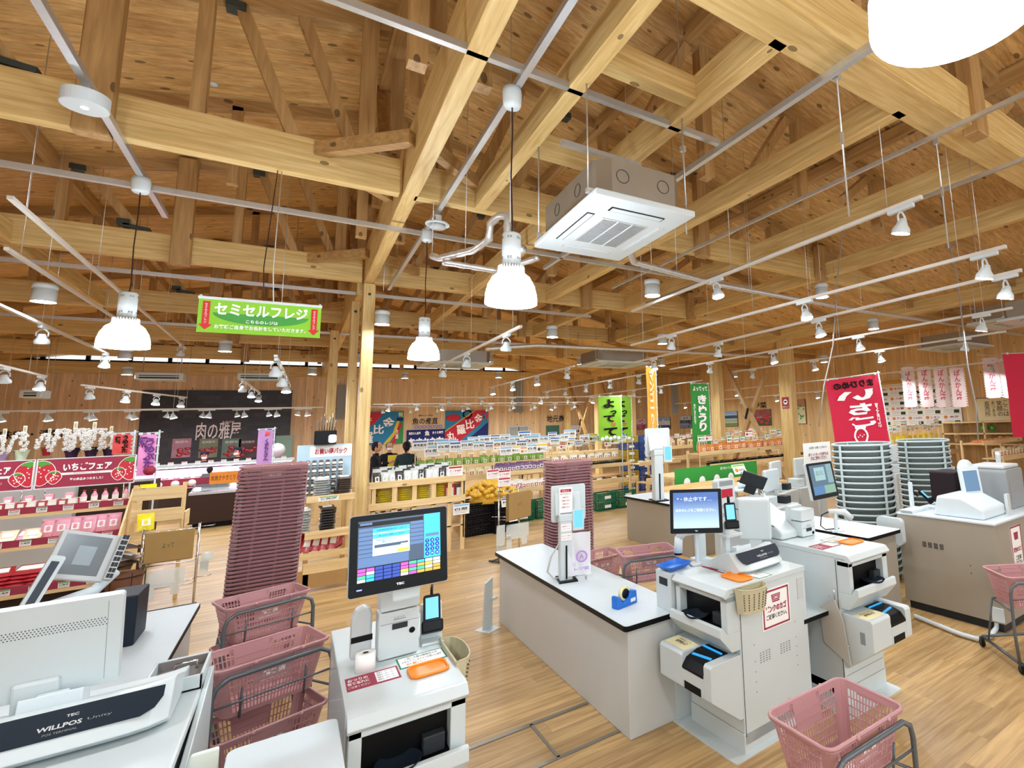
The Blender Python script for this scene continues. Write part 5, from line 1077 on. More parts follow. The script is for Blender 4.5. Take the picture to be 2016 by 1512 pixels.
put(P_['yellow'], (-1.55, 9.85, 1.3), (-.5, 0, .2), 'yellow pouch on the pine slat crate stand', 'food pouch'); put(P_['yellow'], (-1.5, 9.6, .93), (-.3, 0, .3), 'yellow pouch sticking out left of the pine slat crate', 'food pouch')
# ---------------- orchids
petal = mat('white_petal', '#c4bfb8', .6, vary=.2, scale=25)
def orchid(px, py0, py1, wrap, label, arcs=1, Y=12.5):
    a, b = at(px, py0, Y=Y), at(px, py1, Y=Y); h = a.z - b.z; t = thing('orchid', label, 'orchid', (b.x, Y, b.z)); s = h / .8
    for k in range(arcs):
        xo = (k - (arcs - 1) / 2) * .42 * s
        for q in (-1, 1):
            pts = [Vector((xo * .3, 0, 0)), Vector((xo, 0, h * .5)), Vector((xo, -.04, h * .95)), Vector((xo + q * .12 * s, -.1, h * .98)), Vector((xo + q * .19 * s, -.16, h * .6)), Vector((xo + q * .22 * s, -.18, h * .08))]
            build('stem', G().tube(pts, .008 * s, 5), leafm, t)
            g = G()
            for i in range(15):
                f = i / 14 * 3; m = min(2, int(f)); c = pts[2 + m].lerp(pts[3 + m], f - m)
                for w_ in range(2):
                    d = c + Vector((rnd.uniform(-.06, .06) - q * .06 * w_, -.03 - .03 * w_, rnd.uniform(-.03, .03))) * s; an0 = rnd.random()
                    for e in range(5): an = an0 + e * 1.2566; g.ball((d.x + .034 * s * math.cos(an), d.y, d.z + .034 * s * math.sin(an)), .03 * s, 6, sq=(1, .35, 1))
            build('blossoms', g, petal, t)
    build('pot', G().lathe([(.1 * s, -.3 * s), (.14 * s, .0)], 16), wrap, t); build('wrapping', G().lathe([(.13 * s, -.32 * s), (.17 * s, -.1 * s), (.24 * s, .12 * s)], 9, cap=False), wrap, t)
    build('name_plate', G().box((-.05 * s, .02, h), (.05 * s, .03, h + .3 * s)), mat('plate_cream', '#e8dfc2', .6), t); g = G(); write(g, '祝開店', face((0, .02, h + .15 * s)), 0, 0, None, .22 * s, vert=True); build('lettering', g, ink, t)
    lf = G()
    for k in range(5): lf.bar((0, 0, 0), (.2 * s * math.cos(k * 1.3), -.1 * abs(math.sin(k * 1.3)), .06 * s), .05 * s, .01)
    build('leaves', lf, leafm, t)
redw = mat('red_wrapping', '#a31226', .35, coat=.4); lilw = mat('lilac_wrapping', '#b79ac8', .5); grw = mat('pale_green_wrapping', '#cfe0c0', .5); purw = mat('dark_purple_wrapping', '#3a2440', .5)
orchid(2, 858, 895, lilw, 'white orchid in lilac wrapping cut by the left edge'); orchid(42, 853, 892, grw, 'white orchid in a pale green pot, first full one from the left', 1); orchid(92, 855, 885, redw, 'white orchid in red wrapping behind the strawberry banner'); orchid(142, 846, 888, purw, 'white orchid with two arching sprays in dark wrapping, nearer the red one', 2); orchid(180, 846, 886, purw, 'white orchid with two arching sprays below the cream plate', 2); orchid(214, 852, 886, purw, 'smaller white orchid left of the coral banner', 1)
tag(build('flower_shelf', G().box((-6.0, 12.2, .0), (-1.9, 13, 1.42)), mat('dark_brown_panel', '#3a2a22', .6)), 'dark brown shelf unit carrying the orchids', 'shelf'); tag(build('grey_box_row', G().box((-3.7, 12.0, 0), (-2.7, 12.19, 1.48)), lgrey), 'row of pale grey planters below the orchids', 'planter')
# ---------------- nobori banners
def nobori(label, px, pw, py0, py1, Y, cloth, lines, rz=0, mirror=False, extra=None, pole=True):
    a, b = at(px, py0, Y=Y), at(px, py1, Y=Y); w = abs(at(px + pw / 2, py0, Y=Y).x - at(px - pw / 2, py0, Y=Y).x); w = w / max(.4, math.cos(rz)) if rz else w; h = a.z - b.z
    t = thing('nobori_banner', label, 'banner', (a.x, Y, b.z), rz)
    g = G(); n = 10; vs = []
    for j in range(n + 1):
        for i in range(5): vs.append(((i / 4 - .5) * w, .012 * math.sin(i * 1.5 + j * .8), j / n * h))
    build('cloth', g.add(vs, [(j * 5 + i, j * 5 + i + 1, (j + 1) * 5 + i + 1, (j + 1) * 5 + i) for j in range(n) for i in range(4)], 0, True), cloth, t)
    for s, cx, cz, tw, th, m, vert in lines:
        g = G(); write(g, s, face((0, -.02, 0)), cx * w, cz * h, tw * w if tw else None, th * h, vert=vert, bold=.05, mirror=mirror, lift=.001); build('lettering', g, m, t)
    if extra: extra(t, w, h)
    if pole:
        build('pole', G().tube([(w / 2 + .02, .01, -b.z), (w / 2 + .02, .01, h + .06)], .012, 6), lamin, t); build('cross_bar', G().tube([(w / 2 + .06, .01, h + .03), (-w / 2 - .02, .01, h + .01)], .008, 6), lamin, t)
        g = G()
        for x in (-.45, 0, .45): g.box((x * w - .02, -.01, h - .01), (x * w + .02, .01, h + .03))
        for k in range(5): g.box((w / 2 - .01, -.008, h * (.1 + .2 * k)), (w / 2 + .035, .012, h * (.1 + .2 * k) + .02))
        build('loops', g, lamin, t)
    return t
hotpink = mat('hot_pink_cloth', '#f29ad6', .7); coral = mat('coral_cloth', '#ee5a58', .7); lav = mat('lavender_cloth', '#c79ad8', .7); mango = mat('mango_cloth', '#eda63a', .7); purpt = mat('purple_print', '#6b2f86', .6, vary=0)
nobori('coral red plum banner at the left with dark lettering', 243, 38, 855, 893, 11.6, coral, [('うめぶた', .15, .5, None, .9, ink, True), ('紀州', -.25, .7, None, .4, ink, True)])
nobori('pink plum pork banner with purple lettering left of the meat counter', 293, 34, 855, 936, 11, hotpink, [('うめぶた', .15, .55, None, .72, purpt, True), ('紀州', -.27, .8, None, .3, purpt, True)], extra=lambda t, w, h: build('printed_pig', G().lathe([(.07, 0), (.07, .002)], 12, T=Matrix.Translation((.05, -.02, h * .12)) @ Matrix.Rotation(math.pi / 2, 4, 'X')), maroon, t))
nobori('lavender banner standing by the freezer in front of the meat shop', 524, 30, 846, 918, 15, lav, [('くまもとさん', .1, .45, None, .6, purpt, True), ('馬', .1, .88, .35, .12, coral, True)])
def oval(t, w, h, m=None):
    g = G()
    for k in range(5): g.lathe([(.06, 0), (.06, .002)], 10, T=Matrix.Translation((-.24 + k * .12, -.02, .05 + .03 * (k % 2))) @ Matrix.Rotation(math.pi / 2, 4, 'X'))
    build('white_dots', g, whitep, t)
for px, Y, lab in ((1200, 12, 'lime green banner with black brush lettering, the nearer of two'), (1222, 13, 'lime green banner half hidden behind the nearer lime one')):
    nobori(lab, px, 44 if px < 1210 else 40, 781, 868, Y, lime, [('よ', -.05, .84, .5, .2, ink, True), ('っ', .15, .64, .28, .1, ink, True), ('て', -.05, .5, .5, .16, ink, True), ('っ', .12, .37, .25, .08, coral, True), ('て', .0, .2, .6, .2, ink, True)], extra=oval)
nobori('tall mango yellow banner with white lettering', 1281, 18, 723, 888, 9.5, mango, [('マンゴーりんご', 0, .5, .5, .9, mat('faded_white_print', '#f7dfb0', .7, vary=0), True)])
def cucum(t, w, h):
    for k in range(4): o = build('printed_cucumber', G().tube([(-.17 + k * .09 + .04 * math.cos(q * .6283), -.02, .13 + .11 * math.sin(q * .6283) + .06 * math.cos(q * .6283)) for q in range(10)], .008, 4, closed=True), whitep, t)
nobori('green cucumber banner with white lettering', 1377, 35, 756, 888, 10.8, green, [('よってって', -.0, .93, .8, .07, whitep, False), ('きゅうり', .08, .56, .5, .55, whitep, True), ('おいしさとれたて', -.35, .55, None, .3, whitep, True)], extra=cucum)
def straw(t, w, h):
    c = (-.02, .27 * h); po = [(c[0] + .13 * math.cos(a) * (1 - .3 * max(0, -math.sin(a))), c[1] + .16 * math.sin(a)) for a in [k * math.pi / 12 for k in range(24)]]
    build('printed_strawberry', G().tube([(x, -.022, z) for x, z in po], .02, 6, closed=True), whitep, t); g = G()
    for k in range(4): g.ball((c[0] - .06 + .04 * k, -.024, c[1] + .03 * (k % 2)), .014, 6, sq=(1, .2, 1))
    g.bar((c[0], -.022, c[1] + .15), (c[0] - .14, -.022, c[1] + .26), .006, .03).bar((c[0] - .1, -.022, c[1] + .18), (c[0] + .12, -.022, c[1] + .16), .006, .04); build('strawberry_details', g, whitep, t)
T3 = nobori('large crimson strawberry banner leaning above the ring of grey baskets', 1690, 66, 742, 905, 6.0, crimson, [('まりひめの', 0, .91, .75, .09, ink, False), ('い', 0, .77, .7, .13, whitep, False), ('ち', .05, .6, .45, .14, whitep, False), ('ご', .05, .45, .5, .13, whitep, False), ('甘くておいしい', .36, .5, None, .3, whitep, True)], extra=straw, mirror=True); T3.rotation_euler = (0, -.09, -.5)
nobori('crimson banner cut by the right edge', 2062, 64, 695, 860, 4.0, crimson, [('いちご', 0, .5, .5, .6, ink, True)], rz=-.5)
# white fringed streamers
frm = mat('pink_white_fabric', '#f2e2e0', .7)
for bx, by, n, dx in ((1778, 718, 4, 32), (1940, 700, 3, 33)):
    a = at(bx, by, X=13.0)
    tag(build('banner_cord', G().tube([at(bx - 18, by - 2, X=13.0), at(bx + n * dx, by + 6, X=13.0)], .01, 5), lamin), 'cord carrying white fringed streamers, %s' % ('left one' if n == 4 else 'right one'), 'cord')
    for k in range(n):
        p, q = at(bx + 8 + k * dx, by + 4, X=13.0), at(bx + 8 + k * dx, by + 84, X=13.0); h = p.z - q.z
        t = thing('fringed_streamer', 'white fringed streamer with pink writing, %s of the %s cord' % (['first', 'second', 'third', 'last'][k] + ' from the left end', 'longer' if n == 4 else 'shorter'), 'streamer', (13.0, p.y, q.z), -math.pi / 2 + .4)
        build('cloth', G().prism(rr(-.15, 0, .15, h, .06), -.003, .003, 'y'), frm, t); g = G(); write(g, 'ぽんかん祭', face((0, -.004, h * .55)), 0, 0, .14, h * .75, vert=True, bold=.03); build('lettering', g, mat('rose_print', '#cf5a6a', .6, vary=0), t)
        g = G()
        for s in (-1, 1):
            for j in range(16): g.ball((s * .15, 0, h * j / 16 + .03), .022, 5)
        build('fringe', g, frm, t)
# ---------------- pictures on the right wall
def wallpic(label, px0, py0, px1, py1, m, cat='picture', frame_m=None, art=None, name='framed_picture', back=False):
    X = XR - .04; a, b = at(px0, py0, X=X), at(px1, py1, X=X); c = at(px0, py1, X=X); w = abs(a.y - b.y); h = a.z - (b.z + c.z) / 2
    if back: a, b = at(px0, py0, Y=YB - .04), at(px1, py1, Y=YB - .04); w = b.x - a.x; h = a.z - b.z
    t = thing(name, label, cat, ((a.x + b.x) / 2, YB - .04, b.z) if back else (X, (a.y + b.y) / 2, (b.z + c.z) / 2), 0 if back else -math.pi / 2)
    build('frame', G().box((-w / 2, 0, 0), (w / 2, .03, h)), frame_m or mat('brown_frame', '#6b4a2c', .5), t); build('print', G().box((-w / 2 + .02, -.004, .02), (w / 2 - .02, 0, h - .02)), m, t)
    if art: art(t, w, h)
    return t
def scene_art(cols, blobs):
    def f(t, w, h):
        g = G(); ms = [mat('print_' + c.strip('#'), c, .6, vary=.15, scale=6) for c in cols]
        for k in range(len(cols)): g.box((-w / 2 + .02, -.006 - .0005 * k, h * k / len(cols) + .02), (w / 2 - .02, -.004, h * (k + 1) / len(cols) - .005), k)
        build('printed_scene', g, ms, t)
        if blobs:
            g = G(); r = random.Random(len(cols) * 7 + int(w * 100))
            for k in range(blobs[1]): g.ball((r.uniform(-w * .42, w * .42), -.008, r.uniform(h * .12, h * .85)), h * blobs[2], 8, sq=(1.3, .1, 1))
            build('printed_shapes', g, blobs[0], t)
    return f
wallpic('framed pink blossom picture, leftmost of the row of pictures', 1249, 824, 1273, 846, lamin, back=True, art=scene_art(['#b9789a', '#e3c0cf'], (maroon, 12, .05)))
wallpic('framed picture of cyclists under a blue sky', 1291, 822, 1320, 845, lamin, art=scene_art(['#46618c', '#e6edf5', '#9cc1ea'], (whitep, 6, .08)))
wallpic('framed grey blue picture beside the cucumber banner', 1338, 819, 1362, 843, lamin, art=scene_art(['#7f97c2', '#5d6c85', '#c3cbd6'], (dgrey, 8, .06)))
wallpic('framed mountain lake landscape picture', 1422, 811, 1453, 840, lamin, art=scene_art(['#6f8a5a', '#9fb784', '#3d566e', '#8fb4dc'], None))
wallpic('framed picture of red vegetables under the vegetable lettering', 1482, 807, 1519, 838, lamin, art=scene_art(['#4c5a3e', '#8c5a50'], (PK['red'], 16, .1)))
wallpic('framed poster of many small green vegetables', 1552, 788, 1588, 835, lamin, art=scene_art(['#dfe7c4', '#d9dfb8', '#b98a68'], (leafm, 20, .035)))
X = XR - .05
def bigboard():
    a, b = at(1718, 748, X=X), at(1897, 848, X=X); z1, z0 = at(1800, 747, X=X).z, at(1800, 838, X=X).z; w = a.y - b.y; h = z1 - z0
    t = thing('citrus_board', 'huge white board listing citrus fruits in rows with small photos', 'board', (X, (a.y + b.y) / 2, z0), -math.pi / 2)
    build('board', G().box((-w / 2, 0, 0), (w / 2, .03, h)), paper, t); build('heading', G().box((-w / 2, -.003, h - .16), (-w * .1, 0, h)), mat('ochre_print', '#d9a63a', .6, vary=0), t)
    names = ['温州みかん', 'ポンカン', 'はるみ', '伊予柑', '柚子の香', '不知火', '八朔', '清見', '三宝柑', 'はれひめ', 'ネーブル', '甘夏', 'せとか', '春光柑', 'バレンシア', 'カラ', '紅八朔', 'じゃばら', 'レモン', '金柑']
    gt, gb, gf, gl_ = G(), G(), G(), G(); ow = w / 5; oh = (h - .18) / 4
    for r in range(4):
        for c in range(5):
            x = -w / 2 + ow * (c + .5); z = (3 - r) * oh + oh * .5; write(gt, names[r * 5 + c], face((0, 0, 0)), x + ow * .1, z + oh * .25, ow * .5, oh * .22, bold=.03)
            gb.box((x + ow * .12, -.004, z - oh * .38), (x + ow * .4, 0, z - oh * .08)); gf.ball((x - ow * .34, -.004, z + oh * .25), oh * .17, 10, sq=(1.1, .1, .9)); gl_.box((x - ow * .49, -.003, z - oh * .48), (x + ow * .49, 0, z - oh * .46))
            for q in range(3): gl_.box((x - ow * .42, -.003, z - oh * (.05 + .12 * q)), (x + ow * .05, 0, z - oh * (.03 + .12 * q)))
    build('lettering', gt, maroon, t); build('photos', gb, mat('photo_green', '#2f4a28', .5, vary=.3, scale=4), t); build('fruit_prints', gf, mat('fruit_orange_print', '#d98a3a', .5, vary=.2), t); build('rules', gl_, grey, t)
bigboard()
t = wallpic('cream vegetable drawing board with lettering at the far right', 1920, 784, 2030, 832, mat('cream_print', '#efe2b4', .6), cat='board', name='drawing_board', art=lambda t, w, h: [build('lettering', (lambda g: [write(g, s, face((0, -.005, 0)), -w * .28 + k * w * .12, h * .55, None, h * .6, vert=True) for k, s in enumerate(('直売所', 'あつまる', '笑顔の', 'ここは'))] and g)(G()), ink, t), build('printed_basket', G().ball((w * .3, -.004, h * .35), h * .2, 10, sq=(1.6, .05, .8)), PK['orange'], t), build('printed_greens', G().ball((w * .3, -.006, h * .5), h * .14, 8, sq=(1.5, .05, .8)), leafm, t)])
wallpic('white citrus poster partly behind the crimson banner', 1640, 802, 1668, 872, paper, cat='poster', name='poster', art=scene_art(['#efe9da', '#efe9da'], (PK['orange'], 6, .04)))
a = at(1536, 795, X=XV - .12); t = thing('camera_notice', 'maroon camera warning sticker on the braced pine post', 'sticker', (XV - .105, 9.3, at(1536, 805, X=XV - .1).z), -math.pi / 2); build('sheet', G().box((-.12, -.003, 0), (.12, 0, .3)), maroon, t); build('white_disc', G().lathe([(.07, 0), (.07, .002)], 16, T=Matrix.Translation((0, -.003, .17)) @ Matrix.Rotation(math.pi / 2, 4, 'X')), whitep, t); build('camera_symbol', G().ball((0, -.006, .18), .035, 8, sq=(1.3, .1, .7)), ink, t); g = G(); write(g, '防犯カメラ', face((0, -.003, .045)), 0, 0, .2, .04); build('lettering', g, whitep, t)
# ---------------- back wall: fishing flags, cloth, door
def backflag(label, px0, py0, px1, py1, base, draw):
    Y = YB - .08; a, b = at(px0, py0, Y=Y), at(px1, py1, Y=Y); w = b.x - a.x; h = a.z - b.z; t = thing('fishing_flag', label, 'flag', (a.x, Y, b.z)); build('cloth', G().box((0, 0, 0), (w, .02, h)), base, t); draw(t, w, h)
azure = mat('azure_cloth', '#1f7fae', .7); indigo = mat('indigo_cloth', '#27306e', .7); fgreen = mat('flag_green', '#2f8a4e', .7); fyel = mat('flag_yellow', '#d6c33a', .7); fred = mat('flag_red', '#c22038', .7)
def d1(t, w, h):
    build('red_fan', G().prism([(0, h * .62), (w * .1, h * .98), (w * .5, h * .98), (w * .3, h * .68), (w * .1, h * .5), (0, h * .5)], -.006, -.001, 'y'), fred, t); build('yellow_arc', G().prism([(w * .5, 0), (w * .62, 0), (w * .86, h * .4), (w * .9, h * .75), (w * .84, h * .75), (w * .74, h * .35)], -.006, -.001, 'y'), fyel, t)
    build('green_side', G().prism([(w * .66, 0), (w, 0), (w, h), (w * .9, h), (w * .9, h * .5)], -.005, -.001, 'y'), fgreen, t); build('red_band', G().prism([(w * .7, 0), (w * .8, 0), (w * .96, h * .6), (w * .9, h * .65)], -.008, -.001, 'y'), fred, t); build('purple_band', G().box((w * .82, -.009, h * .7), (w, -.001, h * .8)), indigo, t)
    g = G(); F = face((0, -.009, 0)); write(g, '金', F, w * .62, h * .66, w * .3, h * .32, bold=.02, tilt=-.1); write(g, '比', F, w * .38, h * .46, w * .26, h * .28, bold=.02); write(g, '羅', F, w * .12, h * .22, w * .26, h * .34, bold=.02); write(g, '大', F, w * .15, h * .78, w * .12, h * .12, bold=.01); write(g, '祝', F, w * .92, h * .9, w * .12, h * .14, bold=.01); write(g, '大漁', F, w * .84, h * .3, w * .08, h * .3, vert=True, bold=.01); build('lettering', g, whitep, t)
backflag('big blue fishing flag with white characters beside the front post, left one', 716, 811, 793, 873, azure, d1)
def d2(t, w, h):
    build('red_band', G().prism([(0, 0), (w * .3, 0), (w, h * .78), (w, h), (w * .7, h), (0, h * .34)], -.006, -.001, 'y'), fred, t); build('indigo_corner', G().prism([(w * .45, 0), (w, 0), (w, h * .62)], -.005, -.001, 'y'), indigo, t); build('gold_line', G().bar((0, -.008, h * .36), (w * .68, -.008, h), .01, .03), fyel, t)
    build('printed_fish', G().ball((w * .18, -.006, h * .78), h * .16, 10, sq=(1.4, .04, .7)), fred, t); build('crest', G().lathe([(h * .15, 0), (h * .1, 0)], 20, T=Matrix.Translation((w * .5, -.01, h * .88)) @ Matrix.Rotation(math.pi / 2, 4, 'X'), cap=False), ink, t)
    g = G(); F = face((0, -.009, 0)); [write(g, s, F, w * x, h * z, w * .2, h * .3, bold=.02, tilt=.15) for s, x, z in (('金', .76, .74), ('比', .56, .56), ('羅', .36, .4), ('丸', .14, .2))]; build('lettering', g, whitep, t); g = G(); g.bar((w * .8, -.01, h * .5), (w * .96, -.01, h * .95), .01, .06).bar((w * .82, -.01, h * .9), (w * .99, -.01, h * .6), .01, .06); build('blue_ribbon', g, azure, t)
backflag('fishing flag with a red diagonal band and white characters, right one', 877, 809, 961, 868, azure, d2)
backflag('navy cloth with white lettering between the fishing flags', 801, 847, 876, 877, indigo, lambda t, w, h: [build('lettering', (lambda g: [write(g, '漁協さん直送', face((0, -.001, 0)), w * .2, h * .8, w * .3, h * .16, bold=.03), write(g, '魚', face((0, -.001, 0)), w * .52, h * .78, w * .13, h * .3, bold=.03), write(g, 'まぐろ専門', face((0, -.001, 0)), w * .8, h * .8, w * .28, h * .16, bold=.03), write(g, 'おさかな市', face((0, -.001, 0)), w * .5, h * .3, w * .9, h * .5, bold=.06)] and g)(G()), whitep, t)])
t = thing('wave_motif', 'small violet wave motif under the fish corner lettering', 'wall decoration', (at(814, 841, Y=YB - .03).x, YB - .03, at(814, 841, Y=YB - .03).z)); g = G()
for k in range(7): g.lathe([(.075, 0), (.045, 0)], 14, T=Matrix.Translation((.1 + k * .16, 0, 0)) @ Matrix.Rotation(math.pi / 2, 4, 'X'), cap=False)
build('waves', g, mat('violet_print', '#7d74c8', .6, vary=0), t)
a, b = at(1003, 841, Y=YB - .03), at(1039, 870, Y=YB - .03); t = tag(build('door_1', G().box((a.x, YB - .05, .1), (b.x, YB - .02, a.z)), mat('steel_door', '#9ba3a0', .4)), 'pair of grey swing doors with round windows in the back wall', None, None, 'structure'); xm = (a.x + b.x) / 2; build('door_gap', G().box((xm - .015, YB - .055, .1), (xm + .015, YB - .05, a.z)), dgrey, t); build('trim', G().box((a.x - .06, YB - .06, .1), (a.x, YB - .02, a.z + .06)).box((b.x, YB - .06, .1), (b.x + .06, YB - .02, a.z + .06)).box((a.x, YB - .06, a.z), (b.x, YB - .02, a.z + .06)), lgrey, t)
for px, pw, c, lab in ((1088, 26, '#3f6f60', 'dark green board behind the far cross brace, right of the doors'), (1128, 34, '#e9edf3', 'white board with blue drawings behind the far posts')):
    a, b = at(px - pw / 2, 838, Y=YB - .03), at(px + pw / 2, 868, Y=YB - .03); t = thing('wall_board', lab, 'board', (a.x, YB - .03, b.z)); build('board', G().box((0, -.02, 0), (b.x - a.x, .0, a.z - b.z)), mat('board_' + c[1:], c, .5), t)
    if px > 1100: g = G(); [g.ball((.1 + .13 * (k % 6), -.022, .1 + .2 * (k // 6)), .05, 6, sq=(1, .1, 1.3)) for k in range(18)]; build('blue_drawings', g, indigo, t)
for px, py0, py1, pw, Y in ((671, 758, 825, 13, 24), (1022, 748, 812, 16, 24), (1330, 752, 815, 14, 20)):
    a, b = at(px - pw / 2, py0, Y=Y), at(px + pw / 2, py1, Y=Y); tag(build('grey_duct', G().box((a.x, Y, b.z), (b.x, Y + .12, a.z)), grey, bev=.01), 'grey flat vertical duct on the wall, at pixel column of the ' + {671: 'front pine post', 1022: 'swing doors', 1330: 'lake picture'}[px], 'duct')
# ---------------- bag racks
def bagrack(label, x, y, w, z1, rz=0, wide=True):
    t = thing('bag_rack', label, 'bag rack', (x, y, 0), rz); r = .013
    for sx in (0, w): build('upright', G().tube([(sx, 0, 0), (sx, 0, z1)], r, 8), chrome, t)
    g = G()
    for z in (z1 - .04, z1 - .12, z1 * .62, z1 * .58, z1 * .36, z1 * .32): g.tube([(0, -.0, z), (.02, -.12, z), (w - .02, -.12, z), (w, 0, z)], .006, 6)
    for z in (z1 - .04, z1 * .62, z1 * .36): g.tube([(w, 0, z), (w + .12, -.03, z), (w + .14, .05, z)], .005, 6).tube([(0, 0, z), (-.05, .1, z)], .005, 6)
    build('wire_arms', g, chrome, t); build('feet', G().tube([(-.0, -.2, .02), (0, .2, .02)], r, 8).tube([(w, -.2, .02), (w, .2, .02)], r, 8).tube([(0, .15, .02), (w, .15, .02)], r, 8), dsteel, t)
    return t
bagrack('chrome bag rack with brown paper bags and clear bags behind the left counter', -1.42, 9.0, .5, 1.02)
def bags(label, x, y, z, w, h, m, grp=None, n=5):
    t = thing('carrier_bags', label, 'paper bags', (x, y, z)); 
    for k in range(n): build('bag', G().box((-w / 2 + .003 * k, -.12 - .012 * k, 0 + .004 * k), (w / 2 + .003 * k, -.115 - .012 * k, h)), m, t, bev=.0015, seg=1)
    return t
t = bags('brown paper bags hanging on the left chrome rack, green logo', -1.17, 9.0, .62, .43, .36, kraft); g = G(); write(g, 'よって', face((0, -.169, .2)), 0, 0, .1, .06); build('lettering', g, mat('dark_green_print', '#2c5a42', .6, vary=0), t)
clearbag = mat('clear_bag', '#e6efee', .15, alpha=.5, vary=0, bump=.5, scale=40)
def clearbags(label, x, y, z, w, h):
    t = thing('clear_bags', label, 'plastic bags', (x, y, z)); g = pillow(w, h, .03); build('bags', g, clearbag, t); build('handles', G().box((-w / 2, -.02, -.14), (-w / 2 + .08, -.016, 0)).box((w / 2 - .12, -.02, -.1), (w / 2 - .04, -.016, 0)).box((-w * .3, -.025, .0), (w * .3, -.02, .03)), clearbag, t)
clearbags('clear handle bags on the middle arms of the left chrome rack', -1.17, 8.86, .34, .34, .2); clearbags('clear handle bags on the side hook of the left chrome rack', -.82, 8.95, .56, .12, .1)
t = thing('wire_basket_stand', 'round dark wire stand with a brown bag behind the left counter', 'stand', (-1.5, 8.75, 0)); g = G()
for z in (.05, .25, .55): g.tube([(.17 * math.cos(k * .5236), .17 * math.sin(k * .5236), z) for k in range(12)], .005, 5, closed=True)
for k in range(6): g.tube([(.17 * math.cos(k * 1.0472), .17 * math.sin(k * 1.0472), 0), (.17 * math.cos(k * 1.0472), .17 * math.sin(k * 1.0472), .6)], .004, 5)
build('wire_frame', g, black, t); build('brown_liner', G().lathe([(.13, .2), (.16, .58)], 14), mat('brown_bag', '#6a4630', .6), t)
for k in range(5): put(flatpack('brown'), (-1.55 + .08 * (k % 3), 8.7 + .05 * k, .62 + .05 * k), (-1.2, 0, k * .7), 'clear pack of dried goods heaped in the wire stand', 'food pack', 'dried goods in the wire stand')
bagrack('chrome bag rack with a brown bag bundle right of the yellow citrus pile', 2.62, 8.35, .43, 1.12, rz=.45)
t = bags('brown paper bag bundle on the middle chrome rack', 2.86, 8.45, .62, .48, .42, kraft); t.rotation_euler = (0, 0, .45); g = G(); write(g, 'よって', face((0, -.169, .24)), 0, 0, .08, .05); build('lettering', g, ink, t)
clearbags('white handle bags hanging low on the middle chrome rack', 2.9, 8.3, .34, .36, .22)
clearbags('white handle bag on the left side of the middle chrome rack', 2.62, 8.25, .28, .13, .3)
t = thing('mushroom_price_signs', 'pair of red and white price signs above the middle chrome rack', 'price sign', (2.72, 8.6, 1.12)); build('pole', G().tube([(0, 0, 0), (0, 0, .2)], .005, 5), black, t)
for k, (s, x) in enumerate((('すだち', -.12), ('エノキ', .06), ('98円', .06))): o = CD[5].copy(); COL.objects.link(o); o.parent = t; o.location = (x, -.005 * k, .12 + .02 * (1 - k)) if k < 2 else (x, -.012, .0); o.name = 'sign_card'
# ---------------- rack A left of the front post, rack B right of it
t = wooden_rack('pine rack of shiny packs left of the front pine post', .2, 8.75, .5, .55, ((0, .28, .14), (.02, .72, .1), (.2, 1.18, .09)), slats=False)
build('low_panel', G().box((-.3, -.02, .05), (.52, .0, .28)), card, t); build('extra_post', G().box((-.32, -.02, 0), (-.28, .02, .6)), cwz, t); build('front_rail', G().box((-.35, -.03, .42), (.52, -.005, .5)), cw, t)
for k in range(6):
    for j in range(5): put(flatpack('red'), (-.02 + .1 * k + .02 * j, 8.86 + .05 * j, .5), (-.45, .2, rnd.uniform(-.4, .4)), 'long red pack leaning in the lower tier of the pine rack', 'food pack', 'red packs in the pine rack', (.6, 1, .8))
for k in range(9): put(flatpack('silver'), (.12, 8.85, .76 + .035 * k), (-1.45, 0, rnd.uniform(-.1, .1)), 'clear food pack in the left pile on the middle tier of the pine rack', 'food pack', 'left pile of packs in the pine rack', (1, .8, .8))
for k in range(9): put(flatpack('dark'), (.42, 8.85, .76 + .035 * k), (-1.45, 0, rnd.uniform(-.1, .1)), 'dark food tray in the right pile on the middle tier of the pine rack', 'food tray', 'dark trays in the pine rack', (.9, .8, .8))
for s, x in (('silver', .34), ('brown', .6)):
    for k in range(8): put(flatpack(s), (x, 9.0, 1.2 + .032 * k), (-1.45, 0, rnd.uniform(-.1, .1)), 'flat %s pack piled on the top tier of the pine rack' % ('clear' if s == 'silver' else 'brown'), 'food pack', 'top piles of packs in the pine rack, ' + s, (.95, .8, .8))
o = put(CD[1], (.42, 8.925, 1.14), 0, 'orange price strip on the front board of the pine rack', 'price card', None, (2.4, 1, .9))
t = thing('toy_stand', 'wire stand of small carded goods with a pale blue header', 'display stand', (.28, 9.3, 1.3)); build('back_panel', G().box((-.25, 0, -.2), (.42, .02, .62)), mat('pale_blue_print', '#b9d4e4', .6), t); build('header', G().box((-.1, -.006, .44), (.42, 0, .6)), paper, t); g = G(); write(g, 'お買い得パック', face((.16, -.006, .52)), 0, 0, .4, .09, bold=.03); build('lettering', g, red, t)
for r in range(5):
    for c in range(7): put(jar, (.08 + c * .08, 9.2, 1.22 + r * .1), 0, 'small round pack hanging on the wire stand left of the front pine post', 'small pack', 'carded goods on the wire stand', .8)
t = thing('decor_tub', 'black tub holding brushes and a white tag on top of the wire stand', 'tub', (.33, 9.25, 1.92)); build('tub', G().box((-.11, -.1, 0), (.16, .1, .2)), black, t, bev=.01); g = G()
for k in range(7): g.tube([(-.05 + .03 * k, 0, .1), (-.06 + .035 * k, 0, .35 + .05 * (k % 3))], .01, 5)
build('brushes', g, PK['brown'], t); build('white_tag', G().prism(rr(.06, .02, .16, .14, .03), -.11, -.105, 'y'), paper, t)
t = thing('yellow_pack_rack', 'pine crate rack of yellow packs with silver bags on top, right of the front post', 'display rack', (1.03, 9.8, 0)); W_ = 1.42
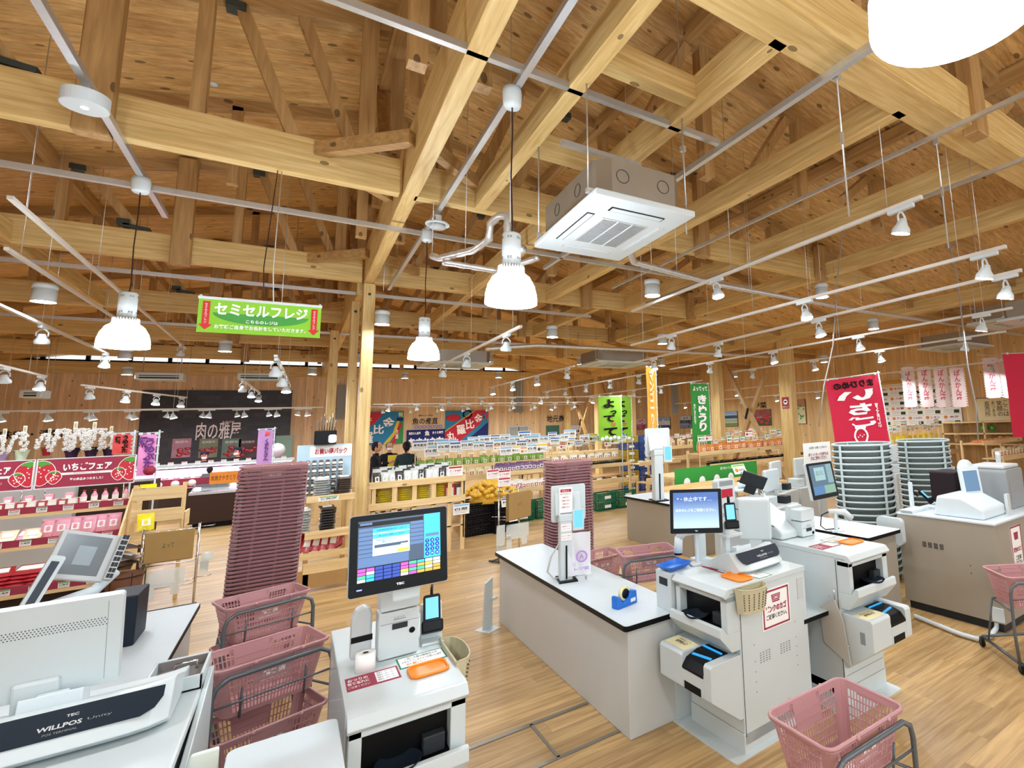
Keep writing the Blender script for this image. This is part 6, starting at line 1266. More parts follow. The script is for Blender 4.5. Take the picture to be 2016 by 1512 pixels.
for x in (0, .3, .6, .9, 1.16, W_ - .04): build('upright', G().box((x, -.0, 0), (x + .07, .02, 1.2)), cwz, t)
for z in (.82, 1.16): build('rail', G().box((-.03, -.025, z), (W_ + .03, 0, z + .11)), cw, t, bev=.003, seg=1)
for x in (-.01, W_): build('side', G().box((x, 0, .2), (x + .02, .7, 1.2)), cwy, t)
build('deck', G().box((0, 0, 1.18), (W_, .7, 1.2)).box((0, 0, .8), (W_, .7, .82)).box((0, 0, .4), (W_, .7, .42)), cw, t)
packs = [('yellow', .09), ('yellow', .4), ('yellow', .68), ('yellow', .98)]
for n, x in packs:
    for k in range(9): put(flatpack(n), (1.03 + x + .12, 9.86, .84 + .035 * k), (-1.45, 0, rnd.uniform(-.08, .08)), 'yellow pack piled behind the pine uprights of the crate rack', 'food pack', 'yellow packs in the crate rack', (1.1, .8, .8))
    for k in range(7): put(flatpack('brown' if x < .5 else 'red'), (1.03 + x + .12, 9.93, .44 + .04 * k), (-1.45, 0, 0), 'dark pack on the lower deck of the crate rack', 'food pack', 'lower packs in the crate rack', (1, .8, .8))
put(BX['red'], (2.24, 9.9, .84), 0, 'red box standing in the crate rack', 'box', None, (1.4, 1, 4.6)); put(BX['brown'], (2.4, 9.9, .84), 0, 'brown printed box standing in the crate rack', 'box', None, (1.2, 1, 4.4))
for k in range(44): put(P_['silver' if k % 3 else 'dark'], (1.12 + (k % 11) * .11, 9.88 + .13 * (k // 11), 1.2 + .0), (-.3, 0, rnd.uniform(-.4, .4)), 'silver topped pouch standing on the crate rack', 'food pouch', 'silver pouches on the crate rack', (.75, 1, 1.0 + .1 * (k // 11)))
put(CD[5], (2.3, 9.76, 1.26), 0, 'orange and white price sign on the right end of the crate rack', 'price sign', None, 1.2); put(CD[8], (2.4, 9.72, .6), 0, 'blue and white sign hanging at the lower right of the crate rack', 'price sign', None, .9)
# ---------------- citrus pile on black crates
for (x, y) in ((2.98, 10.95), (3.5, 10.85), (3.1, 11.4), (3.62, 11.3)):
    for k in range(3): put(CR_['black'], (x, y, k * .21), .12, 'black plastic crate stacked under the yellow citrus pile, seen from the %s' % ('front' if y < 11 else 'rear'), 'crate', 'black crates under the citrus, ' + ('front' if y < 11 else 'rear'))
cit = proto('citrus_fruit', G().lathe([(.001, -.038), (.02, -.036), (.038, -.018), (.043, .004), (.034, .028), (.014, .04), (.006, .04), (.004, .034), (.001, .034)], 12), mat('yellow_citrus', '#d9a92c', .45, vary=.15, scale=15, bump=.1))
r5 = random.Random(3)
for k in range(150):
    u = r5.random() ** .6; a = r5.random() * 6.283; x, y = 3.3 + .56 * u * math.cos(a), 11.1 + .5 * u * math.sin(a); z = .71 + .27 * (1 - u ** 1.6)
    put(cit, (x, y, z + r5.uniform(-.015, .015)), (r5.random() * 3, r5.random() * 3, 0), 'yellow citrus fruit in the pile on black crates', 'citrus fruit', 'citrus fruits in the pile', 1.15)
tag(build('pile_core', G().lathe([(.42, .58), (.38, .66), (.22, .76), (.001, .82)], 20, (3.3, 11.1, 0)), MT['yellow_citrus']), 'deeper fruit inside the citrus pile', 'citrus fruit', None, 'stuff')
put(CD[6], (3.5, 10.62, .5), (-.2, 0, .2), 'white price sign on the right of the citrus crates', 'price sign', None, 1.0); put(CD[6], (3.62, 10.6, .2), (-.2, 0, .2), 'white price sign low on the citrus crates', 'price sign', None, .8)
# ================================================================ vegetable shelves
def vegshelf(label, x, y, w, d, tiers, items, rz=0, under='green', cardrow=None):
    t = wooden_rack(label, x, y, w, d, tiers, rz, slats=False); R = Matrix.Rotation(rz, 4, 'Z'); o = Vector((x, y, 0))
    for (yo, z, fb), (kind, n, grp) in zip(tiers, items):
        for k in range(n):
            for j in range(2):
                p = o + R @ Vector((.06 + (w - .1) * (k + .5) / n, yo + .09 + j * .16, z + .002)); lab, cat, g_ = grp
                src = {'jar': jar, 'tray': traym, 'btl': btl}.get(kind) or (BX[kind[3:]] if kind.startswith('box') else CR_[kind[3:]] if kind.startswith('cr_') else P_[kind])
                if kind.startswith('cr_') and j: continue
                put(src, p + (Vector((0, .1, 0)) if kind.startswith('cr_') else Vector()), rz + rnd.uniform(-.2, .2) * (0 if kind.startswith('cr_') else 1), lab, cat, g_, rnd.uniform(.85, 1.1) if not kind.startswith('cr_') else min(1, w / n / .54))
    if cardrow:
        z, ids, sc = cardrow; build('card_rail', G().box((0, tiers[-1][0] + .052, z + .04), (w, tiers[-1][0] + .066, z + .056)), lamin, t)
        for x in (.02, w - .04): build('rail_post', G().box((x, tiers[-1][0] + .052, 0), (x + .02, tiers[-1][0] + .07, z + .06)), cwz, t)
        for k in range(int(w / (.22 * sc))):
            p = o + R @ Vector((.1 * sc + k * .22 * sc, tiers[-1][0] + .05, z)); put(CD[ids[(k * 7 + int(w * 5)) % len(ids)]], p + Vector((0, 0, rnd.uniform(-.05, .12))), rz + rnd.uniform(-.25, .25), 'white picture card in the row standing over the %s' % label.split(',')[0], 'picture card', 'cards over the ' + label.split(',')[0], sc * rnd.uniform(.75, 1.2))
    return t
def gi(n, what): return (n, what, n)
vegshelf('low pine shelf of mushrooms, right of the citrus pile', 3.75, 12.0, 1.5, .9, ((0, .62, .12), (.4, 1.0, .1)), (('white', 14, ('white mushroom pack on the low pine shelf', 'mushroom pack', 'mushroom packs')), ('purple', 14, ('purple topped pack on the upper step of the mushroom shelf', 'food pack', 'purple packs'))), cardrow=(1.45, [9, 2, 8], 1.0))
vegshelf('pine shelf of bagged mushrooms, behind the crate rack', 2.3, 13.3, 3.3, .9, ((0, .9, .12), (.4, 1.15, .1)), (('cream', 15, ('cream coloured produce bag on the shelf behind the crate rack', 'produce bag', 'cream bags behind the crate rack')), ('green', 15, ('green topped produce bag on the shelf behind the crate rack', 'produce bag', 'green bags behind the crate rack'))), cardrow=(1.5, [8, 6, 8], 1.25))
vegshelf('long pine shelf of boxed goods, under the fishing flags', 2.6, 15.6, 5.0, .9, ((0, .95, .12), (.4, 1.2, .1)), (('boxwhite', 20, ('white box on the long shelf under the fishing flags', 'box', 'white boxes under the flags')), ('cream', 14, ('cream bag on the long shelf under the fishing flags', 'produce bag', 'cream bags under the flags'))), cardrow=(1.55, [8, 8, 6], 1.4))
vegshelf('pine shelf with crates and cards, behind the middle basket stack', 5.3, 12.3, 2.3, .9, ((0, .55, .14), (.35, .95, .1)), (('cr_brown', 5, ('low brown crate on the shelf behind the middle basket stack', 'crate', 'brown crates')), ('cr_blackl', 5, ('low black crate on the shelf behind the middle basket stack', 'crate', 'low black crates'))), cardrow=(1.5, [4, 9, 6], 1.0))
vegshelf('pine shelf of pale packs, left of the lime banners', 5.5, 14.6, 3.6, .9, ((0, .95, .14), (.35, 1.2, .1)), (('white', 12, ('pale pack on the shelf left of the lime banners', 'food pack', 'pale packs by the lime banners')), ('boxcream', 16, ('cream box on the shelf left of the lime banners', 'box', 'cream boxes by the lime banners'))), cardrow=(1.55, [6, 0, 8], 1.0))
vegshelf('bare pine shelf unit, behind the rear checkout', 6.9, 10.7, 1.2, .8, ((0, .62, .16), (.3, 1.05, .1)), (('cr_blackl', 2, ('low black crate on the bare pine shelf unit', 'crate', 'black crates on the bare unit')), ('boxcream', 5, ('cream box on the bare pine shelf unit', 'box', 'cream boxes on the bare unit'))))
vegshelf('long pine vegetable shelf, under the cucumber banner', 8.0, 9.6, 3.6, .9, ((0, .95, .12), (.4, 1.25, .1)), (('cr_blackl', 8, ('low black crate on the long vegetable shelf under the cucumber banner', 'crate', 'black crates under the cucumber banner')), ('orange', 13, ('orange pack on the long vegetable shelf under the cucumber banner', 'food pack', 'orange packs under the cucumber banner'))), cardrow=(1.5, [7, 4, 0, 1, 7, 3], 1.05))
vegshelf('rear pine vegetable shelf, behind the cucumber banner', 8.5, 12.2, 4.6, .9, ((0, 1.0, .12), (.4, 1.3, .1)), (('boxorange', 14, ('orange box on the rear vegetable shelf', 'box', 'orange boxes at the rear')), ('cream', 12, ('cream bag on the rear vegetable shelf', 'produce bag', 'cream bags at the rear'))), cardrow=(1.55, [4, 5, 3], 1.0))
vegshelf('pine shelf on the right, before the citrus board', 11.8, 7.4, 3.6, .9, ((0, .9, .12), (.4, 1.2, .1)), (('boxorange', 16, ('orange box on the pine shelf before the citrus board', 'box', 'orange boxes before the board')), ('yellow', 12, ('yellow pack on the pine shelf before the citrus board', 'food pack', 'yellow packs before the board'))), cardrow=(1.55, [3, 3, 9], 1.0))
vegshelf('pine shelf farther right, under the drawing board', 13.3, 5.4, 2.2, .9, ((0, .9, .12), (.4, 1.25, .1)), (('cream', 12, ('cream bag on the shelf under the drawing board', 'produce bag', 'cream bags under the drawing board')), ('boxorange', 12, ('orange box on the shelf under the drawing board', 'box', 'orange boxes under the drawing board'))))
# citrus and meat side shelves with wall cabinets at far right
t = thing('open_shelf_unit', 'open pine shelf unit with green plants against the right wall', 'shelf unit', (16.2, 4.8, 0)); 
for z in (1.05, 1.35, 1.68): build('shelf', G().box((-.4, -.2, z), (.2, 3.2, z + .04)), cwy, t)
for y in (-.2, .9, 2, 3.16): build('upright', G().box((-.4, y, 0), (.2, y + .04, 1.7)), cwz, t)
for k in range(3): g = G(); [g.ball((rnd.uniform(-.1, .1), rnd.uniform(-.15, .15), .1 + rnd.uniform(0, .15)), .08, 6) for _ in range(6)]; o = tag(build('potted_plant', g, leafm), 'small leafy plant on the pine shelf unit by the right wall', 'plant', 'plants by the right wall'); o.location = (16.0, 5.2 + k * .8, 1.39)
for k in range(4): put(CR_['green'], (6.15 + .0 + (k % 2) * .58, 11.55, .21 * (k // 2)), .1, 'dark green crate stacked on the floor under the bare pine shelf, %s %s' % ('upper' if k > 1 else 'lower', 'right' if k % 2 else 'left'), 'crate')
for k in range(4): put(CR_['green'], (4.15 + (k % 2) * .58, 11.7, .21 * (k // 2)), 0, 'dark green crate on the floor right of the middle chrome rack, %s %s' % ('upper' if k > 1 else 'lower', 'right' if k % 2 else 'left'), 'crate')
for i, (c, x) in enumerate((('yellow', 8.3), ('blue', 8.85))):
    for k in range(8): put(CR_['blue' if (k + i) % 3 == 0 else c], (x, 13.9, .21 * k), 0, 'plastic crate in the %s tall crate column right of the lime banners' % ('left' if i == 0 else 'right'), 'crate', 'crates of the %s tall column' % ('left' if i == 0 else 'right'))
# green cloth table and pine deck
t = thing('green_skirt_table', 'pine table with a green printed skirt right of the closed rear checkout', 'table', (6.2, 8.6, 0)); build('top', G().box((0, 0, .9), (2.3, .9, .94)), cw, t); build('skirt', G().box((0, -.01, .62), (2.3, 0, 1.1)), green, t); g = G(); write(g, '産地から新鮮直送', face((1.5, -.011, 1.02)), 0, 0, .6, .06); [g.ball((.3 + k * .4, -.012, .8), .09, 8, sq=(1, .05, 1.2)) for k in range(5)]; build('white_print', g, whitep, t)
for x in (.05, 2.25): build('leg', G().box((x - .03, .05, 0), (x + .03, .11, .9)), cwz, t)
t = thing('pine_bin', 'low open pine deck in front of the green skirted table', 'display table', (5.6, 7.2, 0)); build('deck', G().box((0, 0, .68), (2.3, 1.2, .72)), cw, t); build('rim', G().box((0, -.02, .66), (2.3, 0, .82)).box((0, 1.2, .66), (2.3, 1.22, .82)).box((2.3, -.02, .66), (2.32, 1.22, .82)), cw, t)
for x in (.05, 2.25):
    for y in (.05, 1.1): build('leg', G().box((x - .03, y, 0), (x + .03, y + .05, .68)), cwz, t)
t = thing('sign_stand', 'small white tilted sign on a black wire stand over the pine deck', 'sign', (6.9, 7.4, .72)); build('wire', G().tube([(0, 0, 0), (0, 0, .34)], .006, 5).prism([(-.08, 0), (.08, 0), (.08, .01), (-.08, .01)], -.06, .06, 'y'), black, t); o = CD[3].copy(); COL.objects.link(o); o.parent = t; o.location = (0, 0, .3); o.rotation_euler = (-.5, 0, 0); o.scale = (1.6, 1, 1.4); o.name = 'sign_card'
# ---------------- meat shop
dkb = mat('dark_brown_panel', '#3a2a22', .6)
t = thing('open_freezer', 'dark brown island freezer with sloping glass lids in front of the meat shop', 'freezer', (-1.95, 16.7, 0)); build('body', G().box((0, 0, .12), (1.9, 2.0, .78)), dkb, t, bev=.01); build('base', G().box((.1, .1, 0), (1.8, 1.9, .12)), black, t); build('steel_rim', G().box((0, -.01, .78), (1.9, 2.0, .84)), steel, t)
for k in range(3): build('glass_lid', G().add([(.02, .1 + k * .58, .86 + .1 * k), (1.88, .1 + k * .58, .86 + .1 * k), (1.88, .66 + k * .58, .98 + .1 * k), (.02, .66 + k * .58, .98 + .1 * k)], [(0, 1, 2, 3)]), mat('smoky_glass', '#3e5258', .08, coat=1, vary=0), t)
pinkl = mat('pink_case_lit', '#ff9ade', .5, emit=2.2); whl = mat('case_tube_lit', '#ffe9fa', .5, emit=6)
t = thing('meat_showcase', 'long pink lit meat showcase with dark base at the back left', 'showcase', (-4.4, 19.4, 0)); build('base', G().box((0, 0, 0), (4.4, .9, .9)), dkb, t); build('interior', G().box((.05, -.02, .92), (4.35, .5, 1.02)), PK['pink'], t); build('lit_back', G().box((.05, .5, .95), (4.35, .52, 1.28)), pinkl, t); build('light_tube', G().box((.05, .1, 1.33), (4.35, .16, 1.35)), whl, t); build('canopy', G().box((0, 0, 1.36), (4.4, .8, 1.42)), steel, t)
build('price_strip', G().box((0, -.03, .78), (4.4, -.01, .92)), mat('pink_strip', '#d99ab4', .5), t)
for k in range(20): put(traym, (-4.3 + k * .22, 19.5, 1.02), 0, 'small tray of pink meat in the lit showcase', 'meat tray', 'meat trays in the showcase')
for k in range(16): put(CD[0], (-4.3 + k * .27, 19.45, 1.42), 0, 'tiny white price card on top of the meat showcase', 'price card', 'price cards on the showcase', 1.1)
for k, (px, c) in enumerate(((357, '#b98a9a'), (410, '#7d8a6a'), (455, '#6a8a7a'), (488, '#5e5058'))):
    a, b = at(px - 17, 864, Y=YB - .09), at(px + 17, 900, Y=YB - .09); t = thing('meat_poster', ['pink marbled meat poster on the black slate panel', 'olive green poster on the black slate panel', 'teal green poster on the black slate panel', 'dark plum poster on the black slate panel'][k], 'poster', (a.x, YB - .09, b.z)); w, h = b.x - a.x, a.z - b.z; build('sheet', G().box((0, 0, 0), (w, .02, h)), mat('poster_' + c[1:], c, .5, vary=.35, scale=5), t); g = G(); write(g, '紀州和牛' if k % 2 else '熊野牛', face((w / 2, 0, h * .82)), 0, 0, w * .7, h * .14); build('lettering', g, whitep, t); g = G(); [g.ball((w * rnd.uniform(.15, .85), -.005, h * rnd.uniform(.1, .6)), h * .1, 7, sq=(1.4, .1, .8)) for _ in range(8)]; build('printed_meat', g, PK['red'], t)
a, b = at(543, 858, Y=YB - .1), at(573, 912, Y=YB - .1); tag(build('kitchen_opening', G().box((a.x, YB - .1, b.z), (b.x, YB - .08, a.z)), mat('mint_wall', '#8fb8a8', .5)), 'pale mint doorway to the meat kitchen', 'doorway', None, 'structure')
t = thing('scale', 'white round scale head on the meat counter before the mint doorway', 'scale', (at(546, 875, Y=21).x, 21, 1.2)); build('dome', G().ball((0, 0, .45), .22, 14), lgrey, t); build('post', G().box((-.04, -.04, 0), (.04, .04, .3)), grey, t); build('foot', G().box((-.2, -.2, -1.2), (.2, .2, 0)), lgrey, t)
t = thing('orange_price_board', 'orange board with red digits on the freezer', 'sign', (at(452, 925, Y=16.8).x, 16.75, 1.0)); build('board', G().box((-.35, 0, 0), (.4, .02, .28)), mat('orange_board', '#e08a2a', .6), t); g = G(); write(g, '炭焼きやきとり', face((-.1, 0, .14)), 0, 0, .45, .12); build('lettering', g, ink, t); g = G(); write(g, '80', face((.26, 0, .14)), 0, 0, .22, .2, bold=.05); build('digits', g, red, t)
t = thing('red_menu_strip', 'dark red strip with white plate pictures below the showcase', 'sign', (at(385, 930, Y=17.5).x - .9, 17.5, .92)); build('strip', G().box((0, 0, 0), (1.2, .02, .22)), maroon, t); g = G(); [g.lathe([(.08, 0), (.08, .002)], 12, T=Matrix.Translation((.25 + .3 * k, 0, .11)) @ Matrix.Rotation(math.pi / 2, 4, 'X')) for k in range(3)]; build('plate_pictures', g, whitep, t); build('holder', G().box((.1, .02, -.92), (.16, .06, .1)), dgrey, t)
t = wooden_rack('white low shelf of purple packs beside the lavender banner', -.2, 15.6, .7, .5, ((0, .85, .1), (.2, 1.15, .1)), slats=False)
for k in range(6): put(P_['purple'], (-.12 + k * .12, 15.7, .86), 0, 'purple pack on the low shelf beside the lavender banner', 'food pack', 'purple packs by the lavender banner', .9); put(P_['white'], (-.12 + k * .12, 15.9, 1.16), 0, 'white pack on the low shelf beside the lavender banner', 'food pack', 'white packs by the lavender banner', .8)
# ---------------- people
skin = mat('skin', '#c9967a', .55, vary=.03); hairm = mat('black_hair', '#161214', .6, vary=.1); clothb = mat('black_clothes', '#17181c', .75, vary=.1, bump=.2); clothn = mat('dark_teal_clothes', '#24343a', .75, vary=.1, bump=.2); trous = mat('dark_trousers', '#22232a', .8); maskm = mat('face_mask', '#eef0f0', .7)
def person(label, loc, rz, pose='stand', top=clothb, hair='short', cap=None, mask=True, h=1.65, lowerm=trous):
    s = h / 1.7; t = thing('person', label, 'person', loc, rz)
    J = {'pel': (0, 0, .93), 'sp': (0, -.01, 1.12), 'ch': (0, 0, 1.32), 'nk': (0, 0, 1.45), 'nk2': (0, -.02, 1.52), 'sl': (-.17, 0, 1.39), 'sr': (.17, 0, 1.39), 'hl': (-.09, 0, .88), 'hr': (.09, 0, .88), 'kl': (-.1, -.02, .48), 'kr': (.1, -.02, .48), 'al': (-.1, .02, .08), 'ar': (.1, .02, .08), 'tl': (-.11, -.13, .04), 'tr': (.11, -.13, .04)}
    A = {'stand': ((-.23, .02, 1.12), (-.24, -.06, .87), (.23, .02, 1.12), (.24, -.06, .87)), 'clasp': ((-.24, .0, 1.12), (-.05, -.2, .98), (.24, .0, 1.12), (.05, -.2, .98)), 'hold': ((-.22, -.04, 1.14), (-.1, -.32, 1.25), (.22, -.04, 1.14), (.08, -.32, 1.22)), 'work': ((-.24, -.1, 1.16), (-.14, -.34, 1.06), (.24, -.1, 1.16), (.14, -.34, 1.04))}[pose]
    J['el'], J['wl'], J['er'], J['wr'] = A; names = list(J); E = [('pel', 'sp'), ('sp', 'ch'), ('ch', 'nk'), ('nk', 'nk2'), ('ch', 'sl'), ('ch', 'sr'), ('sl', 'el'), ('el', 'wl'), ('sr', 'er'), ('er', 'wr'), ('pel', 'hl'), ('pel', 'hr'), ('hl', 'kl'), ('kl', 'al'), ('hr', 'kr'), ('kr', 'ar'), ('al', 'tl'), ('ar', 'tr')]
    Rd = {'pel': .135, 'sp': .12, 'ch': .135, 'nk': .06, 'nk2': .055, 'sl': .062, 'sr': .062, 'el': .045, 'er': .045, 'wl': .03, 'wr': .03, 'hl': .09, 'hr': .09, 'kl': .062, 'kr': .062, 'al': .045, 'ar': .045, 'tl': .035, 'tr': .035}
    me = bpy.data.meshes.new('body'); me.from_pydata([tuple(c * s for c in J[n]) for n in names], [(names.index(a), names.index(b)) for a, b in E], []); o = bpy.data.objects.new('body', me); COL.objects.link(o); md = o.modifiers.new('k', 'SKIN'); md.use_smooth_shade = True
    for i, n in enumerate(names): v = me.skin_vertices[0].data[i]; r = Rd[n] * s; v.radius = (r * (1.18 if n in ('ch', 'sp', 'pel') else 1), r * (.85 if n in ('ch', 'sp', 'pel') else 1)); v.use_root = n == 'pel'
    o.modifiers.new('s', 'SUBSURF').levels = 1; o.modifiers['s'].render_levels = 1
    dg = bpy.context.evaluated_depsgraph_get(); dg.update(); em = bpy.data.meshes.new_from_object(o.evaluated_get(dg)); bpy.data.objects.remove(o)
    g = G(); T = Matrix.Identity(4); g.mesh(em, T, 0); g.s = [True] * len(g.f)
    for i, f in enumerate(g.f): z = sum(g.v[j][2] for j in f) / len(f) / s; g.m[i] = 2 if z > 1.47 else 1 if z < .92 else 0
    # head with brow, nose, chin
    hc = Vector((0, -.03, 1.62)) * s; n = 14; prof = [(.001, -.115), (.035, -.108), (.058, -.08), (.07, -.04), (.076, .0), (.078, .04), (.07, .08), (.045, .108), (.001, .118)]
    vs0 = len(g.v); g.lathe([(r * s, z * s) for r, z in prof], n, hc, 2)
    for j in range(vs0, len(g.v)): x, y, z = g.v[j]; y2 = hc.y + (y - hc.y) * 1.2 - (.012 * s if y < hc.y and z < hc.z - .05 * s else 0); g.v[j] = (x, y2, z)
    g.tube([(0, hc.y - .088 * s, hc.z + .02 * s), (0, hc.y - .108 * s, hc.z - .015 * s), (0, hc.y - .09 * s, hc.z - .025 * s)], [.006 * s, .011 * s, .008 * s], 6, 2)
    for q in (-1, 1): g.ball((q * .08 * s, hc.y + .005, hc.z - .005 * s), .02 * s, 6, 2, (.4, .8, 1.3)); g.ball((q * .03 * s, hc.y - .084 * s, hc.z + .018 * s), .009 * s, 6, 3, (1.4, .5, .8))
    g.box((-.022 * s, hc.y - .098 * s, hc.z - .058 * s), (.022 * s, hc.y - .088 * s, hc.z - .052 * s), 4)
    for w_, e_, sd in ((J['wl'], J['el'], -1), (J['wr'], J['er'], 1)):
        w_, e_ = Vector(w_) * s, Vector(e_) * s; d = (w_ - e_).normalized(); sdv = d.cross(Vector((0, 0, 1))).normalized() if abs(d.z) < .9 else Vector((0, 1, 0)); dn = d.cross(sdv)
        g.tube([w_ - d * .01, w_ + d * .04 * s, w_ + d * .085 * s], [.026 * s, .034 * s, .03 * s], 8, 2)
        for k in range(4): b = w_ + d * .08 * s + sdv * (k - 1.5) * .017 * s; L_ = (.06, .072, .068, .052)[k] * s; g.tube([b, b + d * L_ * .5, b + d * L_ * .85 + dn * .018 * s], [.0088 * s, .008 * s, .006 * s], 6, 2)
        b = w_ + d * .03 * s + sdv * sd * .03 * s; g.tube([b, b + (d * .7 + sdv * sd * .7) * .03 * s, b + (d * .95 + sdv * sd * .3) * .06 * s], [.011 * s, .01 * s, .007 * s], 6, 2)
    build('body', g, [top, lowerm, skin, ink, mat('lips', '#a0564e', .6)], t)
    hg = G(); vs0 = 0; hg.lathe([(.086 * s, -.02 * s), (.089 * s, .03 * s), (.084 * s, .07 * s), (.06 * s, .108 * s), (.001, .128 * s)], 14, hc + Vector((0, .018 * s, 0)), cap=False)
    for j in range(len(hg.v)): x, y, z = hg.v[j]; hg.v[j] = (x, hc.y + (y - hc.y) * 1.15, z + (.03 * s if y < hc.y - .03 * s and z < hc.z + .05 * s else 0))
    hg.ball((0, hc.y + .05 * s, hc.z - .03 * s), .07 * s, 10)
    if hair == 'tail': hg.tube([(0, hc.y + .1 * s, hc.z + .03 * s), (0, hc.y + .14 * s, hc.z - .02 * s), (0, hc.y + .12 * s, hc.z - .14 * s)], [.03 * s, .035 * s, .012 * s], 8)
    if hair == 'bun': hg.ball((0, hc.y + .1 * s, hc.z + .07 * s), .035 * s, 8)
    build('hair', hg, hairm, t)
    if cap: build('cap', G().lathe([(.094 * s, .05 * s), (.1 * s, .1 * s), (.08 * s, .135 * s), (.001, .14 * s)], 16, hc + Vector((0, .01, 0)), cap=False).box((-.06 * s, hc.y - .16 * s, hc.z + .05 * s), (.06 * s, hc.y - .08 * s, hc.z + .06 * s)), cap, t)
    if mask: build('face_mask', G().ball((0, hc.y - .045 * s, hc.z - .05 * s), .062 * s, 10, sq=(1.02, 1.0, .75)), maskm, t)
    build('collar', G().tube([(.066 * s * math.cos(k * .5236), -.012 * s + .062 * s * math.sin(k * .5236), 1.455 * s) for k in range(12)], .012 * s, 6, closed=True), top, t)
    for x in (-.11, .11): build('shoe', G().prism([(-.2 * s, 0), (-.2 * s, .04), (-.1 * s, .07), (.04 * s, .09), (.08 * s, .09), (.08 * s, 0)], (x - .05) * s, (x + .05) * s, 'x'), black, t, bev=.01)
    return t
def pp(px, Y): return (at(px, 900, Y=Y).x, Y, 0)
person('person in dark clothes facing right and reading a yellow sheet, beside the front post', pp(739, 15), 1.2, 'hold', clothb, mask=False, h=1.8)
person('person in a black jacket with clasped hands facing the camera', pp(766, 16.0), 0, 'clasp', clothb, hair='bun', h=1.76)
person('person seen from behind with a ponytail and a dark teal jacket', pp(800, 14.4), math.pi - .3, 'stand', clothn, hair='tail', mask=False, h=1.78)
person('person in a dark cap and white mask behind the meat showcase', pp(402, 20.8), .1, 'work', clothb, cap=mat('navy_cap', '#151a2c', .7), h=1.66)
person('person in dark clothes bending behind the meat showcase, right one', pp(468, 20.8), -.6, 'hold', clothb, h=1.74, cap=mat('navy_cap', '#151a2c', .7))
person('person mostly hidden behind the shelves by the swing doors', pp(1026, 19.5), 1.6, 'work', clothb, h=1.62, mask=False)
person('person with only the top of the head showing beside the mask wearer', pp(415, 19.05), math.pi, 'work', clothb, h=1.3, mask=False)
a = pp(739, 15); tag(build('yellow_sheet', G().box((a[0] + .25, 14.78, 1.22), (a[0] + .5, 14.8, 1.5)), yellow), 'yellow sheet held by the reading person', 'sheet')
# ================================================================ rear checkouts at the right
counter('rear white checkout counter with a black edge and taupe side', 4.88, 6.4, 5.6, 8.4, .75, side=taupe)
terminal_stand('white card terminal column on the rear checkout, tall dark slot in front', (4.98, 7.4, .75), -.2, False).scale = (1.5, 1.5, 1.5)
counter('white checkout counter with a black edge right of the third self checkout', 4.57, 3.15, 5.16, 4.9, .85, side=taupe)
def counter_block(label, x0, y0, x1, y1, z, m=taupe, top=lamin, kick=.08):
    t = thing('till_counter', label, 'till counter', (x0, y0, 0)); w, d = x1 - x0, y1 - y0
    build('body', G().box((0, 0, kick), (w, d, z - .02)), m, t, bev=.004, seg=1); build('kick', G().box((.03, .03, 0), (w - .03, d - .03, kick)), dgrey, t); build('worktop', G().box((-.01, -.01, z - .02), (w + .01, d + .01, z)), top, t, bev=.004); return t
K4 = counter_block('big taupe till counter at the right with a pink basket notice on its end', 5.36, 2.33, 7.1, 3.3, .98)
g = G()
for k in range(4):
    for r in range(4): g.box((-.0015, .5 + k * .06, .66 + r * .014), (0, .54 + k * .06, .668 + r * .014))
g.box((-.0015, .25, .55), (0, .26, .56)).box((-.0015, .25, .48), (0, .26, .49)); build('side_vents', g, dgrey, K4)
s = build('basket_notice', G().box((.32, -.003, .5), (.56, 0, .9)), paper, K4); T = face((.44, -.003, .7)); g = G(); frame(g, T, .24, .4, .015); write(g, '灰色のカゴ', T, 0, -.02, .18, .05, bold=.04); g.prism([(-.05, .14), (.05, .14), (.04, .07), (-.04, .07)], .001, .0015, 'z', T=T); build('maroon_print', g, maroon, s); g = G(); write(g, 'ご返却\nください', T, 0, -.12, .17, .09, bold=.02); build('lettering', g, ink, s)
build('side_wing', G().prism(rr(.0, .64, .3, .92, .05), -.06, -.0, 'x', T=Matrix.Translation((0, .9, 0))), white, K4)
t = thing('hose', 'white corrugated hose lying on the floor before the taupe till counter', 'hose'); P5 = [at(*q, z=.03) for q in ((1800, 1212), (1850, 1232), (1890, 1248), (1925, 1258), (1950, 1252), (1962, 1236))] + [at(1962, 1215, z=.12)]
k = []
for a, b in zip(P5, P5[1:]): k += [a.lerp(b, i / 14) for i in range(14)]
g = G().tube(k, [.022 if i % 2 else .018 for i in range(len(k))], 8); build('tube', g, lamin, t)
build('wall_socket', G().box((-.02, .0, .1), (0, .1, .22)), lamin, K4)
z = .98
def tray(label, px, py, w=.22): a = at(px, py, Y=3.2); t = thing('receipt_tray', label, 'tray', (a.x, 3.2, z)); build('stem', G().box((-.02, -.01, -.1), (.02, .02, a.z - z)), lamin, t); build('dish', G().prism([(-w / 2, .03), (-w / 2 + .03, 0), (w / 2 - .03, 0), (w / 2, .03)], -.07, .07, 'y'), lamin, t, bev=.004); t.children[1].location = (0, 0, a.z - z)
tray('white shallow tray on a stem at the left end of the taupe till counter', 1795, 978, .32); tray('small white tray on a stem beside the black card terminal', 1848, 975, .16)
a = at(1850, 955, Y=3.3); cardterm('black card terminal on the taupe till counter', (5.75, 3.12, z + .02), .3, .8, post=False)
m = monitor('monitor', 'small white framed blue monitor on the taupe till counter', at(1912, 945, Y=2.75), -.35, .12, .25, .29, lambda p, w, h: build('screen', G().box((-w * .38, -.002, -h * .4), (w * .38, 0, h * .34)), lit('dull_blue_screen', '#5c87ad', .6), p), bezel=lamin)
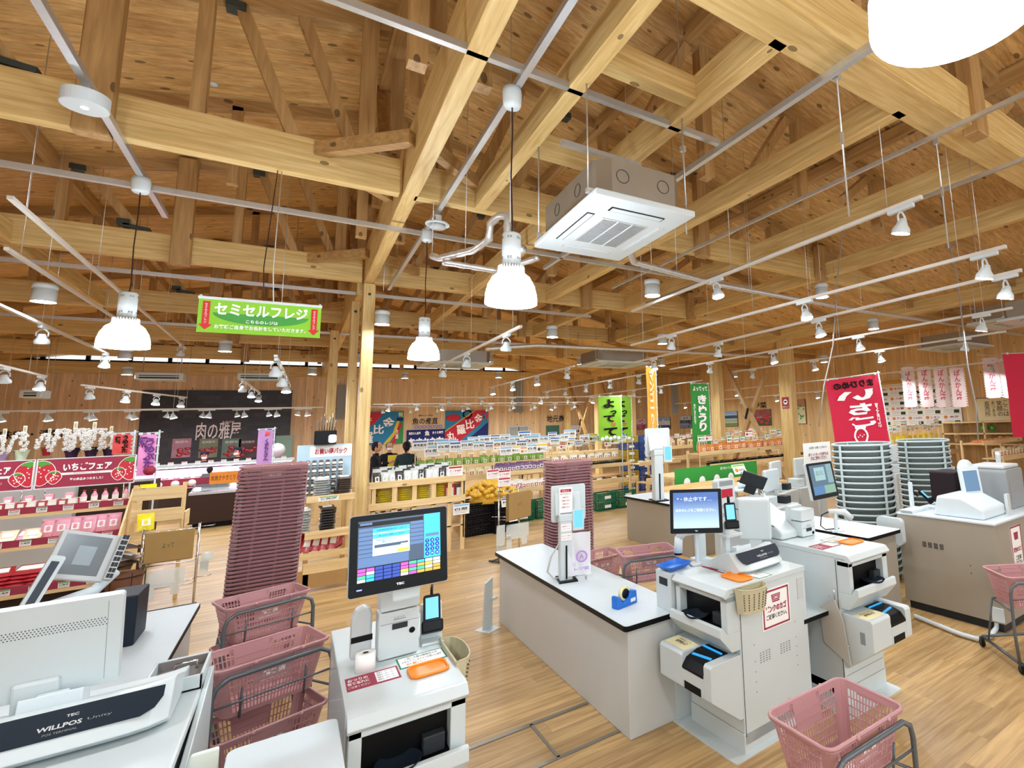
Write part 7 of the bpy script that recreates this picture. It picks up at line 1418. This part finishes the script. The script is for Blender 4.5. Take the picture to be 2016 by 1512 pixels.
a = at(1912, 945, Y=2.75); build('hood', G().lathe([(.1, 0), (.1, .03)], 20, T=Matrix.Translation((0, .06, .12)) @ Matrix.Rotation(math.pi / 2, 4, 'X')), lamin, m); t = thing('monitor_post', 'grey post under the small white framed monitor', 'post', (a.x + .02, 2.8, .6)); build('post', G().box((-.03, -.39, .0), (.03, -.36, a.z - .72)), lgrey, t); build('post_plate', G().box((-.06, -.37, .3), (.06, -.02, .34)), lgrey, t)
t = thing('cash_register', 'white till base with green print behind the small white monitor', 'cash register', (5.75, 2.75, z)); build('shell', G().prism([(-.3, 0), (-.3, .1), (-.1, .2), (.15, .2), (.2, .0)], -.3, .2, 'x'), lamin, t, bev=.02)
t = thing('coin_dispenser', 'grey coin dispenser with a dark window at the right', 'coin dispenser', (6.3, 2.6, z)); build('body', G().prism(rr(-.12, 0, .3, .42, .04), -.1, .3, 'y'), grey, t, bev=.01); build('window', G().box((-.06, -.105, .06), (.22, -.1, .3)), grey, t); build('upper_lid', G().box((-.1, -.08, .42), (.28, .28, .46)), lgrey, t, bev=.015)
t = thing('white_bag_bundle', 'bundle of white carrier bags with green print on the taupe till counter', 'bags', (6.72, 3.05, .98)); g = pillow(.6, .34, .2); build('bundle', g, mat('white_poly', '#eef3f0', .4, bump=.4, scale=9), t); g = G(); write(g, 'よってって', face((0, -.115, .17)), 0, 0, .25, .045); build('lettering', g, green, t)
t = thing('slatted_box', 'dark slatted box beside the white bag bundle', 'box', (6.25, 2.98, .98)); build('box', G().box((-.2, 0, 0), (.12, .3, .38)), mat('dark_plum_box', '#241a1c', .5), t, bev=.02); g = G(); [g.box((-.08, -.004, .02 + k * .044), (.11, 0, .04 + k * .044)) for k in range(8)]; build('slats', g, mat('brown_slat', '#5a4038', .5), t)
# grey oval baskets in two piles
gb = mat('gap_shaded_grey', '#6d7674', .45, vary=.04); rimm = mat('pale_grey_rim', '#b4c2c2', .4, vary=.03)  # body grey darkened to paint the shady gaps between piled rims
def tub():
    g = G(); o0, o1 = rr(-.42, -.36, .42, .36, .3, 8), rr(-.37, -.31, .37, .31, .26, 8); n = len(o0)
    g.tube([(x, y, .1) for x, y in o0], .014, 8, mi=1, closed=True); g.add([(x, y, .1) for x, y in o0] + [(x, y, 0) for x, y in o1], [(i, (i + 1) % n, n + (i + 1) % n, n + i) for i in range(n)], 0)
    for k in (3, 14, 22, 31): x, y = o0[k % n]; g.cb((x, y, .06), (.03, .03, .09), 1)
    return build('grey_basket', g, [gb, rimm])
tb = tub(); first = True
for (x, y, nn, zt, pit, lab) in ((5.62, 3.78, 21, 1.66, .078, 'near'), (6.85, 3.7, 21, 1.62, .078, 'rear')):
    x, y = (6.12, 4.2) if lab == 'near' else (7.75, 4.25)
    for k in range(nn):
        o = tb if first else tb.copy()
        if not first: COL.objects.link(o)
        first = False; o.location = (x + (.03 if lab == 'near' and k < 6 else 0), y, zt - (nn - 1 - k) * pit - .1); o.rotation_euler = (0, 0, .5)
        tag(o, 'grey oval shopping basket in the %s pile at the right' % ('nearer, taller' if lab == 'near' else 'rear, partly hidden'), 'shopping basket', 'grey baskets in the %s pile' % lab)
        if k == nn - 1: o['label'] = 'topmost grey basket of the %s pile at the right' % ('nearer' if lab == 'near' else 'rear'); del o['group']
# rear tills
def rear_till(label, x, y, rz, z=.85):
    t = thing('rear_till', label, 'till', (x, y, 0), rz); build('cabinet', G().box((-.3, -.3, 0), (.3, .3, z)), panelm, t, bev=.01); build('pillar', G().box((-.08, -.05, z), (.08, .08, z + .22)), lgrey, t, bev=.01)
    build('monitor_back', G().prism(rr(-.18, z + .18, .18, z + .48, .03), -.08, -.02, 'y'), white, t, bev=.015); build('printer', G().box((-.26, -.2, z), (-.1, .05, z + .14)), white, t, bev=.012); build('reader', G().box((.12, -.2, z), (.26, -.05, z + .1)), dgrey, t, bev=.01); return t
rear_till('white rear till behind the card terminal of the closed lane', 5.45, 5.3, .2); rear_till('white rear till before the green skirted table', 6.5, 6.2, .3); rear_till('white rear till left of the grey basket pile', 7.3, 6.3, -.1)
rear_till('grey rear till at the right edge of the picture', 7.6, 3.2, .4, 1.0); rear_till('grey rear till behind the coin dispenser', 8.4, 4.3, .2, 1.05); rear_till('white rear till near the thick hanging cable', 8.9, 5.4, -.3, 1.0)
t = thing('round_tray_table', 'white tray table with folded bags near the pine deck', 'table', (5.75, 6.0, 0)); build('top', G().prism(rr(-.42, -.2, .42, .2, .1), .98, 1.0, 'z'), lamin, t); build('legs', G().box((-.3, -.02, 0), (-.26, .02, .98)).box((.2, -.02, 0), (.24, .02, .98)), lgrey, t); build('folded_bags', pillow(.5, .12, .25), lamin, t, loc=(0, 0, 1.0))
a = at(1612, 905, Y=5.6); t = thing('notice_board', 'white notice with red writing on a stand behind the third monitor', 'notice', (a.x, 5.6, 0)); build('stand', G().box((-.03, .02, 0), (.03, .06, 1.3)), lgrey, t); build('sheet', G().box((-.35, 0, 1.2), (.32, .015, 1.62)), paper, t); g = G(); write(g, 'お客様へお願いとお知らせ', face((0, 0, 1.54)), 0, 0, .45, .04); build('heading', g, ink, t); g = G(); write(g, 'ポイントカードお持ちの\n方はご提示ください', face((0, 0, 1.4)), 0, 0, .5, .12, bold=.03); build('lettering', g, maroon, t)
a = at(1565, 990, Y=5.0); t = thing('card_column', 'white column with red notices left of the third monitor', 'checkout terminal', (4.35, 5.0, 0)); build('column', G().prism(rr(-.14, .3, .14, 1.32, .04), -.05, .05, 'y'), white, t); build('base', G().box((-.2, -.2, 0), (.2, .2, .3)), panelm, t); build('red_label', G().box((-.1, -.053, 1.1), (.1, -.05, 1.2)), red, t); g = G(); [write(g, 'お支払い方法', face((0, -.051, 1.0 - .1 * k)), 0, 0, .2, .05) for k in range(3)]; build('lettering', g, ink, t); build('cap', G().box((-.11, -.052, 1.24), (.11, -.04, 1.3)), grey, t)
t = thing('tape_dispenser', 'blue tape dispenser on the counter behind the tablet stand', 'tape dispenser', (4.7, 4.7, .85)); build('base', G().prism([(-.1, 0), (.1, 0), (.1, .02), (.095, .09), (.04, .1), (.0, .04), (-.075, .085), (-.1, .085)], -.035, .035, 'y'), blue, t, bev=.006)
# little monitor at the left counter
t = monitor('monitor', 'grey screened monitor tilted sideways on the far end of the left counter', at(166, 1094, Y=5.2), .55, .25, .3, .3, lambda p, w, h: [build('screen', G().box((-w * .42, -.002, -h * .4), (w * .34, 0, h * .42)), mat('grey_screen', '#5c6468', .25), p), build('dialog', G().box((-w * .15, -.004, -h * .2), (w * .15, -.002, h * .2)), mat('pale_dialog', '#8a979c', .3), p)], bezel=lgrey); t.rotation_euler = (-.3, .35, .45)
build('key_block', G().box((.135, -.03, -.14), (.18, .02, .15)), lgrey, t, bev=.005); g = G(); [g.box((.14 + .018 * (k % 2), -.036, -.13 + .036 * (k // 2)), (.154 + .018 * (k % 2), -.03, -.104 + .036 * (k // 2))) for k in range(16)]; build('keys', g, dgrey, t)
t = thing('customer_display', 'narrow tilted white pole display left of the grey screened monitor', 'display', at(80, 1152, Y=5.0), .5, rot=(0, .35, .3)); build('shell', G().prism(rr(-.035, -.17, .035, .17, .012), -.02, .02, 'y'), lamin, t); build('pole', G().tube([(0, .03, -.1), (0, .05, -.3), (.02, .1, -.52)], .014, 8), lamin, t); build('strip_glass', G().box((-.018, -.022, -.14), (.018, -.02, .14)), mat('dark_strip', '#4a5058', .3), t)
t = thing('cash_register', 'white and navy till body under the grey screened monitor', 'cash register', (-1.02, 5.25, .72)); build('shell', G().box((-.2, -.15, 0), (.05, .2, .3)), lamin, t, bev=.02); build('navy_side', G().box((.05, -.15, 0), (.22, .2, .32)), navyp, t, bev=.01); build('arm', G().tube([(-.2, -.1, .32), (-.02, 0, .36), (.05, .1, .45)], .035, 8), lamin, t); build('round_dial', G().lathe([(.035, 0), (.03, .02)], 14, T=Matrix.Translation((-.02, -.15, .22)) @ Matrix.Rotation(math.pi / 2, 4, 'X')), lgrey, t)
for k in range(4): t = tag(build('cardboard_box', G().box((0, 0, 0), (.4, .3, .3)).box((.1, -.002, .1), (.25, 0, .18), 1), [card, paper]), 'brown cardboard box with a white label in the row under the strawberry stand', 'cardboard box', 'boxes under the strawberry stand'); t.location = (-2.3 - k * .5, 8.85, 0)
